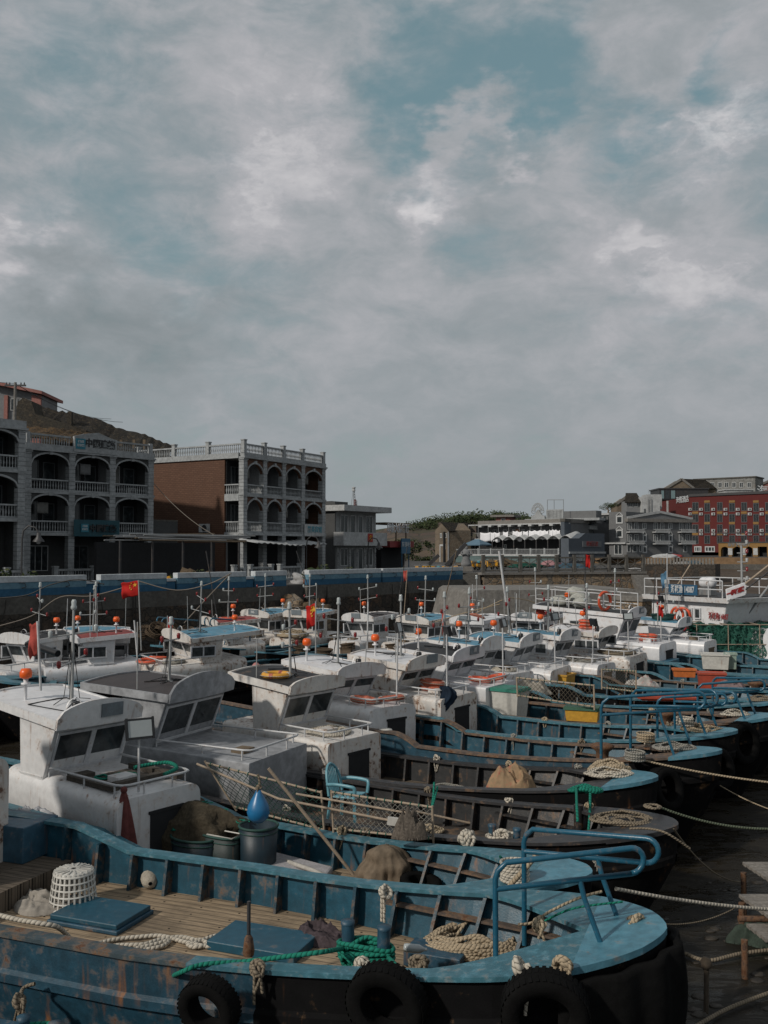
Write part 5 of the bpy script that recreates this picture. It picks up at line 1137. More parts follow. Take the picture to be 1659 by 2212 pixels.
# gear on the quay stones: boulders near steps
q = MB();
for (u, du) in ((612, 0), (620, 0), (627, 0)): p = WL.pt(wx(u), -.5); q.ball((p.x, p.y, rn.uniform(1.0, 2.6)), rn.uniform(.6, 1.0), 8, 0, (1, .8, 1), .5)
tag(q.build('boulders', wallst2), 'rough boulders set against the quay wall left of the steps', 'boulders')
p0_ = WL.pt(wx(664), -1.6); p1_ = WL.pt(wx(700), -1.6); PL = Plane(p0_, p1_); L = PL.xz(715, 1300)[0]
r = root_at(PL, 'landing', 'rubble landing ledge projecting from the wall at the foot of the steps', 'landing'); q = MB(); q.box(-4.5, L, 0, 1.5, -.5, 2.4); q.build('ledge', wallst2, r)
heap('net_bundle', 'dark net bundle hanging over the landing ledge', 'net', tuple(PL.pt(-1.2, -.1)) + (1.4,), 1.1, (1, .5, 1.1), cl_brown, .5)
# ---------------------------------------------------------------- boat materials
def xf(mb, M): mb.v = [tuple(M @ Vector(p)) for p in mb.v]; return mb
blue_g = paint('worn_blue_gunwale', (.045, .15, .195), .45, .2, .5, 1.0, 1.6, .35, chip=(.10, .25, .32))
blue_in = paint('blue_bulwark', (.011, .072, .112), .32, .6, .42, 1.1, 1.3, .3)
blue_dk = paint('dark_blue_bulwark', (.018, .068, .11), .4, .8, .5, 1.2, 1.3, .3)
blue_deck = paint('light_blue_deck', (.075, .215, .285), .25, .15, .5, 1.0, 1.5, .3)
blue_hull = paint('blue_hull', (.013, .054, .085), .45, 1.0, .5, 1.3, 1.2, .4)
rust_g = paint('rusty_gunwale', (.10, .075, .06), .9, .3, .75, 1.2, 1.5, .6)
blk_hull = paint('black_hull', (.006, .006, .0064), .08, .1, .85, .8, 1, .4, spec=.08)
blk_in = paint('black_bulwark', (.022, .023, .024), .35, .3, .45, 1.0, 1.3, .4)
blk_g = paint('black_gunwale', (.03, .03, .032), .35, .0, .5, 1.0, 1.5, .4)
rib_blue = paint('blue_rib', (.010, .052, .08), .9, .4, .45, 1.0, 2, .3)
rib_blk = paint('black_rib', (.018, .018, .019), .5, .2, .5, 1.0, 2, .3)
w_house = paint('white_house_paint', (.65, .65, .65), .30, .6, .38, .45, 1.4, .12, edge=.065)
w_clean = paint('clean_white_paint', (.66, .665, .68), .12, .25, .35, .35, 1.2, .1, edge=.06)
w_rusty = paint('rusty_white_paint', (.64, .62, .59), .38, 1.0, .45, .5, 1.6, .2, edge=.09)
cement = paint('bare_cement', (.30, .31, .325), 0, .0, .8, 1.0, 1.1, .5, spec=.25)
cem_top = paint('glossy_cement_top', (.36, .38, .40), 0, 0, .35, 1.6, .9, .3)
roof_wh = paint('white_roof', (.66, .66, .67), .35, .1, .4, .45, .9, .1, edge=.06)
roof_bl = paint('blue_roof', (.08, .25, .36), .45, .1, .5, .8, .9, .2, edge=.08)
roof_dk = paint('dark_brown_roof', (.040, .030, .028), .0, .0, .55, .7, .8, .3)
roof_bk = paint('black_roof', (.018, .018, .019), .25, .0, .6, .8, .8, .3)
roof_rd = paint('red_roof_paint', (.25, .035, .03), .4, .0, .6, .8, .8, .3)
tubew = paint('white_tube', (.52, .53, .54), .5, .0, .4, .5, 3, .1)
tubeb = paint('blue_tube', (.012, .088, .145), .3, .0, .32, .4, 3, .1)
poleg = paint('pole_grey', (.30, .31, .31), .25, 0, .5, .5, 3, .1)
orange = paint('beacon_orange', (.75, .11, .012), 0, 0, .35, .25, 3, .05)
lampred = paint('lamp_red', (.16, .012, .012), 0, 0, .2, .1, 3, .05)
lampclr = paint('lamp_clear', (.35, .38, .38), 0, 0, .15, .1, 3, .05)
blackpl = paint('black_plastic', (.012, .012, .013), 0, 0, .35, .2, 3, .1)
plate_m = paint('name_plate', (.16, .19, .21), 0, .1, .5, .7, 3, .1)
wframe = paint('aluminium_frame', (.55, .56, .58), .3, .0, .4, .6, 3, .1)
deck_w = planks('deck_planks', (.37, .28, .185), .135, (.07, .055, .04), grime=.5)
deck_d = planks('dirty_planks', (.15, .12, .088), .13, grime=.7)
deck_k = paint('dark_deck', (.045, .038, .032), .6, .1, .8, 1.2, 1, .5)
capst = paint('rusty_iron', (.07, .036, .024), 1.3, .2, .8, 1.2, 3, .6)
wins = glass('cabin_glass', (.028, .032, .034), .06)
class Boat: pass
BOATS = []
def boat(kind_label, tip, corner=None, head=None, Lt=8.7, W=2.6, L=13.5, zg=1.62, zt=2.1, dk=1.1, dz=0, outer=None, outer2=None, inner=None, gun=None, ribm=None, deck=None, fore=None,
   house='std', wall=None, roof=None, wr=1.85, bf=1.1, zb=2.1, zr=3.08, pitch=.06, hy=0, bh=3.4, visor=.26, step=6.6, plate=None, ribs=True, rail_box=True, mast=1, lamp=True, sidewin=0, seed=1, front_door=True, group='fishing boats moored side by side', roofL=2.05, bl=None, yaw_wide=1.0, rope=0, nofore=False, platetxt=None, sw=.72, blim=1.6, bj=3, far_only=False, gun2=None, rr=.22, fl=.16, nose=(2.4, .62)):
 b = Boat(); rn = random.Random(seed)
 outer = outer or blk_hull; outer2 = outer2 or outer; inner = inner or blue_in; gun = gun or blue_g; ribm = ribm or rib_blue; deck = deck or deck_d; fore = fore or blue_deck; wall = wall or w_house; roof = roof or roof_wh
 if corner is not None:
  Cn = Vector(corner); T = Vector(tip); h = math.radians(-34)
  for _ in range(4):
   n = Vector((-math.sin(h), math.cos(h))); Hc = Cn + n * wr / 2; dlt = T - Hc; h = math.atan2(dlt.y, dlt.x)
  Lt = dlt.length; head = h
 else: T = Vector(tip); head = math.radians(head)
 r = thing('fishing_boat', kind_label, 'fishing boat', (T.x, T.y, dz), head, group); b.root = r; b.T = T; b.h = head; b.dk = dk; roll = R(random.Random(seed * 3 + 1).uniform(-2.2, 2.2)) if seed > 8 and seed != 44 else 0; r.rotation_euler.x = roll
 b.M = Matrix.Translation((T.x, T.y, dz)) @ Matrix.Rotation(head, 4, 'Z') @ Matrix.Rotation(roll, 4, 'X')
 b.P = lambda x, y, z: b.M @ Vector((x, y, z))
 hw = lambda s: W / 2 * (.84 + fl * min(s / 5.7, 1) ** 1.3) * (1 - (1 - min(max(s, 0) / nose[0], 1)) ** 2.2) ** nose[1] * (1 - .15 * max(0, (s - 9) / max(1.0, L - 9)))
 def zgun(s, sgn=1):
  z = zg + (zt - zg) * max(0, 1 - s / 5.2) ** 1.7
  if step and s > step and (sgn > 0 or not far_only): z += .24 * min(1, (s - step) / .55) ** .8
  return z + max(0, s - 8) * .04
 b.hw = hw; b.zgun = zgun
 ss = [0, .02, .06, .12, .2, .32, .48, .7, .95, 1.25, 1.6, 2, 2.5, 3, 3.6, 4.2, 5, 5.8, 6.4, 6.6, 6.8, 7.0, 7.2, 8, 9, 10, 11, 12, L]
 q = MB()
 for sgn in (-1, 1):
  rows = []
  for s in ss:
   k = max(0, 1 - s / 3.5); w_ = hw(s)
   zs = zgun(s, sgn); rows.append([(-s, sgn * w_, zs), (-s - .03 * k, sgn * w_ * .99, zs - .42), (-s - .03 * k, sgn * (w_ * .99 + .05), zs - .46), (-s - .04 * k, sgn * (w_ * .99 + .05), zs - .56), (-s - .06 * k, sgn * w_ * .975, zs - .6), (-s - .8 * k, sgn * w_ * .86, .1), (-s - 1.4 * k, sgn * w_ * .6, -.5)])
  n = len(rows[0])
  for i in range(len(ss) - 1):
   for j in range(n - 1):
    a, b_, c, d = rows[i][j], rows[i + 1][j], rows[i + 1][j + 1], rows[i][j + 1]
    m = 1 if (ss[i] >= blim and j < bj) else 0
    q.add([a, b_, c, d] if sgn < 0 else [a, d, c, b_], [(0, 1, 2, 3)], m, j not in (1, 2, 3))
 a = ss[-1]; q.add([(-a, -hw(a), zgun(a)), (-a, hw(a), zgun(a)), (-a, hw(a) * .6, -.5), (-a, -hw(a) * .6, -.5)], [(0, 1, 2, 3)], 0)
 b.hull = q.build('hull', [outer, outer2], r)
 iw = lambda s: max(.02, hw(s) - .10 - .42 * max(0, 1 - s / 4.2))
 # inner bulwark
 for sgn in (-1, 1):
  q = MB(); S_ = [s for s in ss if s >= .7]
  for s, s2 in zip(S_, S_[1:]):
   A = (-s, sgn * (hw(s) - .05), zgun(s, sgn) - .01); B = (-s2, sgn * (hw(s2) - .05), zgun(s2, sgn) - .01); D = (-s - .25 * max(0, 1 - s / 3), sgn * iw(s), dk - .02); E_ = (-s2 - .25 * max(0, 1 - s2 / 3), sgn * iw(s2), dk - .02)
   q.add([A, B, E_, D] if sgn > 0 else [A, D, E_, B], [(0, 1, 2, 3)], 0, True)
  q.build('bulwark', inner, r)
 # ribs
 if ribs:
  s = 1.7; last = 11 if ribs is True else ribs
  while s < last:
   for sgn in (-1, 1):
    if sgn < 0 and s > 7 and house: continue
    zt_ = zgun(s, sgn) - .02; yo = hw(s) - .05; yi = iw(s); q = MB(); t = .022; d = .16; lean = .32 * max(0, 1 - s / 4.5)
    q.hexa([(-s - t - lean, sgn * yi, dk), (-s + t - lean, sgn * yi, dk), (-s + t - lean, sgn * (yi - d - .04), dk), (-s - t - lean, sgn * (yi - d - .04), dk), (-s - t, sgn * yo, zt_), (-s + t, sgn * yo, zt_), (-s + t, sgn * (yo - d), zt_), (-s - t, sgn * (yo - d), zt_)])
    q.build('rib', ribm, r)
   s += .62
 for sgn in (-1, 1):
  q = MB(); S4 = [.75, .95, 1.25, 1.6, 2, 2.5, 3, 3.6]; y_ = lambda s: (iw(s) + hw(s) - .05) / 2
  for s, s2 in zip(S4, S4[1:]):
   zz = dk + .42; P_ = [(-s - .12, sgn * (y_(s) - .12), zz), (-s - .12, sgn * y_(s), zz), (-s2 - .12, sgn * y_(s2), zz), (-s2 - .12, sgn * (y_(s2) - .12), zz)]
   q.hexa([(x, y, z - .03) for x, y, z in P_] + P_)
  q.build('stringer', rust_g if inner != blk_in else rib_blk, r)
 # gunwale cap + foredeck
 sfd = .85
 def capw(s):
  if s <= sfd: return hw(s)
  if s < 2.3: t = (2.3 - s) / (2.3 - sfd); return .17 + (hw(s) - .17) * t ** 1.35
  return .17
 q = MB()
 S_ = sorted(set([s for s in ss if s >= sfd] + [sfd, .9, 1.0, 1.1, 1.35, 1.5, 1.7, 1.85, 2.1, 2.3]))
 for sgn in (-1, 1):
  q = MB()
  for s, s2 in zip(S_, S_[1:]):
   f_ = lambda s, o, dz_: (-s, sgn * ((hw(s) + .05) if o else (hw(s) - capw(s))), zgun(s, sgn) + dz_)
   P_ = [f_(s, 0, -.03), f_(s, 1, -.03), f_(s2, 1, -.03), f_(s2, 0, -.03), f_(s, 0, .02), f_(s, 1, .02), f_(s2, 1, .02), f_(s2, 0, .02)]
   if sgn > 0: P_ = [P_[i] for i in (3, 2, 1, 0, 7, 6, 5, 4)]
   q.hexa(P_, 1 if (gun2 and sgn < 0 and s > 4.2) else 0)
  q.build('gunwale', [gun, gun2] if (gun2 and sgn < 0) else gun, r)
 q = MB(); S_ = [s for s in ss if s < sfd] + [sfd]
 top = [(-s, -(hw(s) + .05 * min(1, s * 5)), zgun(s)) for s in S_] + [(-s, hw(s) + .05 * min(1, s * 5), zgun(s)) for s in S_[::-1][:-1]]
 n = len(top); q.add([(x, y, z + .022) for x, y, z in top] + [(x, y, z - .05) for x, y, z in top], [tuple(range(n)), tuple(range(2 * n - 1, n - 1, -1))] + [(i, i + n, (i + 1) % n + n, (i + 1) % n) for i in range(n)])
 q.build('foredeck', fore, r)
 # deck
 q = MB(); S_ = [s for s in ss if s >= .95]
 for s, s2 in zip(S_, S_[1:]): q.add([(-s, -iw(s), dk), (-s2, -iw(s2), dk), (-s2, iw(s2), dk), (-s, iw(s), dk)], [(0, 3, 2, 1)])
 q.build('deck', deck, r)
 b.iw = iw
 if house:
  xr = -Lt; HM = Matrix.Translation((xr, 0, 0)) @ Matrix.Rotation(math.radians(hy), 4, 'Z')
  b.H = lambda x, y, z: b.M @ (HM @ Vector((x, y, z)))
  b.Hl = lambda x, y, z: HM @ Vector((x, y, z))
  hb = lambda q, nm, m, par=None, **k: (xf(q, HM), q.build(nm, m, par or r, **k))[1]
  wb = wr - .05; bl_ = bl or bh
  # deckhouse box: rounded side shoulders
  prof = [(-wb / 2, dk)] + [(-wb / 2 + rr - rr * math.cos(a), zb - rr + rr * math.sin(a)) for a in [R(x) for x in range(0, 91, 15)]] + [(wb / 2 - rr + rr * math.cos(a), zb - rr + rr * math.sin(a)) for a in [R(x) for x in range(90, -1, -15)]] + [(wb / 2, dk)]
  q = MB(); q.prism(prof, lambda a, b__, t: (bf - t, a, b__ + .035 * t), bl_, smooth=False)
  for k_ in range(len(q.f)):
   if len(q.f[k_]) == 4 and k_ > 1: q.sm[k_] = True
  b.box = hb(q, 'deckhouse', wall)
  if front_door:
   q = MB(); q.box(bf, bf + .02, -wb * .12, wb * .26, dk + .05, zb - .35); q.box(bf, bf + .035, -wb * .14, wb * .28, zb - .35, zb - .3)
   hb(q, 'door', darkin if seed % 2 else wooden, b.box) if False else hb(q, 'door', darkin if seed % 2 else wooden)
  # wheelhouse, front leaning forward
  xb0 = -.55; xt0 = -.12; xa0 = -1.75 * sw; ww = wr - .16; pz = lambda x: -x * pitch
  zt_ = zr - .06
  q = MB(); q.hexa([(xa0, -ww / 2, zb - .05), (xb0, -ww / 2, zb - .05), (xb0, ww / 2, zb - .05), (xa0, ww / 2, zb - .05), (xa0 - .05, -ww / 2, zt_ + pz(xa0)), (xt0, -ww / 2, zt_), (xt0, ww / 2, zt_), (xa0 - .05, ww / 2, zt_ + pz(xa0))])
  b.wh = hb(q, 'wheelhouse', wall, bevel=.02)
  q = MB(); q.box(xa0 - .02, xb0 + .012, -ww / 2 - .012, ww / 2 + .012, zb + .05, zb + .075); hb(q, 'weld_seam', wall)
  H = zt_ - zb; nx = Vector((H, 0, -(xt0 - xb0))).normalized()
  def face(y, f, o): return Vector((xb0 + (xt0 - xb0) * f, y, zb + H * f)) + nx * o
  def slab(q, y0, y1, f0, f1, o0, o1, m=0): q.hexa([face(y0, f0, o0), face(y0, f0, o1), face(y1, f0, o1), face(y1, f0, o0), face(y0, f1, o0), face(y0, f1, o1), face(y1, f1, o1), face(y1, f1, o0)], m)
  f0, f1, m_ = .15, .87, ww / 2 - .07; fw = .05; ff = fw / H
  for (ya, yb) in ((-m_, 0), (0, m_)):
   q = MB(); slab(q, ya, yb, f0, f0 + ff, -.01, .035); slab(q, ya, yb, f1 - ff, f1, -.01, .035); slab(q, ya, ya + fw, f0 + ff, f1 - ff, -.01, .035); slab(q, yb - fw, yb, f0 + ff, f1 - ff, -.01, .035)
   fr = hb(q, 'front_window', wframe); q = MB(); slab(q, ya + fw * .6, yb - fw * .6, f0 + ff * .6, f1 - ff * .6, 0, .012); hb(q, 'pane', wins, fr)
  if sidewin:
   for sgn in (-1, 1):
    q = MB(); xa_, xb_, za_, zb_ = xa0 + .25, xa0 + .25 + .5 * sidewin, zb + H * .3, zb + H * .8; y0, y1 = sgn * (ww / 2 - .01), sgn * (ww / 2 + .03); ya, yb = min(y0, y1), max(y0, y1)
    q.box(xa_, xb_, ya, yb, za_, za_ + fw); q.box(xa_, xb_, ya, yb, zb_ - fw, zb_); q.box(xa_, xa_ + fw, ya, yb, za_ + fw, zb_ - fw); q.box(xb_ - fw, xb_, ya, yb, za_ + fw, zb_ - fw)
    if sidewin > 1: xm = (xa_ + xb_) / 2; q.box(xm - fw / 2, xm + fw / 2, ya, yb, za_ + fw, zb_ - fw)
    fr = hb(q, 'side_window', wframe); q = MB(); yc = sgn * (ww / 2 + .008); q.box(xa_ + fw * .6, xb_ - fw * .6, yc - .006, yc + .006, za_ + fw * .6, zb_ - fw * .6); hb(q, 'pane', wins, fr)
  # roof slab with shallow camber, white edge + coloured top
  hwR = wr / 2; RL = roofL; nx_, ny_ = 10, 8
  def rz(x, y): return zr + pz(x) + .07 * (1 - (y / hwR) ** 2)
  q = MB()
  q.grid(lambda i, j: (-RL * i, -hwR + 2 * hwR * j, rz(-RL * i, -hwR + 2 * hwR * j) + .02), nx_, ny_, 1)
  q.f = [f[::-1] for f in q.f]
  q.grid(lambda i, j: (-RL * i, -hwR + 2 * hwR * j, zr + pz(-RL * i) - .05), nx_, ny_, 0)
  ed = [(-RL * i / 12, -hwR) for i in range(13)] + [(-RL, -hwR + 2 * hwR * i / 8) for i in range(1, 9)] + [(-RL + RL * i / 12, hwR) for i in range(1, 13)] + [(0, hwR - 2 * hwR * i / 8) for i in range(1, 8)]
  n = len(ed)
  V = []
  for (x, y) in ed: cx = 1.02 if True else 1; V += [(x, y, zr + pz(x) - .11), (x, y, rz(x, y) + .05)]
  for (x, y) in ed:
   k = .05; V += [(min(-k, max(-RL + k, x)), min(hwR - k, max(-hwR + k, y)), rz(x, y) + .05), (min(-k, max(-RL + k, x)), min(hwR - k, max(-hwR + k, y)), rz(x, y) - .0)]
  fs = []
  for i in range(n):
   j = (i + 1) % n; fs += [(2 * i, 2 * i + 1, 2 * j + 1, 2 * j), (2 * i + 1, 2 * n + 2 * i, 2 * n + 2 * j, 2 * j + 1), (2 * n + 2 * i, 2 * n + 2 * i + 1, 2 * n + 2 * j + 1, 2 * n + 2 * j)]
  q.add(V, fs, 0)
  b.roof = hb(q, 'roof', [wall, roof])
  b.rz = rz
  # visor: curved plate standing at the front edge
  q = MB(); n = 16; A = [];
  for i in range(n + 1):
   y = -hwR + 2 * hwR * i / n; t = i / n; hh = visor * .85 * (math.sin(PI * t ** .85) ** .62 if 0 < t < 1 else 0) + .02; A.append((y, hh))
  V = []
  for y, hh in A: bow_ = .10 * (1 - (y / hwR) ** 2); V += [(.02 + bow_, y, zr - .12), (.06 + bow_, y, zr + .05 + hh), (.0 + bow_, y, zr + .05 + hh), (-.04 + bow_, y, zr - .12)]
  fs = []
  for i in range(n): o = 4 * i; fs += [(o, o + 4, o + 5, o + 1), (o + 1, o + 5, o + 6, o + 2), (o + 2, o + 6, o + 7, o + 3), (o + 3, o + 7, o + 4, o)]
  fs += [(0, 1, 2, 3), (4 * n + 3, 4 * n + 2, 4 * n + 1, 4 * n)]
  q.add(V, fs, 0); b.visor = hb(q, 'visor', wall)
  if plate is not None:
   yc, pw_, ph_ = plate; bow_ = .10 * (1 - (yc / hwR) ** 2); x0 = .055 + bow_
   q = MB(); q.hexa([(x0 - .02, yc - pw_ / 2, zr + .02), (x0 + .012, yc - pw_ / 2, zr + .02), (x0 + .012, yc + pw_ / 2, zr + .02), (x0 - .02, yc + pw_ / 2, zr + .02), (x0, yc - pw_ / 2, zr + .02 + ph_), (x0 + .03, yc - pw_ / 2, zr + .02 + ph_), (x0 + .03, yc + pw_ / 2, zr + .02 + ph_), (x0, yc + pw_ / 2, zr + .02 + ph_)])
   pl_ = hb(q, 'name_plate', plate_m)
   if platetxt:
    q = text_mb(platetxt, ph_ * .62, lambda x, y, t: (x0 + .036 + .06 * (y / .3) + t, yc + x, zr + .02 + ph_ / 2 + y), .006, bold=.01); hb(q, 'lettering', letw, pl_)
  # box-top handrail
  if rail_box:
   zt2 = zb + .04; hr = .17; yb_ = wb / 2 - .14; xf_ = bf - .06; xk = -.45; q = MB(); zz = zt2 + hr
   path = [(xk, -yb_, zz + .02), (xf_ - .18, -yb_, zz), (xf_ - .05, -yb_ + .05, zz), (xf_, -yb_ + .18, zz), (xf_, yb_ - .18, zz), (xf_ - .05, yb_ - .05, zz), (xf_ - .18, yb_, zz), (xk, yb_, zz + .02)]
   q.tube(path, .022, 6)
   for (x, y) in ((xk, -yb_), ((xk + xf_) / 2, -yb_), (xf_ - .2, -yb_), (xf_, -yb_ * .4), (xf_, yb_ * .4), (xf_ - .2, yb_), ((xk + xf_) / 2, yb_)): q.tube([(x, y, zb - .02), (x, y, zz)], .018, 6)
   hb(q, 'handrail', tubew)
  if mast:
   mx, my = -.95 * min(1, roofL / 2.3), .1 * rn.uniform(-1, 1); z0 = rz(mx, my); mh = 1.55 * mast; lean = rn.uniform(-.06, .06)
   q = MB(); q.tube([(mx, my, z0), (mx + lean, my, z0 + mh)], [.035, .025], 7); q.lathe([(.09, 0), (.09, .03), (0, .03)], 8, 0, (mx, my, z0))
   ms = hb(q, 'mast', poleg)
   q = MB(); q.lathe([(.03, 0), (.06, .02), (.06, .06), (.045, .09), (.05, .16), (.03, .2), (0, .2)], 8, 0, (mx + lean, my, z0 + mh)); hb(q, 'mast_lamp', lampclr, ms)
   for k, (hh, ln) in enumerate(((mh * .74, .42), (mh * .45, .5))):
    if k and mast < .9: continue
    tl = rn.uniform(-.08, .08); an = rn.uniform(-.5, .5); dx, dy = math.sin(an), math.cos(an); cx_ = mx + lean * hh / mh
    q = MB(); q.tube([(cx_ - dx * ln, my - dy * ln, z0 + hh - tl), (cx_ + dx * ln, my + dy * ln, z0 + hh + tl)], .016, 5); hb(q, 'crossarm', poleg, ms)
    for sg in (-1, 1):
     m = rn.choice((lampred, lampred, lampclr)); o = (cx_ + sg * dx * ln, my + sg * dy * ln, z0 + hh + sg * tl)
     q = MB(); q.lathe([(.016, -.02), (.036, 0), (.04, .025), (.044, .09), (.032, .12), (0, .13)], 8, 0, o); hb(q, 'lamp', m, ms)
   q = MB()
   for k in range(3):
    a1_ = rn.uniform(0, 6); q.tube([(mx, my, z0 + mh * .7), (mx + .08 * math.cos(a1_), my + .08 * math.sin(a1_), z0 + mh * .35), (mx + .15 * math.cos(a1_), my + .15 * math.sin(a1_), z0 + .1), (mx + .45 * math.cos(a1_ + 1), my + .45 * math.sin(a1_ + 1), z0 + .03)], .009, 4)
   hb(q, 'wiring', blackpl, ms)
  if seed > 4:
   for k in range(rn.choice((1, 1, 2))):
    x, y = -roofL * rn.uniform(.15, .95), hwR * rn.choice((-.85, .85)); z0 = rz(x, y); q = MB(); q.tube([(x, y, z0), (x + rn.uniform(-.08, .08), y + rn.uniform(-.05, .05), z0 + rn.uniform(.7, 1.7))], .013, 5); hb(q, 'antenna', tubew if k else poleg)
   q = MB(); x, y = -roofL * rn.uniform(.2, .8), rn.uniform(-.4, .4); P5_ = [(x + rn.uniform(-.6, .6), y + rn.uniform(-.5, .5)) for _ in range(6)]; q.tube([(max(-roofL + .1, min(-.1, px_)), max(-hwR + .1, min(hwR - .1, py_)), rz(px_, py_) + .035) for px_, py_ in P5_], .012, 4); hb(q, 'roof_cable', blackpl)
   q = MB(); x, y = bf - rn.uniform(.5, .9), rn.uniform(-.4, .4); q.box(x - .16, x + .16, y - .2, y + .2, zb, zb + rn.uniform(.08, .2)); hb(q, 'hatch_vent', wall if seed % 2 else wooden, bevel=.01)
  if lamp:
   x, y = rn.uniform(-.75, -.55) * roofL, rn.choice((-1, 1)) * hwR * .55; z0 = rz(x, y)
   q = MB(); q.lathe([(.03, 0), (.03, .3), (.09, .31), (.09, .34), (.04, .35), (.05, .42), (0, .43)], 8, 0, (x, y, z0)); bc = hb(q, 'beacon_post', w_clean)
   q = MB(); q.lathe([(.05, 0), (.115, .03), (.12, .12), (.09, .19), (0, .2)], 10, 0, (x, y, z0 + .42)); hb(q, 'beacon', orange, bc)
   # searchlight bracket + horn on the roof front
   y = rn.uniform(-.5, .2); q = MB(); q.lathe([(.075, 0), (.075, .16), (.06, .18), (0, .18)], 10, 0, (-.22, y, rz(-.2, y) + .04)); q.lathe([(.1, 0), (.1, .03), (0, .03)], 10, 0, (-.22, y, rz(-.2, y) + .02)); hb(q, 'roof_light', blackpl)
   q = MB(); q.lathe([(.16, -.0), (.17, .02), (.16, .04)], 12, 0, (-.3, y, rz(-.2, y) + .12), 'x', a0=0, a1=PI); hb(q, 'light_guard', wall)
  if rope:
   b.ropebox = (bf, xk if rail_box else -.5)
 b.seed = seed; BOATS.append(b)
 return b
def bow_rail(b, sc=1.0, m=None, far=True, x0=-1.7, x1=-.35, yn=-.76, yf=.62, h=.98, lh=.27):
 for k, sg in enumerate((-1, 1)):
  if sg > 0 and not far: continue
  y0 = (yn if sg < 0 else yf) * sc; y1 = (-.16 if sg < 0 else .26) * sc; xx0, xx1 = x0 * sc, x1 * sc + (.12 if sg > 0 else 0)
  zb0 = b.zgun(-xx0); zb1 = b.zgun(.8); H = h * sc; l = lh * sc; zt0 = zb0 + H; zt1 = zb1 + H * 1.02
  D = Vector((xx1 - xx0, y1 - y0, zt1 - zt0)); A = Vector((xx0, y0, zt0)); E_ = A + D; dn = D.normalized()
  pts = [(xx0, y0, zb0 - (.4 if sg > 0 else 0)), (xx0, y0, zt0 - .16 * sc), A + Vector((.03, 0, -.07)) * sc, A + dn * .12 * sc + Vector((0, 0, 0)), A + D * .5]
  for a in range(90, -91, -20): pts.append(E_ + dn * (l / 2) * math.cos(R(a)) + Vector((0, 0, -l / 2 + l / 2 * math.sin(R(a)))))
  pts += [E_ + Vector((0, 0, -l)), Vector((xx0, y0, zt0 - l + .0))]
  q = MB(); q.tube(pts, .031 * sc ** .3, 8)
  P1_ = A + D * .62 + Vector((0, 0, -l)); q.tube([P1_, P1_ + Vector((.04, .0, -.18)), (P1_.x + .22 * sc, P1_.y + .02, zb1 - .0)], .029, 8)
  q.build('bow_rail', m or tubeb, b.root)
def bitts(b, x, y, m=None, h=.5, gap=.35, z=None, tilt=0.06):
 z = b.dk if z is None else z; q = MB()
 for k in (-.5, .5):
  q.tube([(x + k * gap, y, z - .02), (x + k * gap + tilt * k, y, z + h)], .062, 12); q.lathe([(.0, .03), (.07, .02), (.07, -.02)], 12, 0, (x + k * gap + tilt * k, y, z + h))
 q.build('bitts', m or blue_dk, b.root)
def capstan(b, x, y, z=None, s=1.0):
 z = b.dk if z is None else z; q = MB(); q.lathe([(.24 * s, 0), (.24 * s, .06), (.15 * s, .12), (.12 * s, .3), (.13 * s, .42), (.22 * s, .5), (.24 * s, .56), (.16 * s, .6), (0, .6)], 16, 0, (x, y, z)); q.build('capstan', capst, b.root)
TW = Vector
# near row; corners of the wheelhouse roofs and bow tips
A = boat('nearest boat, blue with a bleached plank deck, blue hatch cover and tall blue bow rails', (3.05, 10.4), head=-21, W=2.85, L=15, Lt=10.4, outer=blk_hull, outer2=blue_hull, blim=4.2, bj=7, far_only=True, fl=.30, nose=(1.9, .6), gun2=paint('brown_blue_gunwale', (.045, .075, .09), 1.0, .3, .65, 1.3, 1.3, .5, chip=(.09, .045, .022)), deck=deck_w, gun=blue_g, house='std', wall=w_rusty, wr=2.2, bf=.45, zb=3.0, zr=4.2, step=8.4, seed=3, zt=2.12, bh=5, rail_box=True)
B = boat('white-cabined boat with white roof, a grey net sack and two dark tubs on its deck', (2.85, 13.2), (-5.7, 16.9), W=2.55, dz=-.33, wall=w_house, roof=roof_wh, bf=1.75, visor=.34, plate=(.15, .46, .24), hy=-9, seed=5, deck=deck_w, zb=2.37, pitch=.09, zr=3.46, roofL=2.6, sw=.72, mast=1.15, lamp=True, step=7.1, yaw_wide=1)
Cb = boat('boat with bare cement cabin, dark brown roof and a plastic chair on its black deck', (4.65, 15.2), (-4.5, 19.6), W=2.85, dz=-.25, wall=cement, roof=roof_dk, wr=2.25, bf=1.95, inner=blk_in, gun=blk_g, ribm=rib_blk, fore=blk_g, deck=deck_k, hy=6, seed=6, visor=.42, zr=3.45, zb=2.3, roofL=2.4, lamp=False, mast=.8, sidewin=0, front_door=False, step=0, pitch=.05, rr=.03)
D = boat('rust-stained white boat with a flat black roof and an orange-yellow lifebuoy on it', (5.2, 18.2), (-2.0, 21.3), W=2.5, wall=w_rusty, roof=roof_bk, bf=1.15, hy=-9, seed=7, dz=-.2, zr=3.3, zb=2.23, visor=.2, pitch=.09, inner=blk_in, gun=blk_g, ribm=rib_blk, outer=blk_hull, lamp=False, mast=1, step=0, rr=.1)
E = boat('white-cabined boat with a smooth rounded deckhouse, two faded lifebuoys and a light blue near hull', (6.9, 19.6), (-1.15, 23.9), W=2.5, wall=w_house, roof=roof_wh, hy=-7, seed=9, zb=2.3, outer2=blue_hull, gun=rust_g, bj=5, visor=.22, pitch=.08)
F = boat('white boat with streaked rusty deckhouse and a dark jacket hung on its rail', (8.06, 21.8), (.64, 25.7), W=2.5, wall=w_rusty, roof=roof_wh, hy=-3, seed=11, zb=2.3, plate=(.1, .5, .24), inner=blue_in, visor=.24, pitch=.08, rr=.12)
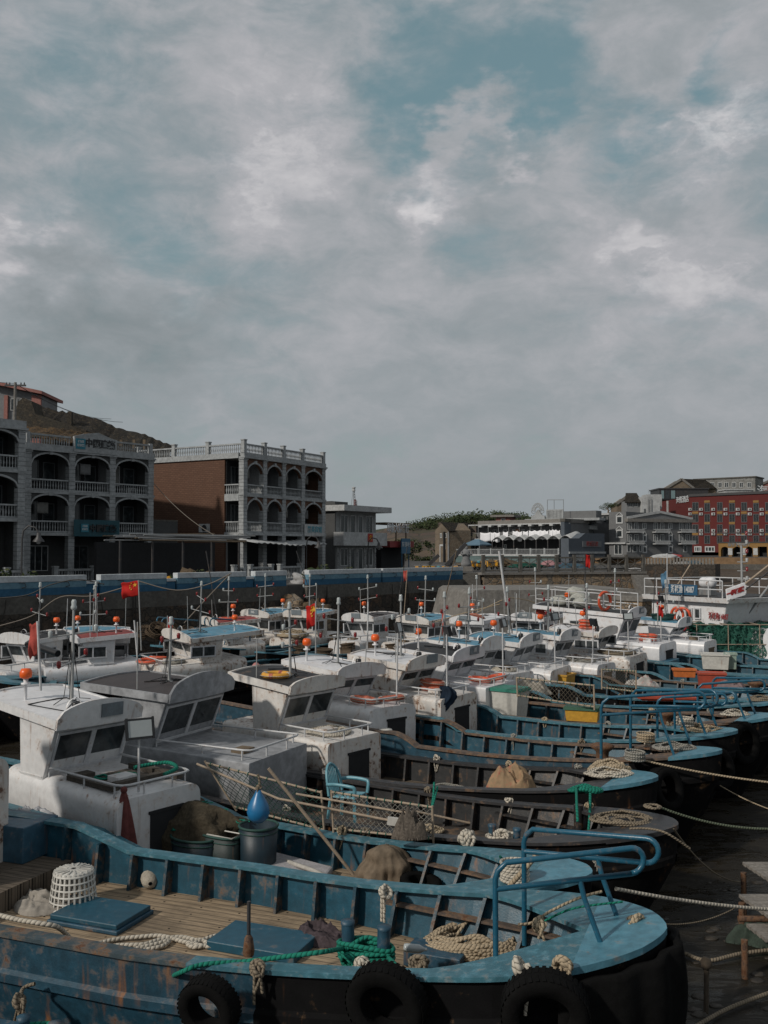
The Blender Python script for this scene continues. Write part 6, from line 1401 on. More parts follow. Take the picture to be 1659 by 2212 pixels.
G = boat('white boat numbered 01 with a black roof, behind the green-lidded fish box', (9.76, 23.8), (2.04, 27.9), W=2.5, wall=w_clean, roof=roof_bk, hy=-2, seed=12, zb=2.3, plate=(.1, .5, .26), platetxt='01', outer2=blk_hull, visor=.26, gun=rust_g, pitch=.07, step=8.2, rr=.05)
H_ = boat('blue-roofed white boat with red characters across its visor', (11.3, 26.3), (3.0, 30.4), W=2.45, wall=w_house, roof=roof_bl, seed=14, zb=2.3, visor=.34, pitch=.06, gun=blue_g)
I_ = boat('white boat with blue roof and a white canvas heap below its deckhouse', (12.6, 28.0), (4.6, 32.2), W=2.45, wall=w_house, roof=roof_bl, seed=15, zb=2.25, sidewin=1, plate=(.15, .5, .26), platetxt='085', visor=.3)
J = boat('blue-roofed white boat with side windows and coiled ropes on the box, right of centre', (14.2, 29.6), (6.2, 33.9), W=2.45, wall=w_house, roof=roof_bl, seed=16, zb=2.2, sidewin=1, plate=(.1, .46, .24), platetxt='0167', visor=.28, bf=1.4, gun=rust_g)
K = boat('white-roofed boat carrying a stack of orange lifebuoys and a rope-piled rusty box', (16.2, 31.2), (8.1, 35.9), W=2.45, wall=w_rusty, roof=roof_wh, seed=17, zb=2.3, sidewin=2, visor=.24, bf=1.2)
Lq = boat('taller white boat with black roof, net-bag bundles and a railing on the roof', (18.3, 33.6), (9.8, 38.4), W=2.7, wall=w_clean, roof=roof_bk, wr=2.1, seed=19, zb=2.5, zr=3.6, sidewin=1, plate=(.2, .5, .26), platetxt='0233', visor=.3, bf=1.3, roofL=4.2, sw=1.6, bh=5)
Mq = boat('small white boat with a dark green basket on its blue roof', (20.6, 35.6), (12.4, 40.3), W=2.6, wall=w_clean, roof=roof_bl, seed=20, zb=2.4, visor=.28, plate=(.1, .4, .26))
for b, k in ((E, 1.3), (F, .95)): bow_rail(b, k)
bow_rail(A);
for b, k in ((G, 1.0), (J, 1.05), (Lq, 1.0)): bow_rail(b, k)
# far row, bows toward the camera
FR = 'fishing boats moored along the far wall'
def far(label, u, v, head, roofm, zr=3.05, **k):
 d = (EYE - zr) * 2050 / (v - 1190); x = (u - 829.5) / 2050 * d; h = math.radians(head); Lt = k.pop('Lt', 6.8)
 T = (x + math.cos(h) * (Lt - 1.2), d + math.sin(h) * (Lt - 1.2))
 k.setdefault('seed', int(u)); k.setdefault('W', 2.5); k.setdefault('mast', 1.1); k.setdefault('L', 11.5)
 return boat(label, T, head=head, Lt=Lt, roof=roofm, zr=zr, group=FR, step=0, sidewin=k.pop('sidewin', 2), **k)
O_ = far('far boat with blue roof and a black number plate, ropes tangled on its dirty box', 515, 1330, -122, roof_bl, wall=w_rusty, plate=(0, .6, .24), platetxt='065', zb=2.0, fore=blue_deck)
Pb = far('far boat with blue roof whose square white box is heaped high with rope', 612, 1331, -122, roof_bl, wall=w_rusty, plate=(0, .6, .24), zb=2.0)
Q_ = far('far boat with dark roof and rounded side windows behind the crab pots', 742, 1339, -125, roof_dk, wall=w_house, plate=(0, .5, .24))
R_ = far('far boat with blue roof and a curved white front, right of the crab pots', 852, 1343, -128, roof_bl, wall=w_rusty, plate=(0, .6, .24))
S_b = far('far all-white boat with an orange lifebuoy behind its front plate', 975, 1345, -130, roof_wh, wall=w_clean, plate=(0, .6, .24), zr=3.1)
T_b = far('far boat with black roof and plate 080 in front of the concrete landing block', 1108, 1338, -132, roof_bk, wall=w_clean, plate=(0, .7, .26), platetxt='080', zr=3.1, mast=1.3)
V_ = far('blue-roofed boat with two orange lifebuoys on its foredeck box, left of centre', 315, 1378, -142, roof_bl, wall=w_rusty, W=2.7, wr=2.4, zb=2.15, roofL=3.0, mast=1.1)
U_ = far('low boat with wide blue roof between the two red flags', 200, 1388, -75, roof_bl, wall=w_house, W=2.7, wr=2.6, roofL=3.2, sidewin=2, zr=2.85)
Wq = far('red-roofed boat at the left with a black pipe across its front', 85, 1380, -150, roof_rd, wall=w_clean, W=2.6, wr=2.1, plate=(0, .4, .2))
X_ = far('small far boat with red roof carrying an orange lifebuoy, near the wall', 398, 1347, -145, roof_rd, wall=w_rusty, wr=1.8, L=9)
Y_ = far('dark-roofed boat cut off by the left edge', -22, 1388, -120, roof_bk, wall=w_house, W=2.6)
bow_rail(O_, 1.3); bow_rail(Pb, 1.3)
# ---------------------------------------------------------------- loose gear
rp_tan = rope_mat('tan_rope', (.36, .29, .20), .055); rp_wht = rope_mat('pale_rope', (.46, .42, .35), .06); rp_grn = rope_mat('green_rope', (.012, .17, .12), .06)
rp_old = rope_mat('old_rope', (.20, .165, .12), .05); rp_gry = rope_mat('grey_rope', (.26, .25, .22), .05)
rubber = paint('tyre_rubber', (.0065, .0065, .0065), 0, 0, .95, .8, 2, .5, spec=.06); canvas = paint('brown_canvas', (.16, .125, .09), 0, 0, .95, .9, 2, .4, spec=.1)
cloth_g = paint('grey_cloth', (.30, .275, .24), 0, 0, .95, .9, 2, .3, spec=.1); cloth_m = paint('maroon_cloth', (.16, .055, .05), 0, 0, .95, .9, 2, .3, spec=.1)
olive = paint('net_sack', (.075, .062, .043), 0, 0, .95, 1.4, 4, 1.0, spec=.1); navy = paint('navy_cloth', (.018, .03, .05), 0, 0, .95, .8, 2, .4, spec=.1)
ring_o = paint('lifebuoy_orange', (.62, .085, .03), 0, 0, .5, .6, 3, .1); ring_f = paint('faded_lifebuoy', (.42, .11, .06), 0, 0, .6, .9, 3, .1); ring_y = paint('yellow_lifebuoy', (.60, .29, .03), 0, 0, .5, .5, 3, .1)
bamboo = paint('bamboo', (.33, .26, .19), .1, 0, .7, .9, 6, .2); chair_m = paint('pale_teal_plastic', (.12, .30, .36), 0, 0, .4, .5, 3, .1)
tub_b = paint('dark_blue_tub', (.005, .020, .032), 0, .1, .5, .8, 2, .2); tub_g = paint('green_rim', (.012, .055, .045), 0, 0, .7, .6, 3, .2); yelb = paint('yellow_box', (.50, .27, .03), .1, .25, .5, .7, 2, .1)
redb = paint('red_box', (.36, .06, .03), 0, .1, .5, .7, 2, .1); orab = paint('orange_box', (.48, .13, .03), .1, .2, .5, .6, 2, .1); wht_pl = paint('white_plastic', (.52, .51, .47), 0, .25, .5, .6, 2, .1)
flag_r = paint('flag_red', (.42, .022, .018), 0, 0, .8, .3, 2, .05, spec=.1); flag_f = paint('faded_flag', (.38, .075, .06), 0, 0, .85, .5, 2, .05, spec=.1); flag_b = paint('flag_blue', (.07, .17, .27), 0, 0, .8, .3, 2, .05)
def smooth(P, k=6, closed=False):
 P = [Vector(p) for p in P]; n = len(P); out = []
 for i in range(n if closed else n - 1):
  if closed: a, b, c, d = P[i - 1], P[i], P[(i + 1) % n], P[(i + 2) % n]
  else: a, b, c, d = P[max(0, i - 1)], P[i], P[i + 1], P[min(n - 1, i + 2)]
  for j in range(k):
   t = j / k; out.append(.5 * ((2 * b) + (c - a) * t + (2 * a - 5 * b + 4 * c - d) * t * t + (3 * b - a - 3 * c + d) * t ** 3))
 if not closed: out.append(P[-1])
 return out
def rope(label, pts, r=.022, m=None, k=6, mb=None, n=6):
 q = mb or MB(); q.tube(smooth(pts, k), r, n)
 if mb is None: return tag(q.build('rope', m or rp_tan), label, 'rope')
def sagline(a, b, sag, n=10): a = Vector(a); b = Vector(b); return [a.lerp(b, i / n) + Vector((0, 0, -sag * 4 * (i / n) * (1 - i / n))) for i in range(n + 1)]
def messy(q, c, r_, turns, rr, h=.12, seed=1, f=None, sc=(1, 1), m=0, spread=.5, n=6):
 rn = random.Random(seed); P = []; a = rn.random() * 6; c = Vector(c)
 for i in range(int(turns * 10)):
  a += 2 * PI / 10 * rn.uniform(.7, 1.3); rad = r_ * (1 - spread * rn.random() * (.5 + .5 * math.sin(i * .37)))
  dx = math.cos(a) * rad * sc[0]; dy = math.sin(a) * rad * sc[1]; P.append((dx, dy, rr + h * rn.random() ** 1.4 * (1.1 - (math.hypot(dx, dy) / (r_ * max(sc) + 1e-6)))))
 P = [(f(*p) if f else (c + Vector(p))) for p in P]; q.tube(smooth(P, 4), rr, n, m)
def rope_pile(label, c, r_, turns=8, rr=.02, h=.15, seed=1, m=None, f=None, sc=(1, 1), strands=1, name='rope_coil', cat='rope coil', group=None):
 q = MB()
 for k in range(strands): messy(q, c, r_, turns, rr, h, seed + k * 17, f, sc)
 return tag(q.build(name, m or rp_tan), label, cat, group)
def knot(q, c, s, seed=0, m=0, tail=.3):
 rn = random.Random(seed); c = Vector(c)
 for k in range(3): nn = Vector((rn.uniform(-1, 1), rn.uniform(-1, 1), rn.uniform(-1, 1))); q.tor(c + Vector((rn.uniform(-.3, .3), rn.uniform(-.3, .3), rn.uniform(-.3, .3))) * s, s, s * .32, 10, 6, m, nn)
 for k in range(3): q.tube(smooth([c, c + Vector((rn.uniform(-1, 1), rn.uniform(-1, 0), .3)) * s * 1.3, c + Vector((rn.uniform(-.8, .8), -.8, -tail / s * rn.uniform(.5, 1))) * s], 4), s * .25, 5, m)
def ring(label, b, x, y, z, R_=.30, m=None, tilt=(0, 0, 1), group='lifebuoys on the boats', house=True, world=None):
 c = world or (b.H if house else b.P)(x, y, z); q = MB(); r = thing('lifebuoy', label, 'lifebuoy', c, 0, group)
 q.tor((0, 0, 0), R_, .062, 28, 10, 0, tilt); q.build('ring', m or ring_o, r)
 nrm = Vector(tilt).normalized(); a = nrm.orthogonal().normalized(); b2 = nrm.cross(a)
 for k in range(4):
  an = k * PI / 2 + .5; d = a * math.cos(an) + b2 * math.sin(an); t = -a * math.sin(an) + b2 * math.cos(an)
  q = MB(); q.tube([d * R_ - t * .045, d * R_ + t * .045], .067, 10); q.build('band', wht_pl if k % 2 else ring_f, r)
 q = MB(); q.tube(smooth([(a * math.cos(k * PI / 8) + b2 * math.sin(k * PI / 8)) * (R_ + (.075 if k % 4 == 2 else .095 if k % 2 else .08)) for k in range(16)], 2, True), .008, 4, closed=True); q.build('grab_line', rp_wht, r)
 return r
# --- boat A gear
aw = lambda u, v, z: site(u, v, z)
ZD = A.dk
def quad_slab(name, label, cat, corners, h, m, bevel=.015, mb2=None):
 P = [Vector(c) for c in corners]; c = sum(P, Vector()) / 4; q = MB(); q.hexa([tuple(p - c) for p in P] + [tuple(p - c + Vector((0, 0, h))) for p in P])
 o = q.build(name, m, None, bevel=bevel); o.location = c; return tag(o, label, cat)
def rect_on(b, x0, x1, y0, y1, z): return [b.P(x0, y0, z), b.P(x1, y0, z), b.P(x1, y1, z), b.P(x0, y1, z)]
def toB(b, w): return b.M.inverted() @ Vector(w)
c = toB(A, aw(218, 1985, ZD)); hc = (c.x, c.y)
quad_slab('hatch_cover', 'worn blue hatch cover lying on the bleached plank deck beside the upturned basket', 'hatch cover', rect_on(A, c.x - .58, c.x + .58, c.y - .42, c.y + .42, ZD + .0), .06, blue_dk)
quad_slab('cover_board', 'blue lid set on top of the hatch frame in the middle of the plank deck', 'board', rect_on(A, c.x - .55, c.x + .55, c.y - .39, c.y + .39, ZD + .061), .07, paint('hatch_blue', (.009, .068, .108), .25, .0, .45, .7, 1.5, .2))
c = toB(A, aw(560, 2062, ZD));
quad_slab('hatch_box', 'flat blue hatch by the near rail behind the upright black iron bar', 'hatch', rect_on(A, c.x - .7, c.x + .55, c.y - .12, c.y + .62, ZD), .12, _M['hatch_blue'])
# raised aft deck and blue locker
q = MB(); q.hexa([(-13, -1.3, ZD), (-9.0, -1.3, ZD), (-9.0, 1.42, ZD), (-13, 1.42, ZD), (-13, -1.3, ZD + .3), (-9.0, -1.3, ZD + .3), (-9.0, 1.42, ZD + .3), (-13, 1.42, ZD + .3)]); q.build('raised_deck', planks('aft_planks', (.16, .13, .10), .12, grime=.9), A.root)
c = toB(A, aw(20, 1858, ZD + .3)); o = quad_slab('deck_locker', 'big blue locker on the raised deck at the left edge', 'locker', rect_on(A, c.x - 1.3, c.x + .35, c.y - .1, c.y + .7, ZD + .3), .55, paint('locker_blue', (.03, .09, .14), .3, .2, .5, .9, 1.5, .2))
# upturned white basket
c = aw(158, 1957, ZD); r = thing('laundry_basket', 'white slatted plastic basket standing upside down on the plank deck', 'basket', c); q = MB(); n = 26; hh = .52
for i in range(n): a = 2 * PI * i / n; q.bar((math.cos(a) * .335, math.sin(a) * .335, .02), (math.cos(a) * .27, math.sin(a) * .27, hh), .026, .010, 0, (math.cos(a), math.sin(a), 0))
for z in (.02, .12, .21, .30, .39, .48): R1 = .335 - .065 * z / hh; q.lathe([(R1 + .01, z - .01), (R1 + .01, z + .01), (R1 - .01, z + .01), (R1 - .01, z - .01), (R1 + .01, z - .01)], 26)
q.build('lattice', wht_pl, r); q = MB(); q.lathe([(0, hh), (.26, hh), (.275, hh - .02), (.275, hh - .06)], 26)
for i in range(8): a = PI * i / 8; q.bar((math.cos(a) * .25, math.sin(a) * .25, hh + .008), (-math.cos(a) * .25, -math.sin(a) * .25, hh + .008), .02, .012)
q.lathe([(.08, hh), (.09, hh + .02), (.1, hh)], 20); q.build('base', wht_pl, r); q = MB(); q.lathe([(.335, 0), (.375, .0), (.375, .035), (.335, .05)], 26); q.build('rim', wht_pl, r)
q = MB(); q.ball((.02, -.36, .05), .04, 6); q.ball((.18, -.33, .05), .035, 6); q.build('handle', tub_g, r)
# crumpled cloth
def crumple(name, label, cat, c, sx, sy, h, m, seed=1, rz=0, res=56, fr=3.2):
 q = MB(); o_ = Vector((seed * 7.3, seed * 3.1, 0)); fr *= .55; rd = lambda v: (1 - min(1, abs(v) * 2.2)) ** 2
 def f(i, j):
  x, y = (i - .5) * 2.1, (j - .5) * 2.1; rr = math.hypot(x, y); s = min(1, 1 / max(rr, .001)); x, y = x * s, y * s; e = max(0, 1 - min(rr, 1) ** 2.6)
  wv = mnoise.noise_vector(Vector((x * fr, y * fr, 0)) + o_) * .5; p = Vector((x, y, 0)) * fr + wv
  n1_ = mnoise.noise(p + o_); r1 = rd(mnoise.noise(p * 1.3 + o_ * 2)); r2 = rd(mnoise.noise(Vector((p.x * 2.6, p.y * 1.6, 5)) + o_))
  k = 1 + .38 * mnoise.noise(Vector((math.atan2(y, x) * 1.1, seed, 0)))
  return (x * sx * k, y * sy * k, .006 + h * e ** .7 * (.5 + .5 * n1_ + .3 * r1 + .16 * r2) * (1 if e > 0 else 0))
 q.grid(f, res, res); o = q.build(name, m); o.location = c; o.rotation_euler.z = rz; return tag(o, label, cat)
crumple('cloth_heap', 'crumpled pale grey cloth on the plank deck beside the upturned basket', 'cloth', aw(88, 1955, ZD), .62, .36, .2, cloth_g, 3, A.h)
crumple('cloth_heap', 'grey plastic sheeting bunched on the raised deck at the far left rail', 'cloth', aw(55, 1778, ZD + .3), .55, .3, .3, paint('plastic_sheet', (.28, .29, .31), 0, 0, .45, .5, 2, .2), 5, A.h)
crumple('cloth_heap', 'dark mottled rag by the double bollards of the nearest boat', 'rag', aw(690, 2030, ZD), .42, .26, .22, paint('mottled_rag', (.07, .055, .06), 0, 0, .95, 1.2, 4, .4, spec=.1), 8, A.h)
c = aw(323, 1915, ZD); q = MB(); q.lathe([(.03, -.17), (.09, -.165), (.13, -.1), (.135, 0), (.12, .1), (.08, .16), (.03, .17)], 14, 0, (0, 0, .13), 'x'); o = q.build('foam_float', paint('dirty_foam', (.42, .38, .31), 0, 0, .9, 1.0, 6, .8), None); o.location = c; o.rotation_euler = (0, .15, A.h - .9); tag(o, 'dirty white foam float lying against the far bulwark on the plank deck', 'float')
gz = lambda s: A.zgun(s, -1)
rope('thick white rope draped over the near rail at the left edge', [aw(-10, 1975, 1.72), aw(40, 1987, 1.7), aw(90, 1995, 1.68), aw(125, 2003, 1.6), aw(150, 2025, 1.35)], .03, rp_wht)
q = MB();
for P_ in ([(200, 2042), (245, 2030), (300, 2024), (350, 2022), (400, 2035), (445, 2044), (500, 2046)], [(215, 2048), (260, 2042), (310, 2040), (345, 2030), (390, 2024), (430, 2033)], [(290, 2050), (335, 2040), (365, 2032), (350, 2044), (310, 2052)], [(408, 2042), (440, 2030), (480, 2018), (520, 2018)], [(405, 2040), (420, 2046), (450, 2040), (430, 2030), (408, 2036)]):
 q.tube(smooth([aw(u, v, ZD + .04) for u, v in P_], 6), .028, 7)
tag(q.build('rope', rp_wht), 'white mooring rope in loose bights along the near edge of the plank deck', 'rope')
# iron bar
a = aw(537, 2064, 1.5); q = MB(); q.tube([a, a + Vector((.0, 0, .62))], .022, 8); q.lathe([(.06, 0), (.07, .06), (.05, .2), (.025, .24)], 9, 1, tuple(a)); tag(q.build('iron_bar', [metal_d, capst]), 'upright black iron bar with rag binding at the near rail', 'iron bar')
# bitts + green rope
pb1 = toB(A, aw(790, 2055, 1.62)); xm_, ym_ = pb1.x, pb1.y; gapb = .40; zb_ = 1.50
q = MB()
for k in (-.5, .5): q.tube([(xm_ + k * gapb, ym_, zb_ - .4), (xm_ + k * gapb + .05 * k, ym_, zb_ + .42)], .075, 14); q.lathe([(0, .02), (.08, .015), (.08, -.02)], 14, 0, (xm_ + k * gapb + .05 * k, ym_, zb_ + .42))
q.build('bitts', blue_dk, A.root)
q = MB(); rn = random.Random(3)
for k in range(6):
 z = zb_ + .04 + k * .032; e = .12 + .015 * (k % 2)
 P_ = [A.P(xm_ + math.cos(a) * (gapb / 2 + e) , ym_ + math.sin(a) * e * (1.0 if k % 2 else -.9), z + .02 * math.sin(a * 2 + k)) for a in [2 * PI * i / 14 for i in range(14)]]; q.tube(smooth(P_, 3, True), .027, 7, closed=True)
P_ = [A.P(xm_ - gapb / 2 - .1, ym_, zb_ + .1), A.P(xm_, ym_ - .1, zb_ + .2), A.P(xm_ + gapb / 2 + .1, ym_ + .05, zb_ + .12), A.P(xm_ + .0, ym_ + .1, zb_ + .24), A.P(xm_ - gapb / 2, ym_ - .14, zb_ + .16)]; q.tube(smooth(P_), .027, 7)
knot(q, A.P(xm_ - gapb * .35, ym_ - .17, zb_ + .06), .075, 4)
q.tube(smooth([aw(300, 2140, .3), aw(380, 2105, 1.5), aw(437, 2084, gz(5.4) + .04), aw(520, 2078, gz(5) + .03), aw(620, 2066, gz(4) + .1), aw(700, 2056, gz(3.4) + .12), aw(745, 2048, zb_ + .14)], 6), .027, 7)
q.tube(smooth([aw(838, 2068, zb_ + .1), aw(862, 2092, gz(2.5) + .04), aw(885, 2120, 1.4), aw(915, 2165, .9), aw(965, 2225, .2)], 6), .027, 7)
tag(q.build('rope', rp_grn), 'bright green rope wound round the double bollards and running down the hull', 'rope')
c = toB(A, aw(940, 2058, 1.25)); quad_slab('deck_box', 'low blue box on the foredeck between the double bollards and the tan rope pile', 'box', rect_on(A, c.x - .35, c.x + .38, c.y - .2, c.y + .25, 1.12), .18, blue_dk)
c = aw(873, 2047, 1.55); q = MB(); q.lathe([(0, 0), (.045, 0), (.05, .03), (.05, .18), (.02, .24), (.018, .27), (0, .27)], 10, 0, (0, 0, 0), 'x'); o = q.build('bottle', lampclr); o.location = c; o.rotation_euler.z = -.2; tag(o, 'clear plastic bottle lying beside the green wound rope', 'bottle')
# rope pile in the bow of A
rope_pile('big tangled pile of tan rope in the bow well of the nearest boat', aw(1030, 2048, 1.2), .46, 11, .022, .34, 5, rp_tan, sc=(1.5, .9), strands=4)
rope('thick tan rope rising from the rope pile to the coil on the next boat', [aw(930, 2030, 1.1), aw(985, 1995, 1.3), aw(1040, 1975, 1.4), aw(1065, 2000, 1.3), aw(1090, 2040, 1.2), aw(1095, 1985, 1.5), aw(1075, 1950, 1.6), aw(1100, 1915, 1.8), aw(1140, 1870, 2.1), aw(1160, 1845, 2.2)], .034, rp_tan)
rope('tan rope tied between the bow rail posts of the nearest boat', [aw(1120, 1997, 2.05), aw(1150, 1993, 2.05), aw(1190, 1968, 2.2), aw(1250, 1940, 2.3), aw(1300, 1926, 2.35)], .016, rp_tan)
rope('thin green line from the far rail post across the bow plate', [aw(1175, 1990, 2.0), aw(1240, 1962, 2.2), aw(1345, 1948, 2.25)], .013, rp_grn)
for i, (u, v, s, lab, m) in enumerate(((1165, 1998, .07, 'rope knot at the foot of the far bow rail', rp_tan), (1375, 1995, .08, 'rope knot with loose ends at the outer bow rail foot', rp_tan), (1290, 1858, .05, 'small grey knot on the bow rail end', rp_gry), (1125, 2092, .085, 'frayed tan rope knot on the near rim below the bow rail', rp_wht), (1215, 2085, .08, 'doubled tan rope knot hanging over the near bow rim', rp_tan),
  (905, 2078, .08, 'dark frayed knot hanging beside the green rope', rp_old), (780, 2085, .07, 'pale frayed rope end on the near rim above the middle tyre', rp_wht), (558, 2092, .07, 'brown rope lashing hanging over the near rim left of the middle tyre', rp_old), (833, 1925, .075, 'frayed white knot tied to the far rim beside the canvas bundle', rp_wht))):
 q = MB(); z = 1.7 if u < 1000 and v > 2000 else (2.05 if v > 1950 else 1.75); knot(q, aw(u, v, z), s, i, tail=.45 if v > 2050 or i == 8 else .15)
 if i in (3, 4, 5): q.tube(smooth([aw(u, v, z), aw(u - 8, v + 20, z - .1), aw(u - 22, v + 60, z - .45)], 5), .022, 6); q.tube(smooth([aw(u, v, z), aw(u + 12, v + 10, z - .05), aw(u + 6, v + 55, z - .4)], 5), .02, 6)
 if i == 6: q.tube(smooth([aw(u, v, z), aw(748, 2100, z - .1), aw(748, 2150, z - .5), aw(770, 2230, z - 1.1)], 5), .018, 6)
 tag(q.build('rope_knot', m), lab, 'rope knot')
q = MB(); q.tube(smooth([aw(838, 1940, 1.5), aw(828, 1960, 1.3), aw(838, 1985, 1.1), aw(822, 2015, .9), aw(800, 2030, .8)], 6), .018, 6); q.tube(smooth([aw(940, 1930, 1.5), aw(955, 1965, 1.2), aw(963, 2040, .85)], 5), .014, 5); q.tube(smooth([aw(915, 1965, 1.3), aw(900, 1990, 1.1), aw(860, 2030, .9), aw(815, 2045, .85)], 5), .018, 6)
tag(q.build('rope', rp_tan), 'loose tan rope ends hanging down the inner bulwark of the nearest boat', 'rope')
rope('dark green hawser looped inside the bow of the nearest boat', [aw(1000, 1960, 1.5), aw(1015, 1948, 1.5), aw(1060, 1938, 1.6), aw(1075, 1950, 1.5), aw(1040, 1970, 1.4), aw(1010, 1965, 1.4), aw(1060, 1990, 1.3), aw(1150, 1965, 1.5)], .024, rope_mat('dark_green_rope', (.01, .075, .06)))
def tyre(label, c, R_, w_, nrm, group='tyre fenders hanging on the hulls', cat='tyre'):
 r = thing('tyre', label, cat, c, 0, group); nrm = Vector(nrm).normalized(); rot = nrm.to_track_quat('Z', 'X').to_matrix(); q = MB()
 pr = [(R_ * .58, -w_ * .42), (R_ * .6, -w_ * .5), (R_ * .85, -w_ * .55), (R_ * .97, -w_ * .46), (R_, -w_ * .3), (R_, w_ * .3), (R_ * .97, w_ * .46), (R_ * .85, w_ * .55), (R_ * .6, w_ * .5), (R_ * .58, w_ * .42), (R_ * .63, 0), (R_ * .58, -w_ * .42)]
 q.lathe(pr, 36, f=lambda x, y, z: rot @ Vector((x, y, z))); q.build('carcass', rubber, r)
 q = MB()
 for i in range(40):
  a = 2 * PI * i / 40
  for sg in (-1, 1): P_ = [rot @ Vector((math.cos(a + da) * R_ * 1.0 , math.sin(a + da) * R_ * 1.0, zz)) for da, zz in ((0, sg * .02), (.09, sg * .02), (.06, sg * w_ * .46), (-.03, sg * w_ * .46))]; Q_ = [p * 1.009 for p in P_]; q.hexa(P_ + Q_)
 q.build('tread', rubber, r); return r
nA = Vector((-math.sin(A.h), math.cos(A.h), 0)) * -1
tyre('tyre fender hanging on the nearest hull below the frayed pale rope end', atd(835, 2168, 9.9), .42, .22, nA + Vector((0, 0, -.2)))
tyre('large tyre fender hanging under the bow rail of the nearest boat', atd(1178, 2186, 9.5), .43, .24, nA + Vector((.2, 0, -.25)))
tyre('dark tyre fender hanging on the rusty left part of the nearest hull', atd(452, 2176, 10.2), .33, .22, nA + Vector((0, 0, -.2)))
q = MB()
def fe(i, j):
 a = (i - .5) * 2; sg = 1 if a > 0 else -1; s_ = .95 * abs(a) ** 1.7; o = .10 + .03 * math.sin(i * 44) + .05 * math.sin(j * PI); n = Vector((1 - abs(a) ** 1.2, sg * abs(a) ** .8, 0)).normalized()
 return A.P(-s_ + n.x * o, sg * A.hw(s_) + n.y * o, A.zgun(s_) - .1 - .95 * j)
q.grid(fe, 48, 14); tag(q.build('rubber_fender', rubber, None, solid=.09), 'thick black rubber fender wrapped round the nearest bow', 'fender')
q = MB();
for i in range(12): p = aw(1318 + i * 8, 2062 + (i % 3) * 4 + i * .5, 2.0 - i * .05); q.tor(p, .045, .012, 10, 5, 0, (1, 0, .3) if i % 2 else (0, 1, .2))
tag(q.build('chain', capst), 'rusty chain draped over the nearest bow', 'chain')
# hull number on A
def hull_text(b, txt, s0, size, z, m, dz=0):
 ln = {}
 def f(x, y, t):
  s = s0 - x; k = max(0, 1 - s / 3.5); zz = z + y; w_ = b.hw(s); zz_t = b.zgun(s, -1); fz = (zz_t - .6 - zz) / (zz_t - .7); wy = w_ * (.96 - .10 * fz) + .012 + t; return (-s - .38 * k - .5 * k * fz, -wy, zz)
 return text_mb(txt, size, f, .006, bold=.015).build('hull_number', m, b.root)
hull_text(A, '浙椒渔  067', 3.1, .42, 1.0, paint('faint_yellow', (.032, .028, .014), 0, 0, .8, 1, 4, .1))
# --- boat Z in the lower-left corner
Zb = boat('boat at the lower left corner, only its dark blue rim and bollards showing', (-2.9, 9.15), head=-20, W=2.3, L=9, house=None, mast=0, lamp=False, rail_box=False, inner=blk_in, gun=blue_dk, outer=blk_hull, deck=deck_k, step=0, dz=-.85, seed=44, ribs=True, fore=blue_dk)
bitts(Zb, -.95, .62, h=.42, gap=.34, z=1.75)
q = MB()
for k in range(5): c0 = Zb.P(-.95, .62, 1.85 + .04 * k); messy(q, c0, .26, 1.2, .026, .05, k, sc=(1.3, .8))
knot(q, Zb.P(-1.15, .5, 2.0), .08, 2); tag(q.build('rope', rp_grn), 'green rope wound on the bollards at the lower left corner', 'rope')
q = MB(); knot(q, aw(42, 2165, 1.1), .07, 3, tail=.5); q.tube(smooth([aw(75, 2125, 1.2), aw(50, 2135, 1.15), aw(42, 2165, 1.1), aw(30, 2215, .7)], 5), .022, 6); tag(q.build('rope_knot', rp_old), 'old rope knot hanging at the lower left corner', 'rope knot')
# --- boat B gear
ZB = B.dk + B.M.translation.z
q = MB(); c = Vector((-3.55, 17.25, ZB))
def f(i, j):
 a = i * 2 * PI; e = j * PI / 2; p = Vector((math.cos(a) * math.cos(e), math.sin(a) * math.cos(e), math.sin(e))); k = 1 + .30 * mnoise.fractal(p * 1.7 + Vector((4, 2, 1)), 1, 2, 4)
 x, y, z = p.x * 1.6 * k, p.y * .6 * k, (max(0, p.z) ** .7) * 1.0 * (1 + .35 * mnoise.noise(p * 2 + Vector((9, 0, 0)))); return (c.x + x * .86 + y * .5, c.y - x * .5 + y * .86, c.z + z)
q.grid(f, 48, 20); ns = tag(q.build('net_sack', olive), 'big lumpy grey-brown net sack in front of the white cabin', 'net sack')
q = MB(); rn = random.Random(9)
for k in range(7):
 i, j = rn.random(), rn.uniform(.25, .8); p = Vector(f(i, j)); q.tube(smooth([p + Vector((rn.uniform(-.15, .15), rn.uniform(-.1, .1), .02 + .03 * rn.random())) for _ in range(6)], 4), .011, 5)
tag(q.build('net_twine', rp_grn), 'scraps of green twine lying on the big net sack', 'twine')
def tub(label, c, rx, ry, h, rim=True, square=False, m=None):
 r = thing('tub', label, 'tub', c, B.h, 'tubs on the white-cabined boat'); q = MB(); p = 3.5 if square else 2
 def F(x, y, z):
  a = math.atan2(y, x); k = (abs(math.cos(a)) ** p + abs(math.sin(a)) ** p) ** (-1 / p) if square else 1; d = math.hypot(x, y); return (d * math.cos(a) * k * rx, d * math.sin(a) * k * ry, z)
 q.lathe([(0, .0), (.86, 0), (.9, .05), (1, h), (.95, h), (.86, .08), (0, .08)], 32, f=F); q.build('bin', m or tub_b, r)
 q = MB(); q.tube([F(math.cos(a), math.sin(a), h) for a in [2 * PI * i / 32 for i in range(32)]], .022, 6, closed=True); q.tube([F(.99 * math.cos(a), .99 * math.sin(a), h - .09) for a in [2 * PI * i / 32 for i in range(32)]], .012, 5, closed=True)
 q.build('rim', tub_g, r); return r
tub('oval dark blue tub with green rim, nearest of the tubs by the net sack', aw(421, 1872, ZB), .46, .34, .52)
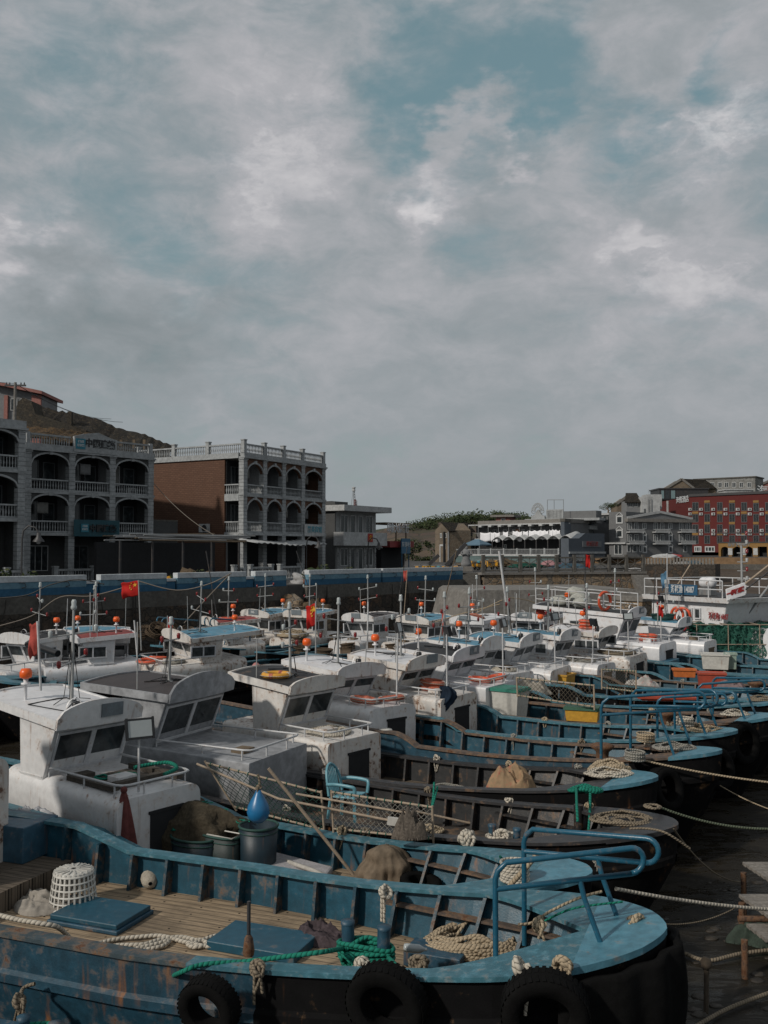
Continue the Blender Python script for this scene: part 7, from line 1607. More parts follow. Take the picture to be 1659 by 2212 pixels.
t2 = tub('square dark tub topped by a white wire frame, between the oval and the tall tub', aw(489, 1872, ZB), .38, .34, .58, square=True, m=paint('dark_green_tub', (.010, .024, .024), 0, .1, .6, .8, 2, .2))
q = MB(); q.tube([(-.36, -.3, .6), (.34, -.3, .6), (.34, .3, .6), (-.36, .3, .6)], .014, 5, closed=True); q.tube([(-.36, .0, .6), (.34, .0, .6)], .014, 5); q.build('wire_frame', wht_pl, t2)
tub('tall round dark blue tub beside the hanging blue float', aw(558, 1880, ZB), .33, .33, .76)
q = MB(); P_ = [aw(u, v, ZB + .02) for u, v in ((505, 1900), (560, 1845), (720, 1888), (690, 1925))]
q.hexa([tuple(p) for p in P_] + [tuple(p + Vector((0, 0, .13))) for p in P_]); tag(q.build('mattress', paint('patterned_mattress', (.34, .33, .34), 0, 0, .9, .9, 5, .3), None, bevel=.04), 'pale patterned mattress lying on the deck behind the nearest rail', 'mattress')
rope('thick white hose curving over the mattress', [aw(612, 1858, ZB + .1), aw(640, 1868, ZB + .18), aw(680, 1882, ZB + .2), aw(718, 1902, ZB + .05)], .04, paint('white_hose', (.42, .40, .36), 0, 0, .6, .8, 3, .1))
# canvas-covered bundle
q = MB(); c = aw(836, 1910, ZB)
def f(i, j):
 a = i * 2 * PI; t = j; fold = .06 * math.sin(a * 9 + 3 * math.sin(a * 2)) * (1 - t) + .03 * math.sin(a * 17)
 rad = (.40 * (1 - t ** 2.4) ** .6 + fold * (1 - t) + .10 * mnoise.noise(Vector((math.cos(a), math.sin(a), t * 2)) * 1.5)); return (c.x + math.cos(a) * rad * 1.05, c.y + math.sin(a) * rad * .8, c.z + .62 * t ** .8 + (.02 if t > 0 else 0))
q.grid(f, 72, 18); tag(q.build('covered_winch', canvas), 'brown canvas cover tied over a winch at the foredeck', 'canvas cover')
rope_pile('tan rope lying round the foot of the brown canvas cover', aw(800, 1908, ZB), .3, 3, .02, .06, 3, rp_old, sc=(1.3, .7))
tyre('old tyre lying flat beside the brown canvas cover', aw(908, 1912, ZB + .15), .33, .18, (.1, -.1, 1))
q = MB(); q.tube([aw(580, 1660, 2.6), aw(766, 1893, ZB + .02)], .028, 8); tag(q.build('pole', bamboo), 'long wooden pole leaning diagonally across the net racks', 'pole')
# blue float
c = aw(558, 1745, 1.95); q = MB(); q.lathe([(0, -.24), (.09, -.23), (.165, -.16), (.19, -.07), (.175, .03), (.12, .14), (.06, .24), (.035, .3), (0, .31)], 18, 0, tuple(c)); fl_ = tag(q.build('blue_float', paint('float_blue', (.015, .14, .31), 0, 0, .35, .35, 2, .05)), 'blue teardrop float hanging from the bamboo net rack', 'float')
q = MB(); q.tube(smooth([c + Vector((0, 0, .3)), c + Vector((.02, 0, .42)), c + Vector((-.01, .0, .55))], 4), .02, 6); knot(q, c + Vector((0, 0, .33)), .04, 2); tag(q.build('rope_knot', rp_old), 'old rope holding the blue teardrop float', 'rope knot')
# bamboo net racks
def net_rack(label, TL, TR, BL, BR, n_mid=0, cols=16, twine=None, m=None, group='bamboo net racks along the rail', sag=.05, rad=.02, cell=True):
 TL, TR, BL, BR = map(Vector, (TL, TR, BL, BR)); r = thing('net_rack', label, 'net rack', BL, 0, group)
 q = MB(); f = lambda i, j: (TL.lerp(TR, i).lerp(BL.lerp(BR, i), j)) - BL
 q.tube([f(0, 0), f(1, 0)], rad, 7); q.tube([f(0, 1), f(1, 1)], rad, 7); q.tube([f(0, -.05), f(0, 1.1)], rad, 7); q.tube([f(1, -.05), f(1, 1.15)], rad, 7); q.build('frame', m or bamboo, r)
 q = MB(); rows = max(3, round(cols * (TL - BL).length / max(.1, (TR - TL).length)))
 for i in range(-rows, cols + 1):
  for s_ in (1, -1):
   P_ = []
   for k in range(rows + 1):
    x = i + k if s_ > 0 else i + rows - k
    if 0 <= x <= cols: P_.append(f(x / cols, k / rows) + Vector((0, -.03 * math.sin(x * 1.3), sag * .3 * math.sin(x * 2.1 + k))))
   if len(P_) > 1: q.tube(P_, .0055, 4, cap=False)
 q.build('netting', twine or rp_gry, r)
 k = 12
 for i in range(k):
  for j in (0, 1): q = MB(); p = f((i + .5) / k, j); q.tor(p, rad * 1.5, .007, 8, 4, 0, tuple(TR - TL)); q.build('lashing', rp_grn, r)
 return r
yb = lambda u, v, y: atd(u, v, y)
net_rack('left bamboo rack of green-tied netting beside the bare cement cabin', yb(445, 1648, 17.6), yb(694, 1712, 16.9), yb(505, 1742, 17.6), yb(700, 1793, 16.9), cols=18, twine=rope_mat('dark_green_twine', (.03, .08, .065)))
net_rack('right bamboo rack of grey netting in front of the plastic chair', yb(716, 1711, 16.7), yb(934, 1744, 15.9), yb(720, 1790, 16.7), yb(936, 1812, 15.9), cols=18)
q = MB(); q.tube([yb(425, 1650, 17.4), yb(600, 1725, 16.9), yb(845, 1773, 16.2)], .022, 7); q.tube([yb(640, 1715, 16.8), yb(885, 1757, 16.1)], .02, 7); tag(q.build('bamboo_pole', bamboo), 'long bamboo poles threaded through both net racks', 'bamboo poles')
q = MB(); q.tube([aw(895, 1752, 1.2), aw(1070, 1790, .85)], .022, 7); tag(q.build('bamboo_pole', bamboo), 'bamboo pole lying along the black boat deck toward its bow', 'bamboo pole')
q = MB(); c = yb(850, 1770, 15.9); q.bar(c - Vector((.1, 0, .02)), c + Vector((.1, -.02, -.04)), .05, .13); tag(q.build('white_box', wht_pl), 'small white box hung on the right net rack', 'box')
crumple('net_heap', 'ball of tangled fine net hanging by the right end of the net rack', 'net', yb(885, 1812, 15.6), .28, .12, .5, paint('fine_net', (.14, .12, .10), 0, 0, .95, 1.4, 6, 1, spec=.1), 4)
for i, (u, v, z, s, lab, m) in enumerate(((620, 1748, 1.38, .06, 'white knot on the far rim below the left rack', rp_wht), (738, 1792, 1.4, .06, 'tan knot at the foot of the right net rack', rp_tan), (790, 1795, 1.38, .07, 'brown rope looped over the far rim right of the net rack foot', rp_old), (870, 1808, 1.38, .08, 'brown knot on the far rim beside the net ball', rp_old), (925, 1800, 1.42, .08, 'tan knot at the right end of the net rack', rp_tan), (1010, 1812, 1.55, .12, 'fat frayed tan knot on the rim between rack and bollards', rp_wht))):
 q = MB(); knot(q, aw(u, v, z), s, 20 + i, tail=.35); tag(q.build('rope_knot', m), lab, 'rope knot')
rope('green rope end hanging at the right end of the net rack', [aw(938, 1690, 2.1), aw(936, 1720, 1.9), aw(932, 1750, 1.75), aw(940, 1720, 1.9), aw(945, 1700, 2.0)], .02, rp_grn)
# B bow bitts + rope, coil
bt = toB(B, aw(1090, 1830, 1.35)); bitts(B, bt.x, bt.y, h=.55, gap=.38, z=1.45)
q = MB();
for k in range(5): messy(q, B.P(bt.x, bt.y, 1.62 + k * .05), .2, 1.3, .032, .04, k + 3, sc=(1.5, .8))
knot(q, B.P(bt.x, bt.y - .1, 1.9), .1, 5, tail=.6); tag(q.build('rope', rp_wht), 'thick pale rope knotted round the double bollards behind the bow rail', 'rope')
rope('green rope beside the pale knotted rope on the second bow', [aw(1080, 1850, 1.6), aw(1095, 1870, 1.4), aw(1085, 1890, 1.2), aw(1100, 1900, 1.1)], .02, rp_grn)
q = MB(); c = B.P(-.95, -.45, B.zgun(1) + .06)
for k in range(7): q.tor(c + Vector((0, 0, .038 * k)), .19 - .01 * (k % 2), .022, 26, 7, 0, (.03 * math.sin(k), .04, 1))
tag(q.build('rope_coil', rp_wht), 'neat tan rope coil stacked on the second bow behind the rails', 'rope coil')
# B cabin gear
yb_ = B.H
q = MB();
for k, (x0, x1, y, w_) in enumerate(((.0, 1.3, -.62, .16), (.1, 1.45, .62, .14), (1.0, 1.12, .1, .9))): q.box(x0, x1, y - w_ / 2, y + w_ / 2, 2.45, 2.5)
q.box(.15, 1.1, -.4, .5, 2.2, 2.24); xf(q, B.M @ Matrix.Translation((-(B.T - B.T).length, 0, 0))); q = MB()
for (x0, x1, y0, y1, z0, z1) in ((.0, 1.35, -.7, -.56, 2.43, 2.51), (.1, 1.5, .56, .7, 2.43, 2.53), (1.05, 1.2, -.5, .5, 2.43, 2.52), (.2, 1.0, -.5, .45, 2.43, 2.46), (-.1, .15, -.62, -.2, 2.43, 2.51)):
 P_ = [yb_(x, y, z) for z in (z0, z1) for x, y in ((x0, y0), (x1, y0), (x1, y1), (x0, y1))]; q.hexa([tuple(p) for p in P_])
tag(q.build('plank_stack', paint('old_boards', (.07, .058, .046), 0, 0, .9, 1.2, 4, .5)), 'dark old boards lying inside the rail on the white deckhouse', 'boards')
q = MB(); q.tube(smooth([yb_(.75, .2, 2.6), yb_(.85, .5, 2.62), yb_(1.1, .7, 2.65), yb_(1.45, .6, 2.62), yb_(1.6, .2, 2.6)], 6), .035, 8); messy(q, yb_(.75, .0, 2.46), .24, 4, .018, .14, 4); messy(q, yb_(.5, -.3, 2.46), .14, 3, .014, .1, 9)
tag(q.build('rope', rp_grn), 'green rope tangle and hose on the white deckhouse roof', 'rope')
q = MB(); c = yb_(1.72, -.74, 2.5)
def f(i, j): a = i * 2 * PI; rad = .045 + .17 * j ** .8 * (1 + .35 * math.sin(a * 5 + j)) ; return (c.x + math.cos(a) * rad * .9, c.y + math.sin(a) * rad * .6, c.z - .95 * j)
q.grid(f, 40, 14); q.ball(tuple(c + Vector((0, 0, .03))), .06, 6); tag(q.build('hanging_cloth', cloth_m), 'maroon cloth tied and hanging at the corner of the white deckhouse', 'cloth')
def floodlight(b, x, y, z0, h, label=None, s=1.0, ang=0):
 q = MB(); q.tube([b.Hl(x, y, z0), b.Hl(x, y, z0 + h)], .022, 6); p = q.build('floodlight_pole', tubew, b.root)
 q = MB(); M_ = Matrix.Translation(b.Hl(x, y, z0 + h + .1 * s)) @ Matrix.Rotation(ang, 4, 'Z') @ Matrix.Rotation(-.25, 4, 'Y')
 q.box(-.03, .05, -.19 * s, .19 * s, -.14 * s, .14 * s); q.box(.05, .07, -.2 * s, -.17 * s, -.15 * s, .15 * s); q.box(.05, .07, .17 * s, .2 * s, -.15 * s, .15 * s); xf(q, M_); f_ = q.build('floodlight', blackpl, p)
 q = MB(); q.box(.052, .058, -.165 * s, .165 * s, -.11 * s, .11 * s); xf(q, M_); q.build('lens', lampclr, f_)
floodlight(B, 1.6, -.35, 2.4, .95, s=1.25, ang=-.5)
for b, x, y, h in ((E, .95, .3, 1.9), (F, .9, -.3, 1.7), (G, .95, .4, 1.7), (I_, .8, .2, 1.6), (J, 1.0, -.3, 1.3), (K, .9, -.2, 1.4), (Lq, .95, .2, 1.9)): floodlight(b, x, y, 2.25, h, s=.95, ang=random.uniform(-1, 1))
# --- C gear: chair, bucket
def chair(c, rz):
 r = thing('plastic_chair', 'pale teal plastic armchair standing on the black boat deck', 'chair', c, rz); s = 1.08
 q = MB(); q.hexa([(-.24, -.22, .42), (.24, -.24, .44), (.24, .24, .44), (-.24, .22, .42), (-.24, -.22, .445), (.24, -.24, .465), (.24, .24, .465), (-.24, .22, .445)]); q.build('seat', chair_m, r, bevel=.01)
 for sx, sy in ((1, 1), (1, -1), (-1, 1), (-1, -1)):
  q = MB(); q.bar((sx * .23, sy * .22, .43), (sx * .27, sy * .27, 0), .05, .035); q.build('leg', chair_m, r)
 q = MB(); A_ = [PI * i / 16 for i in range(17)]; bp = lambda a, k: Vector((-.25 - .12 * (math.sin(a) * k) , -.25 * math.cos(a) * (1 if k > .9 else .85 * k + .1), .45 + .50 * math.sin(a) ** .7 * k))
 q.tube([bp(a, 1) for a in A_], .025, 6)
 for k in range(7): y = -.17 + .34 * k / 6; t = math.sqrt(max(0, 1 - (y / .25) ** 2)); q.bar((-.25, y * .8, .45), (-.25 - .12 * t ** .7, y, .45 + .5 * t ** .7), .028, .012, 0, (1, 0, 0))
 q.build('backrest', chair_m, r)
 for sy in (-1, 1):
  q = MB(); q.tube(smooth([(-.29, sy * .25, .64), (-.1, sy * .29, .67), (.18, sy * .29, .66), (.26, sy * .27, .62), (.25, sy * .25, .45)], 5), .024, 6, ell=1.4); q.build('armrest', chair_m, r)
 for o in [r]: o.scale = (s, s, s)
 return r
chair(aw(752, 1772, Cb.dk), R(-25))
q = MB(); c = aw(712, 1760, Cb.dk + .3); c = aw(716, 1715, Cb.dk); c = atd(714, 1712, 20.6); q.lathe([(0, 0), (.17, 0), (.19, .42), (.18, .42), (.16, .03), (0, .03)], 16, 0, (c.x, c.y, Cb.dk)); tag(q.build('paint_bucket', paint('splashed_bucket', (.28, .28, .27), 0, 0, .6, .5, 3, .2, chip=(.02, .02, .02))), 'paint-splashed bucket behind the plastic chair', 'bucket')
c = toB(Cb, aw(1250, 1800, 1.2)); q = MB(); q.tube([(c.x, c.y, .7), (c.x, c.y, 1.95)], .085, 14); q.build('post', rib_blk, Cb.root)
q = MB(); cc = Cb.P(c.x, c.y, 0); messy(q, aw(1265, 1712, 1.85), .22, 5, .028, .12, 6, sc=(1.4, .6)); q.tube(smooth([aw(1245, 1700, 1.95), aw(1246, 1740, 1.9), aw(1248, 1775, 1.7)], 4), .024, 6); q.tube(smooth([aw(1275, 1700, 1.95), aw(1274, 1760, 1.6), aw(1268, 1830, 1.2)], 4), .024, 6); tag(q.build('rope', rp_grn), 'dark green rope coil hung over the rim above the black bow', 'rope')
rope('brown stick and rope ends on the tip of the black bow', [aw(1360, 1790, 1.9), aw(1400, 1790, 1.95), aw(1440, 1800, 1.95), aw(1490, 1833, 1.7)], .018, rp_old)
rope_pile('frayed rope scraps at the black bow edge', aw(1410, 1745, 1.9), .14, 3, .018, .08, 8, rp_old)
capstan(Cb, -2.6, -.1, .72, .9)
# --- D gear
def on_box(b, x, y): return b.H(x, y, 0)
def box_pile(b, label, r_=.55, turns=12, seed=1, m=None, rr=.018, x=.35, sc=(1.0, 1.1), h=.2, strands=2, zb=2.2, y=0):
 q = MB()
 for k in range(strands): messy(q, b.H(x, y, zb), r_, turns, rr, h, seed + k * 11, sc=sc)
 return tag(q.build('rope_coil', m or rp_wht), label, 'rope coil', 'rope coils on deckhouses')
box_pile(D, 'pale rope coil on the deckhouse of the black-roofed rusty boat', .5, 12, 4, rp_wht, zb=2.25, h=.18)
box_pile(J, 'grey rope and red cloth pile on the blue-roofed boat right of centre', .6, 14, 6, rp_gry, zb=2.22, h=.25)
box_pile(K, 'brown rope pile covering the deckhouse of the boat with stacked lifebuoys', .7, 18, 7, rp_old, zb=2.32, h=.25, strands=3)
box_pile(O_, 'tangled old rope on the leftmost far blue-roofed boat', .7, 16, 8, rp_old, zb=2.05, h=.25, x=.4, strands=3, rr=.022)
box_pile(Pb, 'high rope heap on the square white box of the far boat', .75, 18, 9, rp_tan, zb=2.05, h=.5, x=.4, strands=4, rr=.022)
box_pile(V_, 'coiled dark rope beside the two orange lifebuoys left of centre', .4, 10, 10, rp_gry, zb=2.18, h=.25, x=.3, y=.45)
box_pile(H_, 'white rope coil with green floats on the deckhouse behind the red lettered visor', .4, 9, 12, rp_wht, zb=2.32, x=.45)
ring('orange-yellow lifebuoy lying on the flat black roof', D, -.95, -.4, 3.50, .29, ring_y)
ring('faded lifebuoy on the smooth white deckhouse, left one', E, .35, -.3, 2.42, .30, ring_f, (.1, 0, 1)); ring('faded lifebuoy on the smooth white deckhouse, right one', E, .75, .35, 2.44, .30, ring_f, (-.1, .1, 1))
ring('upper lifebuoy of two stacked on the streaked rusty deckhouse', F, .1, .2, 2.56, .30, ring_f, (.1, 0, 1)); ring('lower lifebuoy of two stacked on the streaked rusty deckhouse', F, .1, .15, 2.42, .30, ring_f)
ring('left orange lifebuoy behind the rail of the boat numbered 01', G, .5, -.2, 2.42, .29, ring_o, (.1, 0, 1)); ring('right orange lifebuoy behind the rail of the boat numbered 01', G, .7, .4, 2.42, .29, ring_o, (-.2, 0, 1))
for k, lab in enumerate(('lowest', 'middle', 'topmost')): ring(lab + ' lifebuoy of the bright stack on the white roof', K, -.75, -.1, 3.24 + .12 * k, .30, ring_o, (.03 * k, .02, 1))
ring('lowest lifebuoy on the deckhouse of the tall boat with black roof', Lq, .5, -.1, 2.62, .32, ring_o); ring('upper lifebuoy on the deckhouse of the tall boat with black roof', Lq, .5, -.05, 2.76, .32, ring_o, (.05, 0, 1))
ring('left orange lifebuoy on the foredeck box left of centre', V_, .5, -.35, 2.27, .32, ring_o, (.05, .1, 1)); ring('right orange lifebuoy on the foredeck box left of centre', V_, 1.2, .15, 2.27, .32, ring_o, (0, -.1, 1))
ring('orange lifebuoy on the small red roof near the quay wall', X_, -.8, 0, 3.2, .3, ring_o); ring('orange lifebuoy behind the front plate of the far white boat', S_b, -.5, .2, 3.3, .3, ring_f, (.3, .2, 1))
ring('orange lifebuoy on the deck beside the round basin at the left', V_, 0, 0, 0, .34, ring_f, world=site(66, 1462, 1.5))
# navy jacket on F
q = MB(); c = F.H(1.05, -.65, 2.5)
def f(i, j): a = i * 2 * PI; rad = .07 + .08 * math.sin(j * PI) ** .5 * (1 + .5 * math.sin(a * 5 + j * 5)) + .03 * math.sin(a * 11 + j * 9); return (c.x + math.cos(a) * rad * 1.2 + .1 * math.sin(j * 5), c.y + math.sin(a) * rad * .6, c.z + .12 - .7 * j)
q.grid(f, 36, 16); tag(q.build('jacket', navy), 'dark navy jacket slung over the rail of the streaked rusty deckhouse', 'jacket')
# lidded and open boxes on decks
def fish_box(label, b, x, y, z, l, w_, h, m, lid=None, open_=True, name='fish_box', group='fish boxes on the boats', world=None, rz=None, taper=.9):
 c = world or b.P(x, y, z); r = thing(name, label, 'fish box', c, (b.h if b else 0) if rz is None else rz, group); q = MB(); t = .025; k = taper
 X, Y = l / 2, w_ / 2; o = [(-X, -Y), (X, -Y), (X, Y), (-X, Y)]
 V = [(x * k, y * k, 0) for x, y in o] + [(x, y, h) for x, y in o] + [(x - math.copysign(t, x), y - math.copysign(t, y), h) for x, y in o] + [((x - math.copysign(t, x)) * k, (y - math.copysign(t, y)) * k, t if open_ else h - .02) for x, y in o]
 fs = [(3, 2, 1, 0)] + [(i, (i + 1) % 4, (i + 1) % 4 + 4, i + 4) for i in range(4)] + [(i + 4, (i + 1) % 4 + 4, (i + 1) % 4 + 8, i + 8) for i in range(4)] + [(i + 8, (i + 1) % 4 + 8, (i + 1) % 4 + 12, i + 12) for i in range(4)] + [(12, 13, 14, 15)]
 q.add(V, fs); q.build('box', m, r, bevel=.01)
 q = MB(); q.box(-X - .03, X + .03, -Y - .03, -Y, h - .06, h); q.box(-X - .03, X + .03, Y, Y + .03, h - .06, h); q.box(-X - .03, -X, -Y, Y, h - .06, h); q.box(X, X + .03, -Y, Y, h - .06, h); q.build('rim', lid or m, r)
 if lid: q = MB(); q.box(-X, X, -Y, Y, h, h + .03); q.build('lid', lid, r)
 return r
fish_box('tall off-white fish box with green rim in front of the boat numbered 01', G, 0, 0, 0, .95, .8, .95, wht_pl, paint('green_lid', (.03, .19, .14), 0, 0, .5, .5, 2, .1), world=site(1100, 1558, 1.3), rz=G.h, taper=.8)
quad_slab('hatch_box', 'bright blue flat-topped locker in front of the smooth white deckhouse', 'locker', rect_on(E, toB(E, site(878, 1616, .9)).x - .75, toB(E, site(878, 1616, .9)).x + .75, -.9, .35, .75), .75, paint('locker_top_blue', (.035, .14, .21), .15, .1, .5, .6, 1.5, .15))
fish_box('yellow crate standing behind the dark tub, centre right', H_, 0, 0, 0, .9, .75, .85, yelb, world=site(1207, 1508, 1.2), rz=-.6); fish_box('dark blue round-cornered tub behind the chain-link rack', H_, 0, 0, 0, .95, .7, .5, tub_b, world=site(1186, 1512, 1.2), rz=-.6)
fish_box('shallow yellow fish box sitting on the rusty rim, centre right', G, 0, 0, 0, 0.9, .5, .36, yelb, paint('green_band', (.04, .11, .07), 0, 0, .6, .5, 2, .1), world=site(1259, 1556, 1.65), rz=-.35)
fish_box('orange tray on the rim right of the blue locker', K, 0, 0, 0, 0.8, .4, .3, orab, world=site(1478, 1462, 1.6), rz=-.2); fish_box('big faded red crate near the right bow rails', K, 0, 0, 0, 0.85, .5, .55, redb, world=site(1537, 1488, 1.65), rz=-.2, open_=False)
fish_box('off-white crate lying on its side left of the green net cages', Mq, 0, 0, 0, 1.05, .8, .6, wht_pl, world=site(1545, 1444, 1.5), rz=-.3, open_=False); fish_box('pale green crate beside the off-white crate', Mq, 0, 0, 0, .45, .6, .62, paint('pale_green_crate', (.25, .33, .28), 0, .2, .6, .6, 2, .1), world=site(1578, 1444, 1.5), rz=-.3)
fish_box('thin red tray lying on the rim at centre right', J, 0, 0, 0, 1.7, .5, .12, redb, world=site(1440, 1512, 1.7), rz=-.1)
quad_slab('hatch_box', 'large blue locker with pale top in front of the tall black-roofed boat', 'locker', rect_on(Lq, toB(Lq, site(1460, 1440, 1.2)).x - 1.1, toB(Lq, site(1460, 1440, 1.2)).x + 1.0, -1.0, .4, .8), 1.05, _M['locker_top_blue'])
crumple('tarp_heap', 'tan and red tarp bundle on the rim of the blue hull', 'tarp', site(1108, 1710, 1.35), .5, .36, .52, paint('tan_red_tarp', (.30, .20, .11), 0, 0, .8, 1.2, 1.2, .3, chip=(.33, .03, .03)), 9, 0, fr=2.2)
crumple('tarp_heap', 'mauve tarp over gear beside the red crate', 'tarp', site(1580, 1494, 1.7), .5, .4, .42, paint('mauve_tarp', (.17, .12, .12), 0, 0, .85, .6, 1.5, .3), 12, 0, fr=1.6)
crumple('sack_heap', 'white sacks with red print piled on the boat right of centre', 'sacks', site(1390, 1486, 1.4), .6, .4, .42, paint('printed_sacks', (.42, .40, .37), 0, 0, .8, .8, 1.5, .3, chip=(.3, .06, .05)), 14, 0, fr=2.4)
crumple('canvas_heap', 'off-white canvas draped over the deckhouse end, centre right', 'canvas', site(1140, 1500, 1.6), .8, .6, .55, paint('draped_canvas', (.34, .31, .26), 0, 0, .9, .9, 2, .4), 15, 0, fr=2)
q = MB(); c = site(833, 1640, 1.2); q.lathe([(0, .0), (.16, 0), (.17, .28), (.17, .38), (.0, .38)], 16, 1, tuple(c)); q.lathe([(.0, .38), (.17, .38), (.175, .46), (.175, .66), (.15, .72), (.0, .72)], 16, 0, tuple(c)); tag(q.build('paint_drum', [wht_pl, capst]), 'white paint drum with dark label standing on a rusty stump', 'paint drum')
q = MB(); q.box(c.x - .1, c.x + .12, c.y - .181, c.y - .17, c.z + .45, c.z + .62); tag(q.build('label', metal_d), 'dark label on the white paint drum', 'label')
# D bow: capstan, coil
for b, s in ((E, 2.6), (G, 2.8), (J, 2.6), (K, 2.6)): capstan(b, -s, .1, b.dk + .25, 1.1)
rope_pile('loose tan coils around the rusty capstan of the low blue bow', site(1318, 1668, 1.75), .36, 8, .03, .3, 11, rp_tan, strands=2, sc=(1.2, .7))
for k, (u, v, z, lab) in enumerate(((1150 + 245, 1600, 2.0, 'pale rope coil on the bow inside the rear rail'), (1480, 1565, 2.1, 'tan rope coil on the bow left of the big black tyre'), (1372, 1640, 2.0, 'grey rope coil beside the blue rail foot'))):
 q = MB()
 for i in range(5): q.tor(site(u, v, z) + Vector((0, 0, .037 * i)), .19 - .015 * (i % 2), .021, 22, 6, 0, (.05, .05 * math.sin(i), 1))
 tag(q.build('rope_coil', (rp_tan, rp_wht, rp_gry)[k]), lab, 'rope coil')
tyre('big black tyre hung on the bow below the light blue plate, upper right', site(1603, 1605, 1.5), .52, .3, (.5, -.8, .1)); tyre('black tyre hung on the tip of the low blue bow', site(1435, 1705, 1.5), .42, .3, (.55, -.8, .25)); tyre('black tyre under the bow with the tall blue rail', site(1545, 1660, 1.45), .46, .34, (.5, -.8, .2))
# chain-link racks on the middle boats
net_rack('long wire rack with netting in front of the yellow crate', atd(1116, 1464, 26.5), atd(1283, 1481, 25.2), atd(1118, 1502, 26.5), atd(1284, 1527, 25.2), cols=18, group='wire net racks on the middle boats', rad=.025, twine=rope_mat('brown_twine', (.14, .12, .09)))
net_rack('short wire rack with netting before the rope-piled box', atd(1300, 1446, 29.5), atd(1374, 1450, 29), atd(1300, 1485, 29.5), atd(1374, 1494, 29), cols=12, group='wire net racks on the middle boats', rad=.025, twine=rope_mat('brown_twine', (.14, .12, .09)))
# mooring lines to the right and mud gear
rope('long tan mooring rope running right from the bow with the tall rail', sagline(site(1375, 1639, 2.0), site(1690, 1693, 1.6), .05), .022, rp_tan, 2)
rope('greenish mooring rope running right from the black bow', sagline(site(1418, 1741, 1.9), site(1690, 1790, 1.4), .12), .022, rope_mat('green_grey_rope', (.11, .13, .09)), 2)
rope('thin mooring line crossing the dark water at the right', sagline(site(1555, 1697, 1.2), site(1690, 1757, 1.0), .05), .013, rp_tan, 2)
rope('thick pale mooring rope from behind the bow rail to the wooden raft', sagline(site(1330, 1920, 2.1), site(1690, 1966, 1.3), .04), .024, rp_wht, 2)
rope('thin slack line sagging toward the wooden raft', sagline(site(1345, 1975, .9), site(1615, 1945, .5), .25), .01, rp_old, 2)
rope('dark slack line from the black bow into the water', sagline(site(1455, 1790, 1.9), site(1600, 1905, .2), .2), .012, rp_old, 2)
rope('muddy rope lying along the mud at the lower right', [site(1480, 2060, .06), site(1530, 2075, .06), site(1600, 2060, .08), site(1680, 2050, .1)], .03, rp_old)
rope('light rope slanting up at the bottom right corner', [site(1490, 2225, .05), site(1560, 2185, .06), site(1620, 2160, .07), site(1690, 2135, .08)], .028, rp_old)
q = MB(); c = site(1525, 2190, 0); q.tube([c, c + Vector((.05, .1, .62))], .035, 7); q.ball(tuple(c + Vector((.05, .1, .62))), .08, 6, 0, jit=.4); tag(q.build('mud_post', paint('muddy_wood', (.06, .045, .03), 0, 0, .9, 1, 3, .5)), 'short muddy post standing in the mud at the lower right', 'post')
r = thing('wooden_raft', 'weathered plank raft on rusty frame at the right edge', 'raft', site(1600, 2030, 0)); q = MB(); o_ = site(1600, 2030, 0)
def raft(u0, v0, z, n, L_, w_):
 a = site(u0, v0, z) - o_
 for i in range(n): q.hexa([tuple(a + Vector((i * .02, -i * w_, 0)) + Vector(p)) for p in ((0, -w_ * .9, 0), (L_, -w_ * .9, 0), (L_, 0, 0), (0, 0, 0), (0, -w_ * .9, .05), (L_, -w_ * .9, .05), (L_, 0, .05), (0, 0, .05))])
raft(1604, 1868, .78, 6, 2.4, .15); raft(1596, 1938, .62, 8, 2.4, .15); raft(1612, 2002, .42, 4, 2.4, .15)
q.build('planks', paint('grey_planks', (.22, .20, .175), 0, 0, .85, 1.3, 4, .5), r)
for (u, v, z0, z1) in ((1602, 1950, 0, .6), (1606, 1885, 0, .72), (1608, 2030, -.1, .55)): q = MB(); a = site(u, v, z1) - o_; q.tube([a, (a.x, a.y, z0 - o_.z - .1)], .05, 8); q.build('frame_post', capst, r)
q = MB(); a = site(1595, 1985, .5) - o_; q.tube([a, a + Vector((2.2, 0, 0))], .05, 8); q.build('frame_tube', capst, r)
crumple('net_heap', 'tangled dark green net hanging under the wooden raft', 'net', site(1640, 2035, .0), .45, .25, .4, paint('wet_green_net', (.03, .05, .035), 0, 0, .8, 1.4, 6, .8), 6)
q = MB(); rn = random.Random(2)
for k in range(30): c = site(rn.uniform(1430, 1659), rn.uniform(1800, 2200), 0); q.ball((c.x, c.y, 0), rn.uniform(.03, .09), 6, 0, (1.4, 1, .4), .5)
tag(q.build('mud_clods', paint('mud_clod', (.035, .028, .02), 0, 0, .6, 1, 3, .5)), 'small mud clods and stones scattered on the mud flat', 'mud', kind='stuff')
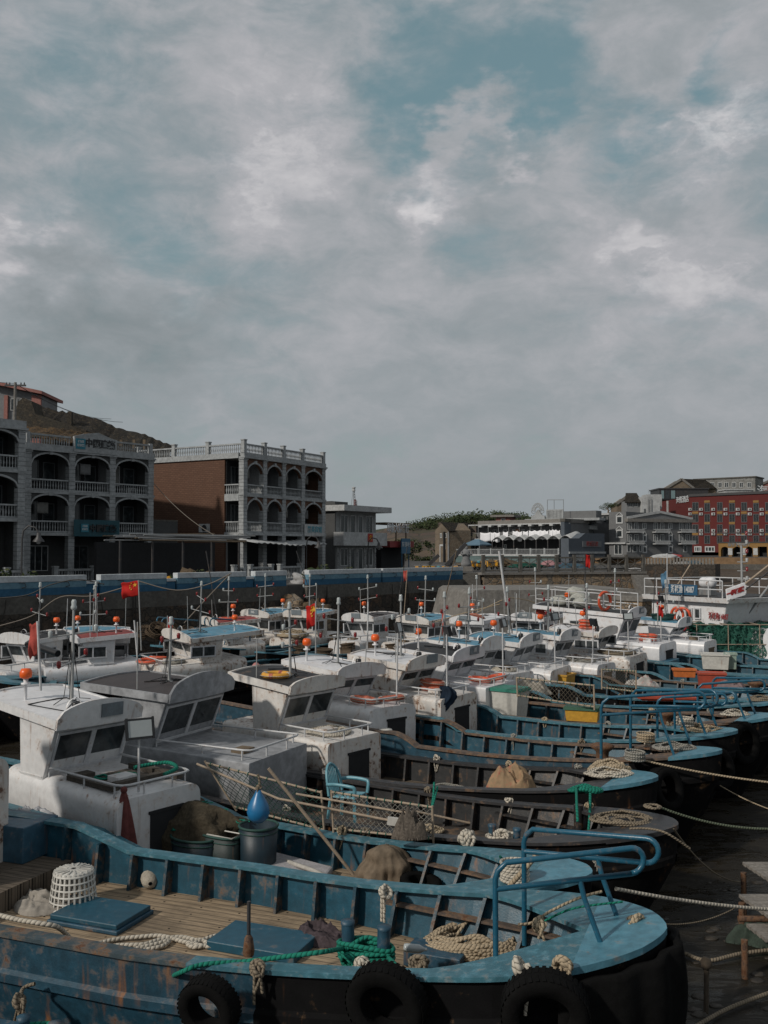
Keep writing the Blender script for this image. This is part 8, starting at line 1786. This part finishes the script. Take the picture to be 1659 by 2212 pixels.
# --- flags
def flag(label, u, vt, vb, y, shape, m, star=False, pm=None, lean=0, r_=.022, cat='flag', group=None):
 """shape: (width, height, side, droop, top offset) in metres"""
 top = atd(u, vt, y); bot = atd(u, vb, y); bot.x += lean; r = thing('flag', label, cat, bot, 0, group); T_ = top - bot
 q = MB(); q.tube([(0, 0, 0), tuple(T_)], r_, 6); q.build('flagpole', pm or poleg, r)
 w_, h, sd_, dr, off = shape; q = MB(); rn = random.Random(u)
 def f(i, j):
  x = sd_ * w_ * i; k = max(0, i) ** 1.2; return (T_.x + x * (1 - .15 * j), T_.y + .10 * w_ * math.sin(i * 8 + j * 3) * i + .05 * math.sin(j * 7) * i, T_.z - off - h * j - dr * k + .05 * h * math.sin(i * 9 + j * 2) * i)
 q.grid(f, 16, 12); cl_ = q.build('cloth', m, r, solid=.008)
 if star:
  q = MB()
  def st(cx, cy, s, rot=0):
   P_ = []
   for k in range(10): a = PI / 2 + rot + k * PI / 5; rr = s if k % 2 == 0 else s * .4; P_.append((cx + rr * math.cos(a) * h / w_ * 1.0, cy - rr * math.sin(a)))
   C0 = f(cx, cy); V = [Vector(f(*p)) + Vector((0, -.02, 0)) for p in P_]; V2 = [v + Vector((0, .04, 0)) for v in V]; q.add(V + V2, [tuple(range(10)), tuple(range(19, 9, -1))] + [(i, (i + 1) % 10, (i + 1) % 10 + 10, i + 10) for i in range(10)])
  st(.2, .26, .17); [st(cx, cy, .06, rot) for cx, cy, rot in ((.40, .12, .3), (.48, .24, .6), (.48, .38, 0), (.40, .5, .3))]; q.build('stars', yel, cl_)
 return r
flag('large bright red flag with yellow stars flying over the left boats', 299, 1253, 1405, 33, (.62, .52, -1, .10, .02), flag_r, True, lean=.1)
flag('bright red flag hanging in a twist above the crab pots', 682, 1299, 1412, 27, (.28, .62, -1, .12, .05), flag_r, True)
flag('tattered faded red flag on a white pole over the white roof', 81, 1342, 1492, 17.5, (.16, .60, -1, .06, .02), flag_f, False, tubew, lean=.06)
flag('narrow red flag on a black pole before the stone quay', 1264, 1196, 1322, 40, (.22, .52, 1, .06, .03), flag_r, False, metal_d)
flag('ragged pink-red flag hanging against the concrete landing block', 1157, 1308, 1345, 41, (.42, .36, 1, .12, .0), flag_f, False)
flag('thin tattered red strip on a slanted pole beside the far white boat', 961, 1318, 1408, 31, (.10, .75, -1, .05, .0), flag_f, False, lean=-.25)
flag('small red pennant on a bamboo pole in front of the parapet', 880, 1232, 1340, 50, (.22, .55, -1, .05, .0), flag_f, False, bamboo, lean=-.2)
flag('torn red strip on a short pole near the red-roofed boat', 362, 1330, 1378, 36, (.22, .45, 1, .05, .05), flag_r, False)
flag('pale blue flag with white script on the large white boat', 1441, 1195, 1335, 44, (.30, .72, -1, .22, .8), flag_b, False, tubew)
flag('orange-red flag beside the green basket on the blue roof', 1421, 1308, 1350, 38, (.22, .38, 1, .1, .0), flag_r, False)
# bare poles and whips
for i, (u0, v0, u1, v1, y, r_, m, lab) in enumerate(((290, 1340, 300, 1462, 30, .025, tubew, 'plain white pole standing left of the blue-roofed boat'), (1078, 1190, 1093, 1300, 52, .07, tubew, 'tall pale pole rising in front of the hotel terrace'), (640, 1190, 690, 1340, 56, .025, metal_d, 'thin dark whip pole slanting before the quay parapet'), (445, 1190, 470, 1340, 52, .03, metal_d, 'dark pole slanting in front of the parapet, left'), (880, 1180, 860, 1300, 58, .025, metal_d, 'dark whip slanting left before the striped parapet'), (986, 1190, 960, 1300, 58, .03, wooden, 'brown pole slanting up to the beam ends'), (795, 1300, 793, 1430, 34, .03, tubew, 'white pole with rag left of the far curved-front boat'),
  (1500, 1160, 1560, 1060 + 100, 60, .03, bamboo, ''), (1410, 1342, 1416, 1230, 42, .02, metal_d, 'thin dark pole left of the blue flag'), (1612, 1330, 1700, 1215, 44, .06, metal_g, 'thick grey boom slanting up at the right edge'), (1560, 1300, 1700, 1190, 43, .05, bamboo, 'brown wooden boom rising right from the large white boat'), (1568, 1306, 1700, 1205, 43.4, .035, metal_d, 'thinner dark boom under the brown wooden boom'), (1536, 1270, 1640 + 30, 1240, 45, .02, wirem, 'black stay wire at the right edge'), (1491, 1220, 1455, 1262 + 15, 46, .035, bamboo, 'tilted bamboo pole on the large white boat'))):
 if not lab: continue
 q = MB(); q.tube([atd(u0, v0, y), atd(u1, v1, y)], r_, 6); tag(q.build('pole', m), lab, 'pole')
# hanging cables in front of the quay wall
for i, (pts, lab) in enumerate((([(0, 1292), (60, 1285), (110, 1263), (170, 1252), (225, 1262)], 'dark'), ([(0, 1352), (70, 1330), (130, 1290), (200, 1287), (290, 1262), (299, 1255)], 'pale'), ([(299, 1255), (380, 1275), (450, 1262), (500, 1238)], 'pale2'), ([(398, 1346), (440, 1300), (495, 1242)], 'pale3'), ([(940, 1344), (1000, 1325), (1080, 1305)], 'tan'), ([(1000, 1345), (1040, 1318), (1085, 1296)], 'tan2'), ([(1093, 1290), (1150, 1300), (1190, 1330)], 't3'), ([(1190, 1300), (1220, 1310), (1262, 1325)], 't4'))):
 y = 46 if i < 4 else 42; q = MB(); q.tube(smooth([atd(u, v, y) for u, v in pts], 6), .03 if i < 4 else .022, 5)
 tag(q.build('cable', [wirem, _M['grey_cable'], _M['grey_cable'], _M['grey_cable'], rp_tan, rp_tan, rp_old, rp_tan][i]), ['dark cable sagging over the parapet at the far left', 'long pale cable swooping from the left edge up to the big flag', 'pale cable looping right from the big flag to the parapet', 'pale cable hanging down to the small red roof', 'upper tan line strung to the mast before the landing block', 'lower tan line strung to the mast before the landing block', 'old line running right from the tall pale pole', 'tan line beside the black flagpole'][i], 'cable')
# --- large white vessel at the right
PN = Plane(tuple(atd(1404, 1290, 47)[:2]), tuple(atd(1566, 1300, 43)[:2])); LN = PN.xz(1566, 1310)[0]
r = root_at(PN, 'white_vessel', 'large white vessel with blue plate 14087 and leaping red fish on its side', 'vessel'); zr_ = PN.xz(1480, 1298)[1]; zw0 = PN.xz(1480, 1345)[1]
q = MB(); q.hexa([(-1, -.0, -.3), (LN + 4.5, .2, -.3), (LN + 4.5, 4.0, -.3), (-1, 4.2, -.3), (-1, -.0, zw0 - .4), (LN + 6.5, 1.8, zw0 + .2), (LN + 6.5, 2.4, zw0 + .2), (-1, 4.2, zw0 - .4)]); q.build('hull', w_clean, r)
q = MB(); q.hexa([(0, .1, .6), (LN - .7, .1, .6), (LN - .7, 4.1, .6), (0, 4.1, .6), (0, .1, zr_), (LN - .0, .1, zr_), (LN - .0, 4.1, zr_), (0, 4.1, zr_)]); q.build('superstructure', w_clean, r, bevel=.05)
q = MB(); q.hexa([(-.3, -.2, zr_), (LN + .35, -.2, zr_), (LN + .35, 4.4, zr_), (-.3, 4.4, zr_), (-.3, -.25, zr_ + .22), (LN + .5, -.25, zr_ + .22), (LN + .5, 4.5, zr_ + .22), (-.3, 4.5, zr_ + .22)]); q.build('roof', w_house, r)
q = MB(); q.box(.0, LN + .1, -.0, 4.3, zr_ + .22, zr_ + .26); q.build('roof_deck', roof_bk, r)
for u0, u1 in ((1479, 1494), (1498, 1512)): a = PN.xz(u0, 1313); b_ = PN.xz(u1, 1338); window(r, a[0], b_[0], b_[1], a[1], .02, wframe, 1, .06, gm=wins)
for k in range(3):
 y0 = .5 + k * 1.2; q = MB(); q.hexa([(LN - .50, y0, zr_ - 1.1), (LN - .46, y0, zr_ - 1.1), (LN - .46, y0 + 1.0, zr_ - 1.1), (LN - .50, y0 + 1.0, zr_ - 1.1), (LN - .13, y0, zr_ - .25), (LN - .08, y0, zr_ - .25), (LN - .08, y0 + 1.0, zr_ - .25), (LN - .13, y0 + 1.0, zr_ - .25)]); q.build('front_window', wins, r)
q = MB(); H_r = .8
for (x0, x1, y) in ((-.2, LN, -.15), (-.2, LN, 4.3)): q.tube([(x0, y, zr_ + .2 + H_r), (x1, y, zr_ + .2 + H_r)], .035, 6); q.tube([(x0, y, zr_ + .2 + H_r * .5), (x1, y, zr_ + .2 + H_r * .5)], .03, 6); [q.tube([(x0 + (x1 - x0) * i / 6, y, zr_ + .2), (x0 + (x1 - x0) * i / 6, y, zr_ + .2 + H_r)], .03, 5) for i in range(7)]
q.tube([(-.2, -.15, zr_ + 1.0), (-.2, 4.3, zr_ + 1.0)], .035, 6); q.tube([(LN, -.15, zr_ + .25), (LN + .0, -.15, zr_ + 1.0)], .03, 6); q.build('railing', tubew, r)
a = PN.xz(1453, 1290); b_ = PN.xz(1515, 1296)
q = MB(); q.box(PN.xz(1452, 1290)[0], PN.xz(1514, 1290)[0], -.24, -.2, zr_ + .30, zr_ + .78); pl_ = q.build('number_plate', paint('plate_blue', (.02, .09, .17), .1, 0, .5, .5, 2, .1), r)
text_mb('浙椒渔 14087', .40, lambda x, y, t: ((PN.xz(1452, 1290)[0] + PN.xz(1514, 1290)[0]) / 2 + x, -.25 - t, zr_ + .54 + y), .01, bold=.01, sx=.62).build('lettering', letw, pl_)
cx_ = PN.xz(1484, 1275)[0]; q = MB(); q.lathe([(0, -.42), (.15, -.41), (.24, -.34), (.26, -.24), (.26, .24), (.24, .34), (.15, .41), (0, .42)], 18, 0, (cx_, 1.4, zr_ + .85), 'x'); q.lathe([(.27, -.02), (.27, .02)], 18, 0, (cx_, 1.4, zr_ + .85), 'x'); tag(q.build('liferaft_canister', w_clean), 'white liferaft canister', 'liferaft')
o = bpy.data.objects[-1] if False else None
lr = [o for o in C.objects if o.name.startswith('liferaft_canister')][0]; lr.location = (PN.o.x, PN.o.y, 0); lr.rotation_euler.z = PN.rz; lr['label'] = 'white liferaft canister in a cradle on the roof of the large white vessel'
q = MB(); q.box(cx_ - .35, cx_ + .35, 1.2, 1.6, zr_ + .26, zr_ + .6); q.build('raft_cradle', metal_g, r)
mx = PN.xz(1538, 1240)[0]; zmt = PN.xz(1538, 1178)[1]; q = MB(); q.tube([(mx, 2, zr_ + .2), (mx, 2, zmt)], .055, 8)
for k in range(6): z = zr_ + 1 + k * .42; q.tube([(mx - .25, 2, z), (mx + .3, 2, z)], .025, 5); q.lathe([(.06, 0), (.07, .18), (0, .2)], 7, 1 if k % 2 else 0, (mx + .3, 2, z))
q.build('mast', [poleg, lampred], r)
for k, u in enumerate((1563, 1576, 1583, 1590)): q = MB(); x = PN.xz(u, 1230)[0]; z1_ = PN.xz(u, 1198 + k * 4)[1]; q.tube([(x, 3.2, zr_), (x, 3.2, z1_)], .03, 5); q.ball((x, 3.2, z1_), .09, 6); q.build('antenna', poleg, r)
q = MB(); q.hexa([(LN + .35, -.3, zr_ + .15), (LN + .42, -.3, zr_ + .15), (LN + .8, .4, zr_ + .4), (LN + .72, .4, zr_ + .4), (LN + .3, -.3, zr_ + .65), (LN + .38, -.3, zr_ + .65), (LN + .8, .4, zr_ + .95), (LN + .72, .4, zr_ + .95)]); bw_ = q.build('bow_board', w_clean, r)
def fb(x, y, t): p = Vector((LN + .37, -.3, zr_ + .4)).lerp(Vector((LN + .78, .4, zr_ + .68)), .5 + x / .95); return (p.x + .02, p.y - .05 - t, p.z + y)
text_mb('一帆風順', .22, fb, .02, bold=.02).build('lettering', paint('red_letters', (.30, .02, .02), 0, 0, .6, .3, 2, .1), bw_)
q = MB(); fx, fz = PN.xz(1460, 1370); P_ = [(PN.xz(1440, 1375)[0], PN.xz(1440, 1380)[1]), (PN.xz(1452, 1358)[0], PN.xz(1452, 1360)[1]), (PN.xz(1462, 1345)[0], PN.xz(1462, 1347)[1]), (PN.xz(1474, 1352)[0], PN.xz(1474, 1352)[1]), (PN.xz(1482, 1348)[0], PN.xz(1482, 1350)[1]), (PN.xz(1490, 1352)[0], PN.xz(1490, 1355)[1]), (PN.xz(1478, 1362)[0], PN.xz(1478, 1362)[1]), (PN.xz(1462, 1368)[0], PN.xz(1462, 1368)[1])]
q.prism(P_, lambda a, b, t: (a, -.03 + t, b), .025); q.build('painted_fish', paint('fish_red', (.26, .012, .016), 0, 0, .5, .3, 2, .1), r)
tx = PN.xz(1500, 1335)[0]
text_mb('浙椒渔14087', .34, lambda x, y, t: (PN.xz(1552, 1335)[0] + x * .6, -.01 - t, PN.xz(1535, 1331)[1] + y), .01, bold=.01).build('hull_number', paint('hull_red_letters', (.22, .02, .02), 0, 0, .6, .3, 2, .1), r)
pw = lambda u, v, y: atd(u, v, y)
ring('left one of two orange lifebuoys hung on the large white vessel wall', K, 0, 0, 0, .36, ring_o, (-.9, -.5, 0), world=pw(1463, 1330, 43.5)); ring('right one of two orange lifebuoys hung on the large white vessel wall', K, 0, 0, 0, .36, ring_o, (-.6, -.8, 0), world=pw(1474, 1331, 43))
# roof railing, net bundles, lifebuoy on L roof
q = MB(); xx0, xx1, yy = -4.1, -.3, .95
for z in (3.95, 4.4):
 q.tube([(xx1, -yy, z), (xx0, -yy, z + .2), (xx0, yy, z + .2), (xx1, yy, z)], .025, 6)
for i in range(6):
 x = xx1 + (xx0 - xx1) * i / 5
 for y in (-yy, yy): q.tube([(x, y, 3.65), (x, y, 4.42 + .04 * i)], .022, 5)
xf(q, Lq.M.inverted() @ Matrix.Translation(Lq.H(0, 0, 0)) @ Matrix.Rotation(Lq.h, 4, 'Z')); q.build('roof_railing', tubew, Lq.root)
for k, (x, y, z, s) in enumerate(((-3.3, -.3, 3.95, .34), (-2.6, .2, 4.0, .38), (-2.2, -.45, 3.9, .33), (-2.9, .5, 4.3, .32))):
 q = MB(); c = Lq.H(x, y, z + .1); q.ball(tuple(c), s, 9, 0, (1.3, 1, .75), .25); q2 = q.build('net_bag', paint('white_net_bag', (.42, .42, .38), 0, 0, .9, 1.2, 5, .6, chip=(.10, .2, .16))); tag(q2, ('lower left', 'large middle', 'front low', 'topmost')[k] + ' bundled white net bag on the railed black roof', 'net bag', 'net bags on the railed black roof')
ring('orange lifebuoy standing upright on the railed black roof', Lq, -1.0, -.9, 4.15, .36, ring_o, (.6, -.8, 0))
c = Mq.H(-.9, -.1, 3.15); q = MB(); q.lathe([(0, 0), (.42, 0), (.5, .28), (.47, .28), (.4, .03), (0, .03)], 20, 0, tuple(c)); q.tor(tuple(c + Vector((0, 0, .28))), .49, .03, 20, 6); tag(q.build('basket', tub_g), 'dark green round basket on the small blue roof', 'basket')
# black pipe on W boat, round basin
q = MB(); q.tube(smooth([site(28, 1455, 2.0), atd(60, 1392, 31), atd(90, 1400, 30.5), atd(125, 1412, 30)], 6)[6:], .11, 9); tag(q.build('black_pipe', blackpl), 'thick black pipe lying across the left boats', 'pipe')
c = site(25, 1460, 1.3); q = MB(); q.lathe([(0, 0), (.4, 0), (.45, .42), (.42, .42), (.38, .03), (0, .03)], 20, 0, tuple(c)); tag(q.build('basin', paint('grey_basin', (.10, .11, .11), 0, 0, .6, .8, 3, .2)), 'round grey basin of fishing gear at the left', 'basin')
q = MB(); c = site(135, 1440, 1.5); q.ball(tuple(c), .42, 9, 0, (1.5, .8, .9), .15); tag(q.build('water_tank', wht_pl), 'white plastic drum beside the low blue-roofed boat', 'drum')
q = MB(); c = atd(571, 1520, 20.8); q.ball((xat(555, 25), 25, atd(555, 1447, 25).z), .13, 8, 0, (1, 1, 1.5)); tag(q.build('pink_float', paint('pink_float', (.36, .15, .14), 0, 0, .6, .5, 3, .2)), 'small pink float left of the yellow lifebuoy', 'float')
# --- crab pots
pot_m = rope_mat('brown_net_cord', (.13, .095, .065)); pot_g = rope_mat('green_net_cord', (.015, .12, .085))
def pot_mesh(R_, h, m, seed=0, dens=18):
 q = MB();
 for z in (0, h / 2, h): q.tor((0, 0, z), R_ * (1.0 if z != h / 2 else .97), .014, 18, 4)
 for i in range(dens): a = 2 * PI * i / dens; b_ = 2 * PI * (i + 2) / dens; q.tube([(R_ * math.cos(a), R_ * math.sin(a), 0), (R_ * math.cos(b_), R_ * math.sin(b_), h)], .006, 3, cap=False); q.tube([(R_ * math.cos(b_), R_ * math.sin(b_), 0), (R_ * math.cos(a), R_ * math.sin(a), h)], .006, 3, cap=False)
 for k in range(1, 5): d = R_ * (k / 2.5 - 1); w_ = math.sqrt(max(0, R_ * R_ - d * d)); q.tube([(d, -w_, h), (d, w_, h)], .006, 3, cap=False); q.tube([(-w_, d, h), (w_, d, h)], .006, 3, cap=False)
 q.lathe([(R_ * .98, .01), (R_ * .6, h * .3), (R_ * .98, h - .01)], 16, 0); return q
pq = pot_mesh(.34, .26, pot_m); base_pot = pq.build('crab_pot', pot_m); rn = random.Random(31); first = True
spots = []
for k in range(34):
 u = rn.uniform(590, 705) if k < 16 else rn.uniform(690, 800) if k < 27 else rn.uniform(800, 850); v = rn.uniform(1376, 1425) if k < 16 else rn.uniform(1368, 1405) if k < 27 else rn.uniform(1380, 1410)
 spots.append((u, v, rn.choice((1.3, 1.55, 1.8, 1.3))))
spots.sort(key=lambda s: s[1])
adj = ('left part', 'middle part', 'right part')
for k, (u, v, z) in enumerate(spots):
 o = base_pot if k == 0 else base_pot.copy()
 if k: C.objects.link(o)
 p = site(u, v, z); o.location = p; o.rotation_euler = (rn.uniform(-.15, .15), rn.uniform(-.15, .15), rn.uniform(0, 6)); s = rn.uniform(.9, 1.15); o.scale = (s, s, s)
 tag(o, 'round brown netted crab pot heaped on the decks between the black-roofed boat and far row', 'crab pot', 'brown crab pots heaped on the decks')
# pots lying on V/U roofs (flat traps)
q = pot_mesh(.36, .1, pot_m); b0_ = q.build('flat_trap', pot_m)
for k, (u, v) in enumerate(((372, 1366), (392, 1371), (412, 1366), (430, 1372), (448, 1367), (465, 1372), (402, 1361), (440, 1362))):
 o = b0_ if k == 0 else b0_.copy()
 if k: C.objects.link(o)
 o.location = atd(u - 60, v + 36 - 36, 37); o.rotation_euler = (.5, .1 * k, k); tag(o, 'flat round net trap stacked behind the blue-roofed boat left of centre', 'net trap', 'flat net traps stacked left of centre')
# green cage stack
q = pot_mesh(.42, .30, pot_g, dens=16); g0_ = q.build('green_pot', pot_g); c0 = toB(Mq, site(1570, 1424, 1.6)); k = 0
for lay in range(5):
 for i in range(6):
  for j in range(2):
   o = g0_ if k == 0 else g0_.copy()
   if k: C.objects.link(o)
   p = site(1520 + i * 34, 1424, 1.3) + Vector((rn.uniform(-.08, .08), j * .9 + rn.uniform(-.1, .1), lay * .31)); o.location = p; o.rotation_euler = (rn.uniform(-.12, .12), rn.uniform(-.12, .12), rn.uniform(0, 6)); k += 1
   tag(o, 'green netted crab pot stacked in the tall block at the right edge', 'crab pot', 'green crab pots stacked at the right edge')
q = MB(); c1 = site(1498, 1426, 1.3); c2 = site(1700, 1426, 1.3)
for z in (0, .75, 1.62): q.tube([c1 + Vector((0, -.5, z)), c2 + Vector((0, -.5, z))], .02, 5); q.tube([c1 + Vector((0, 1.5, z)), c2 + Vector((0, 1.5, z))], .02, 5)
for i in range(4): c = c1.lerp(c2, i / 3); q.tube([c + Vector((0, -.5, 0)), c + Vector((0, -.5, 1.65))], .022, 5); q.tube([c + Vector((0, -.5, 1.62)), c + Vector((0, 1.5, 1.62))], .02, 5)
tag(q.build('cage_frame', bamboo), 'pole frame around the block of green crab pots', 'frame')
q = MB(); W0 = (c2 - c1).length
q.grid(lambda i, j: tuple(c1.lerp(c2, i) + Vector((0, -.46 + .09 * math.sin(i * 50 + 4 * math.sin(i * 13)) * math.sin(j * 7 + i * 9), 1.5 * j + .12 * math.sin(i * 17) * j))), 60, 14); q.grid(lambda i, j: tuple(c1.lerp(c2, i) + Vector((0, -.46 + 1.9 * j, 1.5 + .12 * math.sin(i * 17) + .10 * math.sin(i * 40) * math.sin(j * 9)))), 60, 14)
def netmat(name, col, dens):
 m = bpy.data.materials.new(name); m.use_nodes = True; t = NT(m.node_tree); m.node_tree.nodes.clear(); tc = t.n('ShaderNodeTexCoord')
 n = t.noise(tc.outputs['Object'], 9, 6, .7); v = t.n('ShaderNodeTexVoronoi', {'Vector': tc.outputs['Object'], 'Scale': 16.0}, feature='DISTANCE_TO_EDGE')
 a = t.m('MAXIMUM', t.m('LESS_THAN', v.outputs[0], .05), t.m('GREATER_THAN', n, dens)); b = t.n('ShaderNodeBsdfPrincipled', {'Base Color': tuple(col) + (1,), 'Roughness': .9, 'Alpha': a}); t.n('ShaderNodeOutputMaterial', {0: b.outputs[0]}); return m
tag(q.build('net_cover', netmat('green_net_cover', (.015, .085, .06), .49)), 'thin dark green netting stretched over the block of crab pots', 'net')
# --- rope heaps and rim lashings on the middle boats
who = [(E, 'the boat with the rounded deckhouse'), (F, 'the boat with the streaked deckhouse'), (G, 'the boat numbered 01'), (H_, 'the boat with the red lettered visor'), (J, 'the blue-roofed boat right of centre'), (K, 'the boat with stacked lifebuoys'), (D, 'the boat with the flat black roof'), (Cb, 'the black-hulled boat')]
rn = random.Random(77); mats_ = [rp_tan, rp_wht, rp_old, rp_gry]
for i, (b, nm) in enumerate(who):
 for k, (s_, y_) in enumerate(((2.3, .1), (4.6, .55), (5.8, -.2), (.95, .15))):
  q = MB(); c = b.P(-s_ - rn.uniform(-.2, .3), y_, (b.dk if k < 3 else b.zgun(s_) + .02) + .02); messy(q, c, rn.uniform(.25, .42), 6, .02, .16, i * 5 + k, sc=(1.3, .8)); messy(q, c, .2, 3, .014, .1, i * 7 + k)
  tag(q.build('rope_coil', mats_[(i + k) % 4]), 'rope heap on ' + nm + (', in the bow', ', by the far bulwark', ', near the deckhouse', ', on the bow plate')[k], 'rope coil', 'rope heaps on the decks')
 for k, s_ in enumerate((1.9, 3.5, 5.3)):
  q = MB(); c = b.P(-s_, b.hw(s_) - .05, b.zgun(s_) + .05); knot(q, c, .06, i * 3 + k, tail=.35); tag(q.build('rope_knot', mats_[(i + k + 1) % 4]), 'rope lashing on the rim of ' + nm + (', bow', ', amidships', ', cabin end')[k], 'rope knot', 'rope lashings on the rims')
rn = random.Random(5); flm = [wht_pl, paint('orange_float', (.45, .10, .03), 0, 0, .5, .7, 4, .2), paint('brown_float', (.20, .12, .07), 0, 0, .7, .9, 4, .3), band_l]
for i, (b, nm) in enumerate(who):
 for k in range(3):
  q = MB(); s_ = rn.uniform(2.6, 6.2); y_ = rn.uniform(-.7, .8); c = b.P(-s_, y_, b.dk + .1); q.ball((0, 0, 0), rn.uniform(.09, .14), 8, 0, (1.3, 1, .9), .1); o = q.build('net_float', flm[(i + k) % 4]); o.location = c; o.rotation_euler.z = rn.uniform(0, 6)
  tag(o, ('white', 'orange', 'brown', 'pale blue')[(i + k) % 4] + ' net float lying on the deck of ' + nm, 'float', 'net floats on the decks')
 q = MB(); s_ = rn.uniform(4, 6); a = b.P(-s_ - 1.1, .3, b.dk + .05); c = b.P(-s_ + 1.1, rn.uniform(-.3, .6), b.dk + .12); q.tube([a, c], .03, 6); tag(q.build('pole', bamboo if i % 2 else poleg), ('bamboo' if i % 2 else 'grey') + ' pole lying along the deck of ' + nm, 'pole')
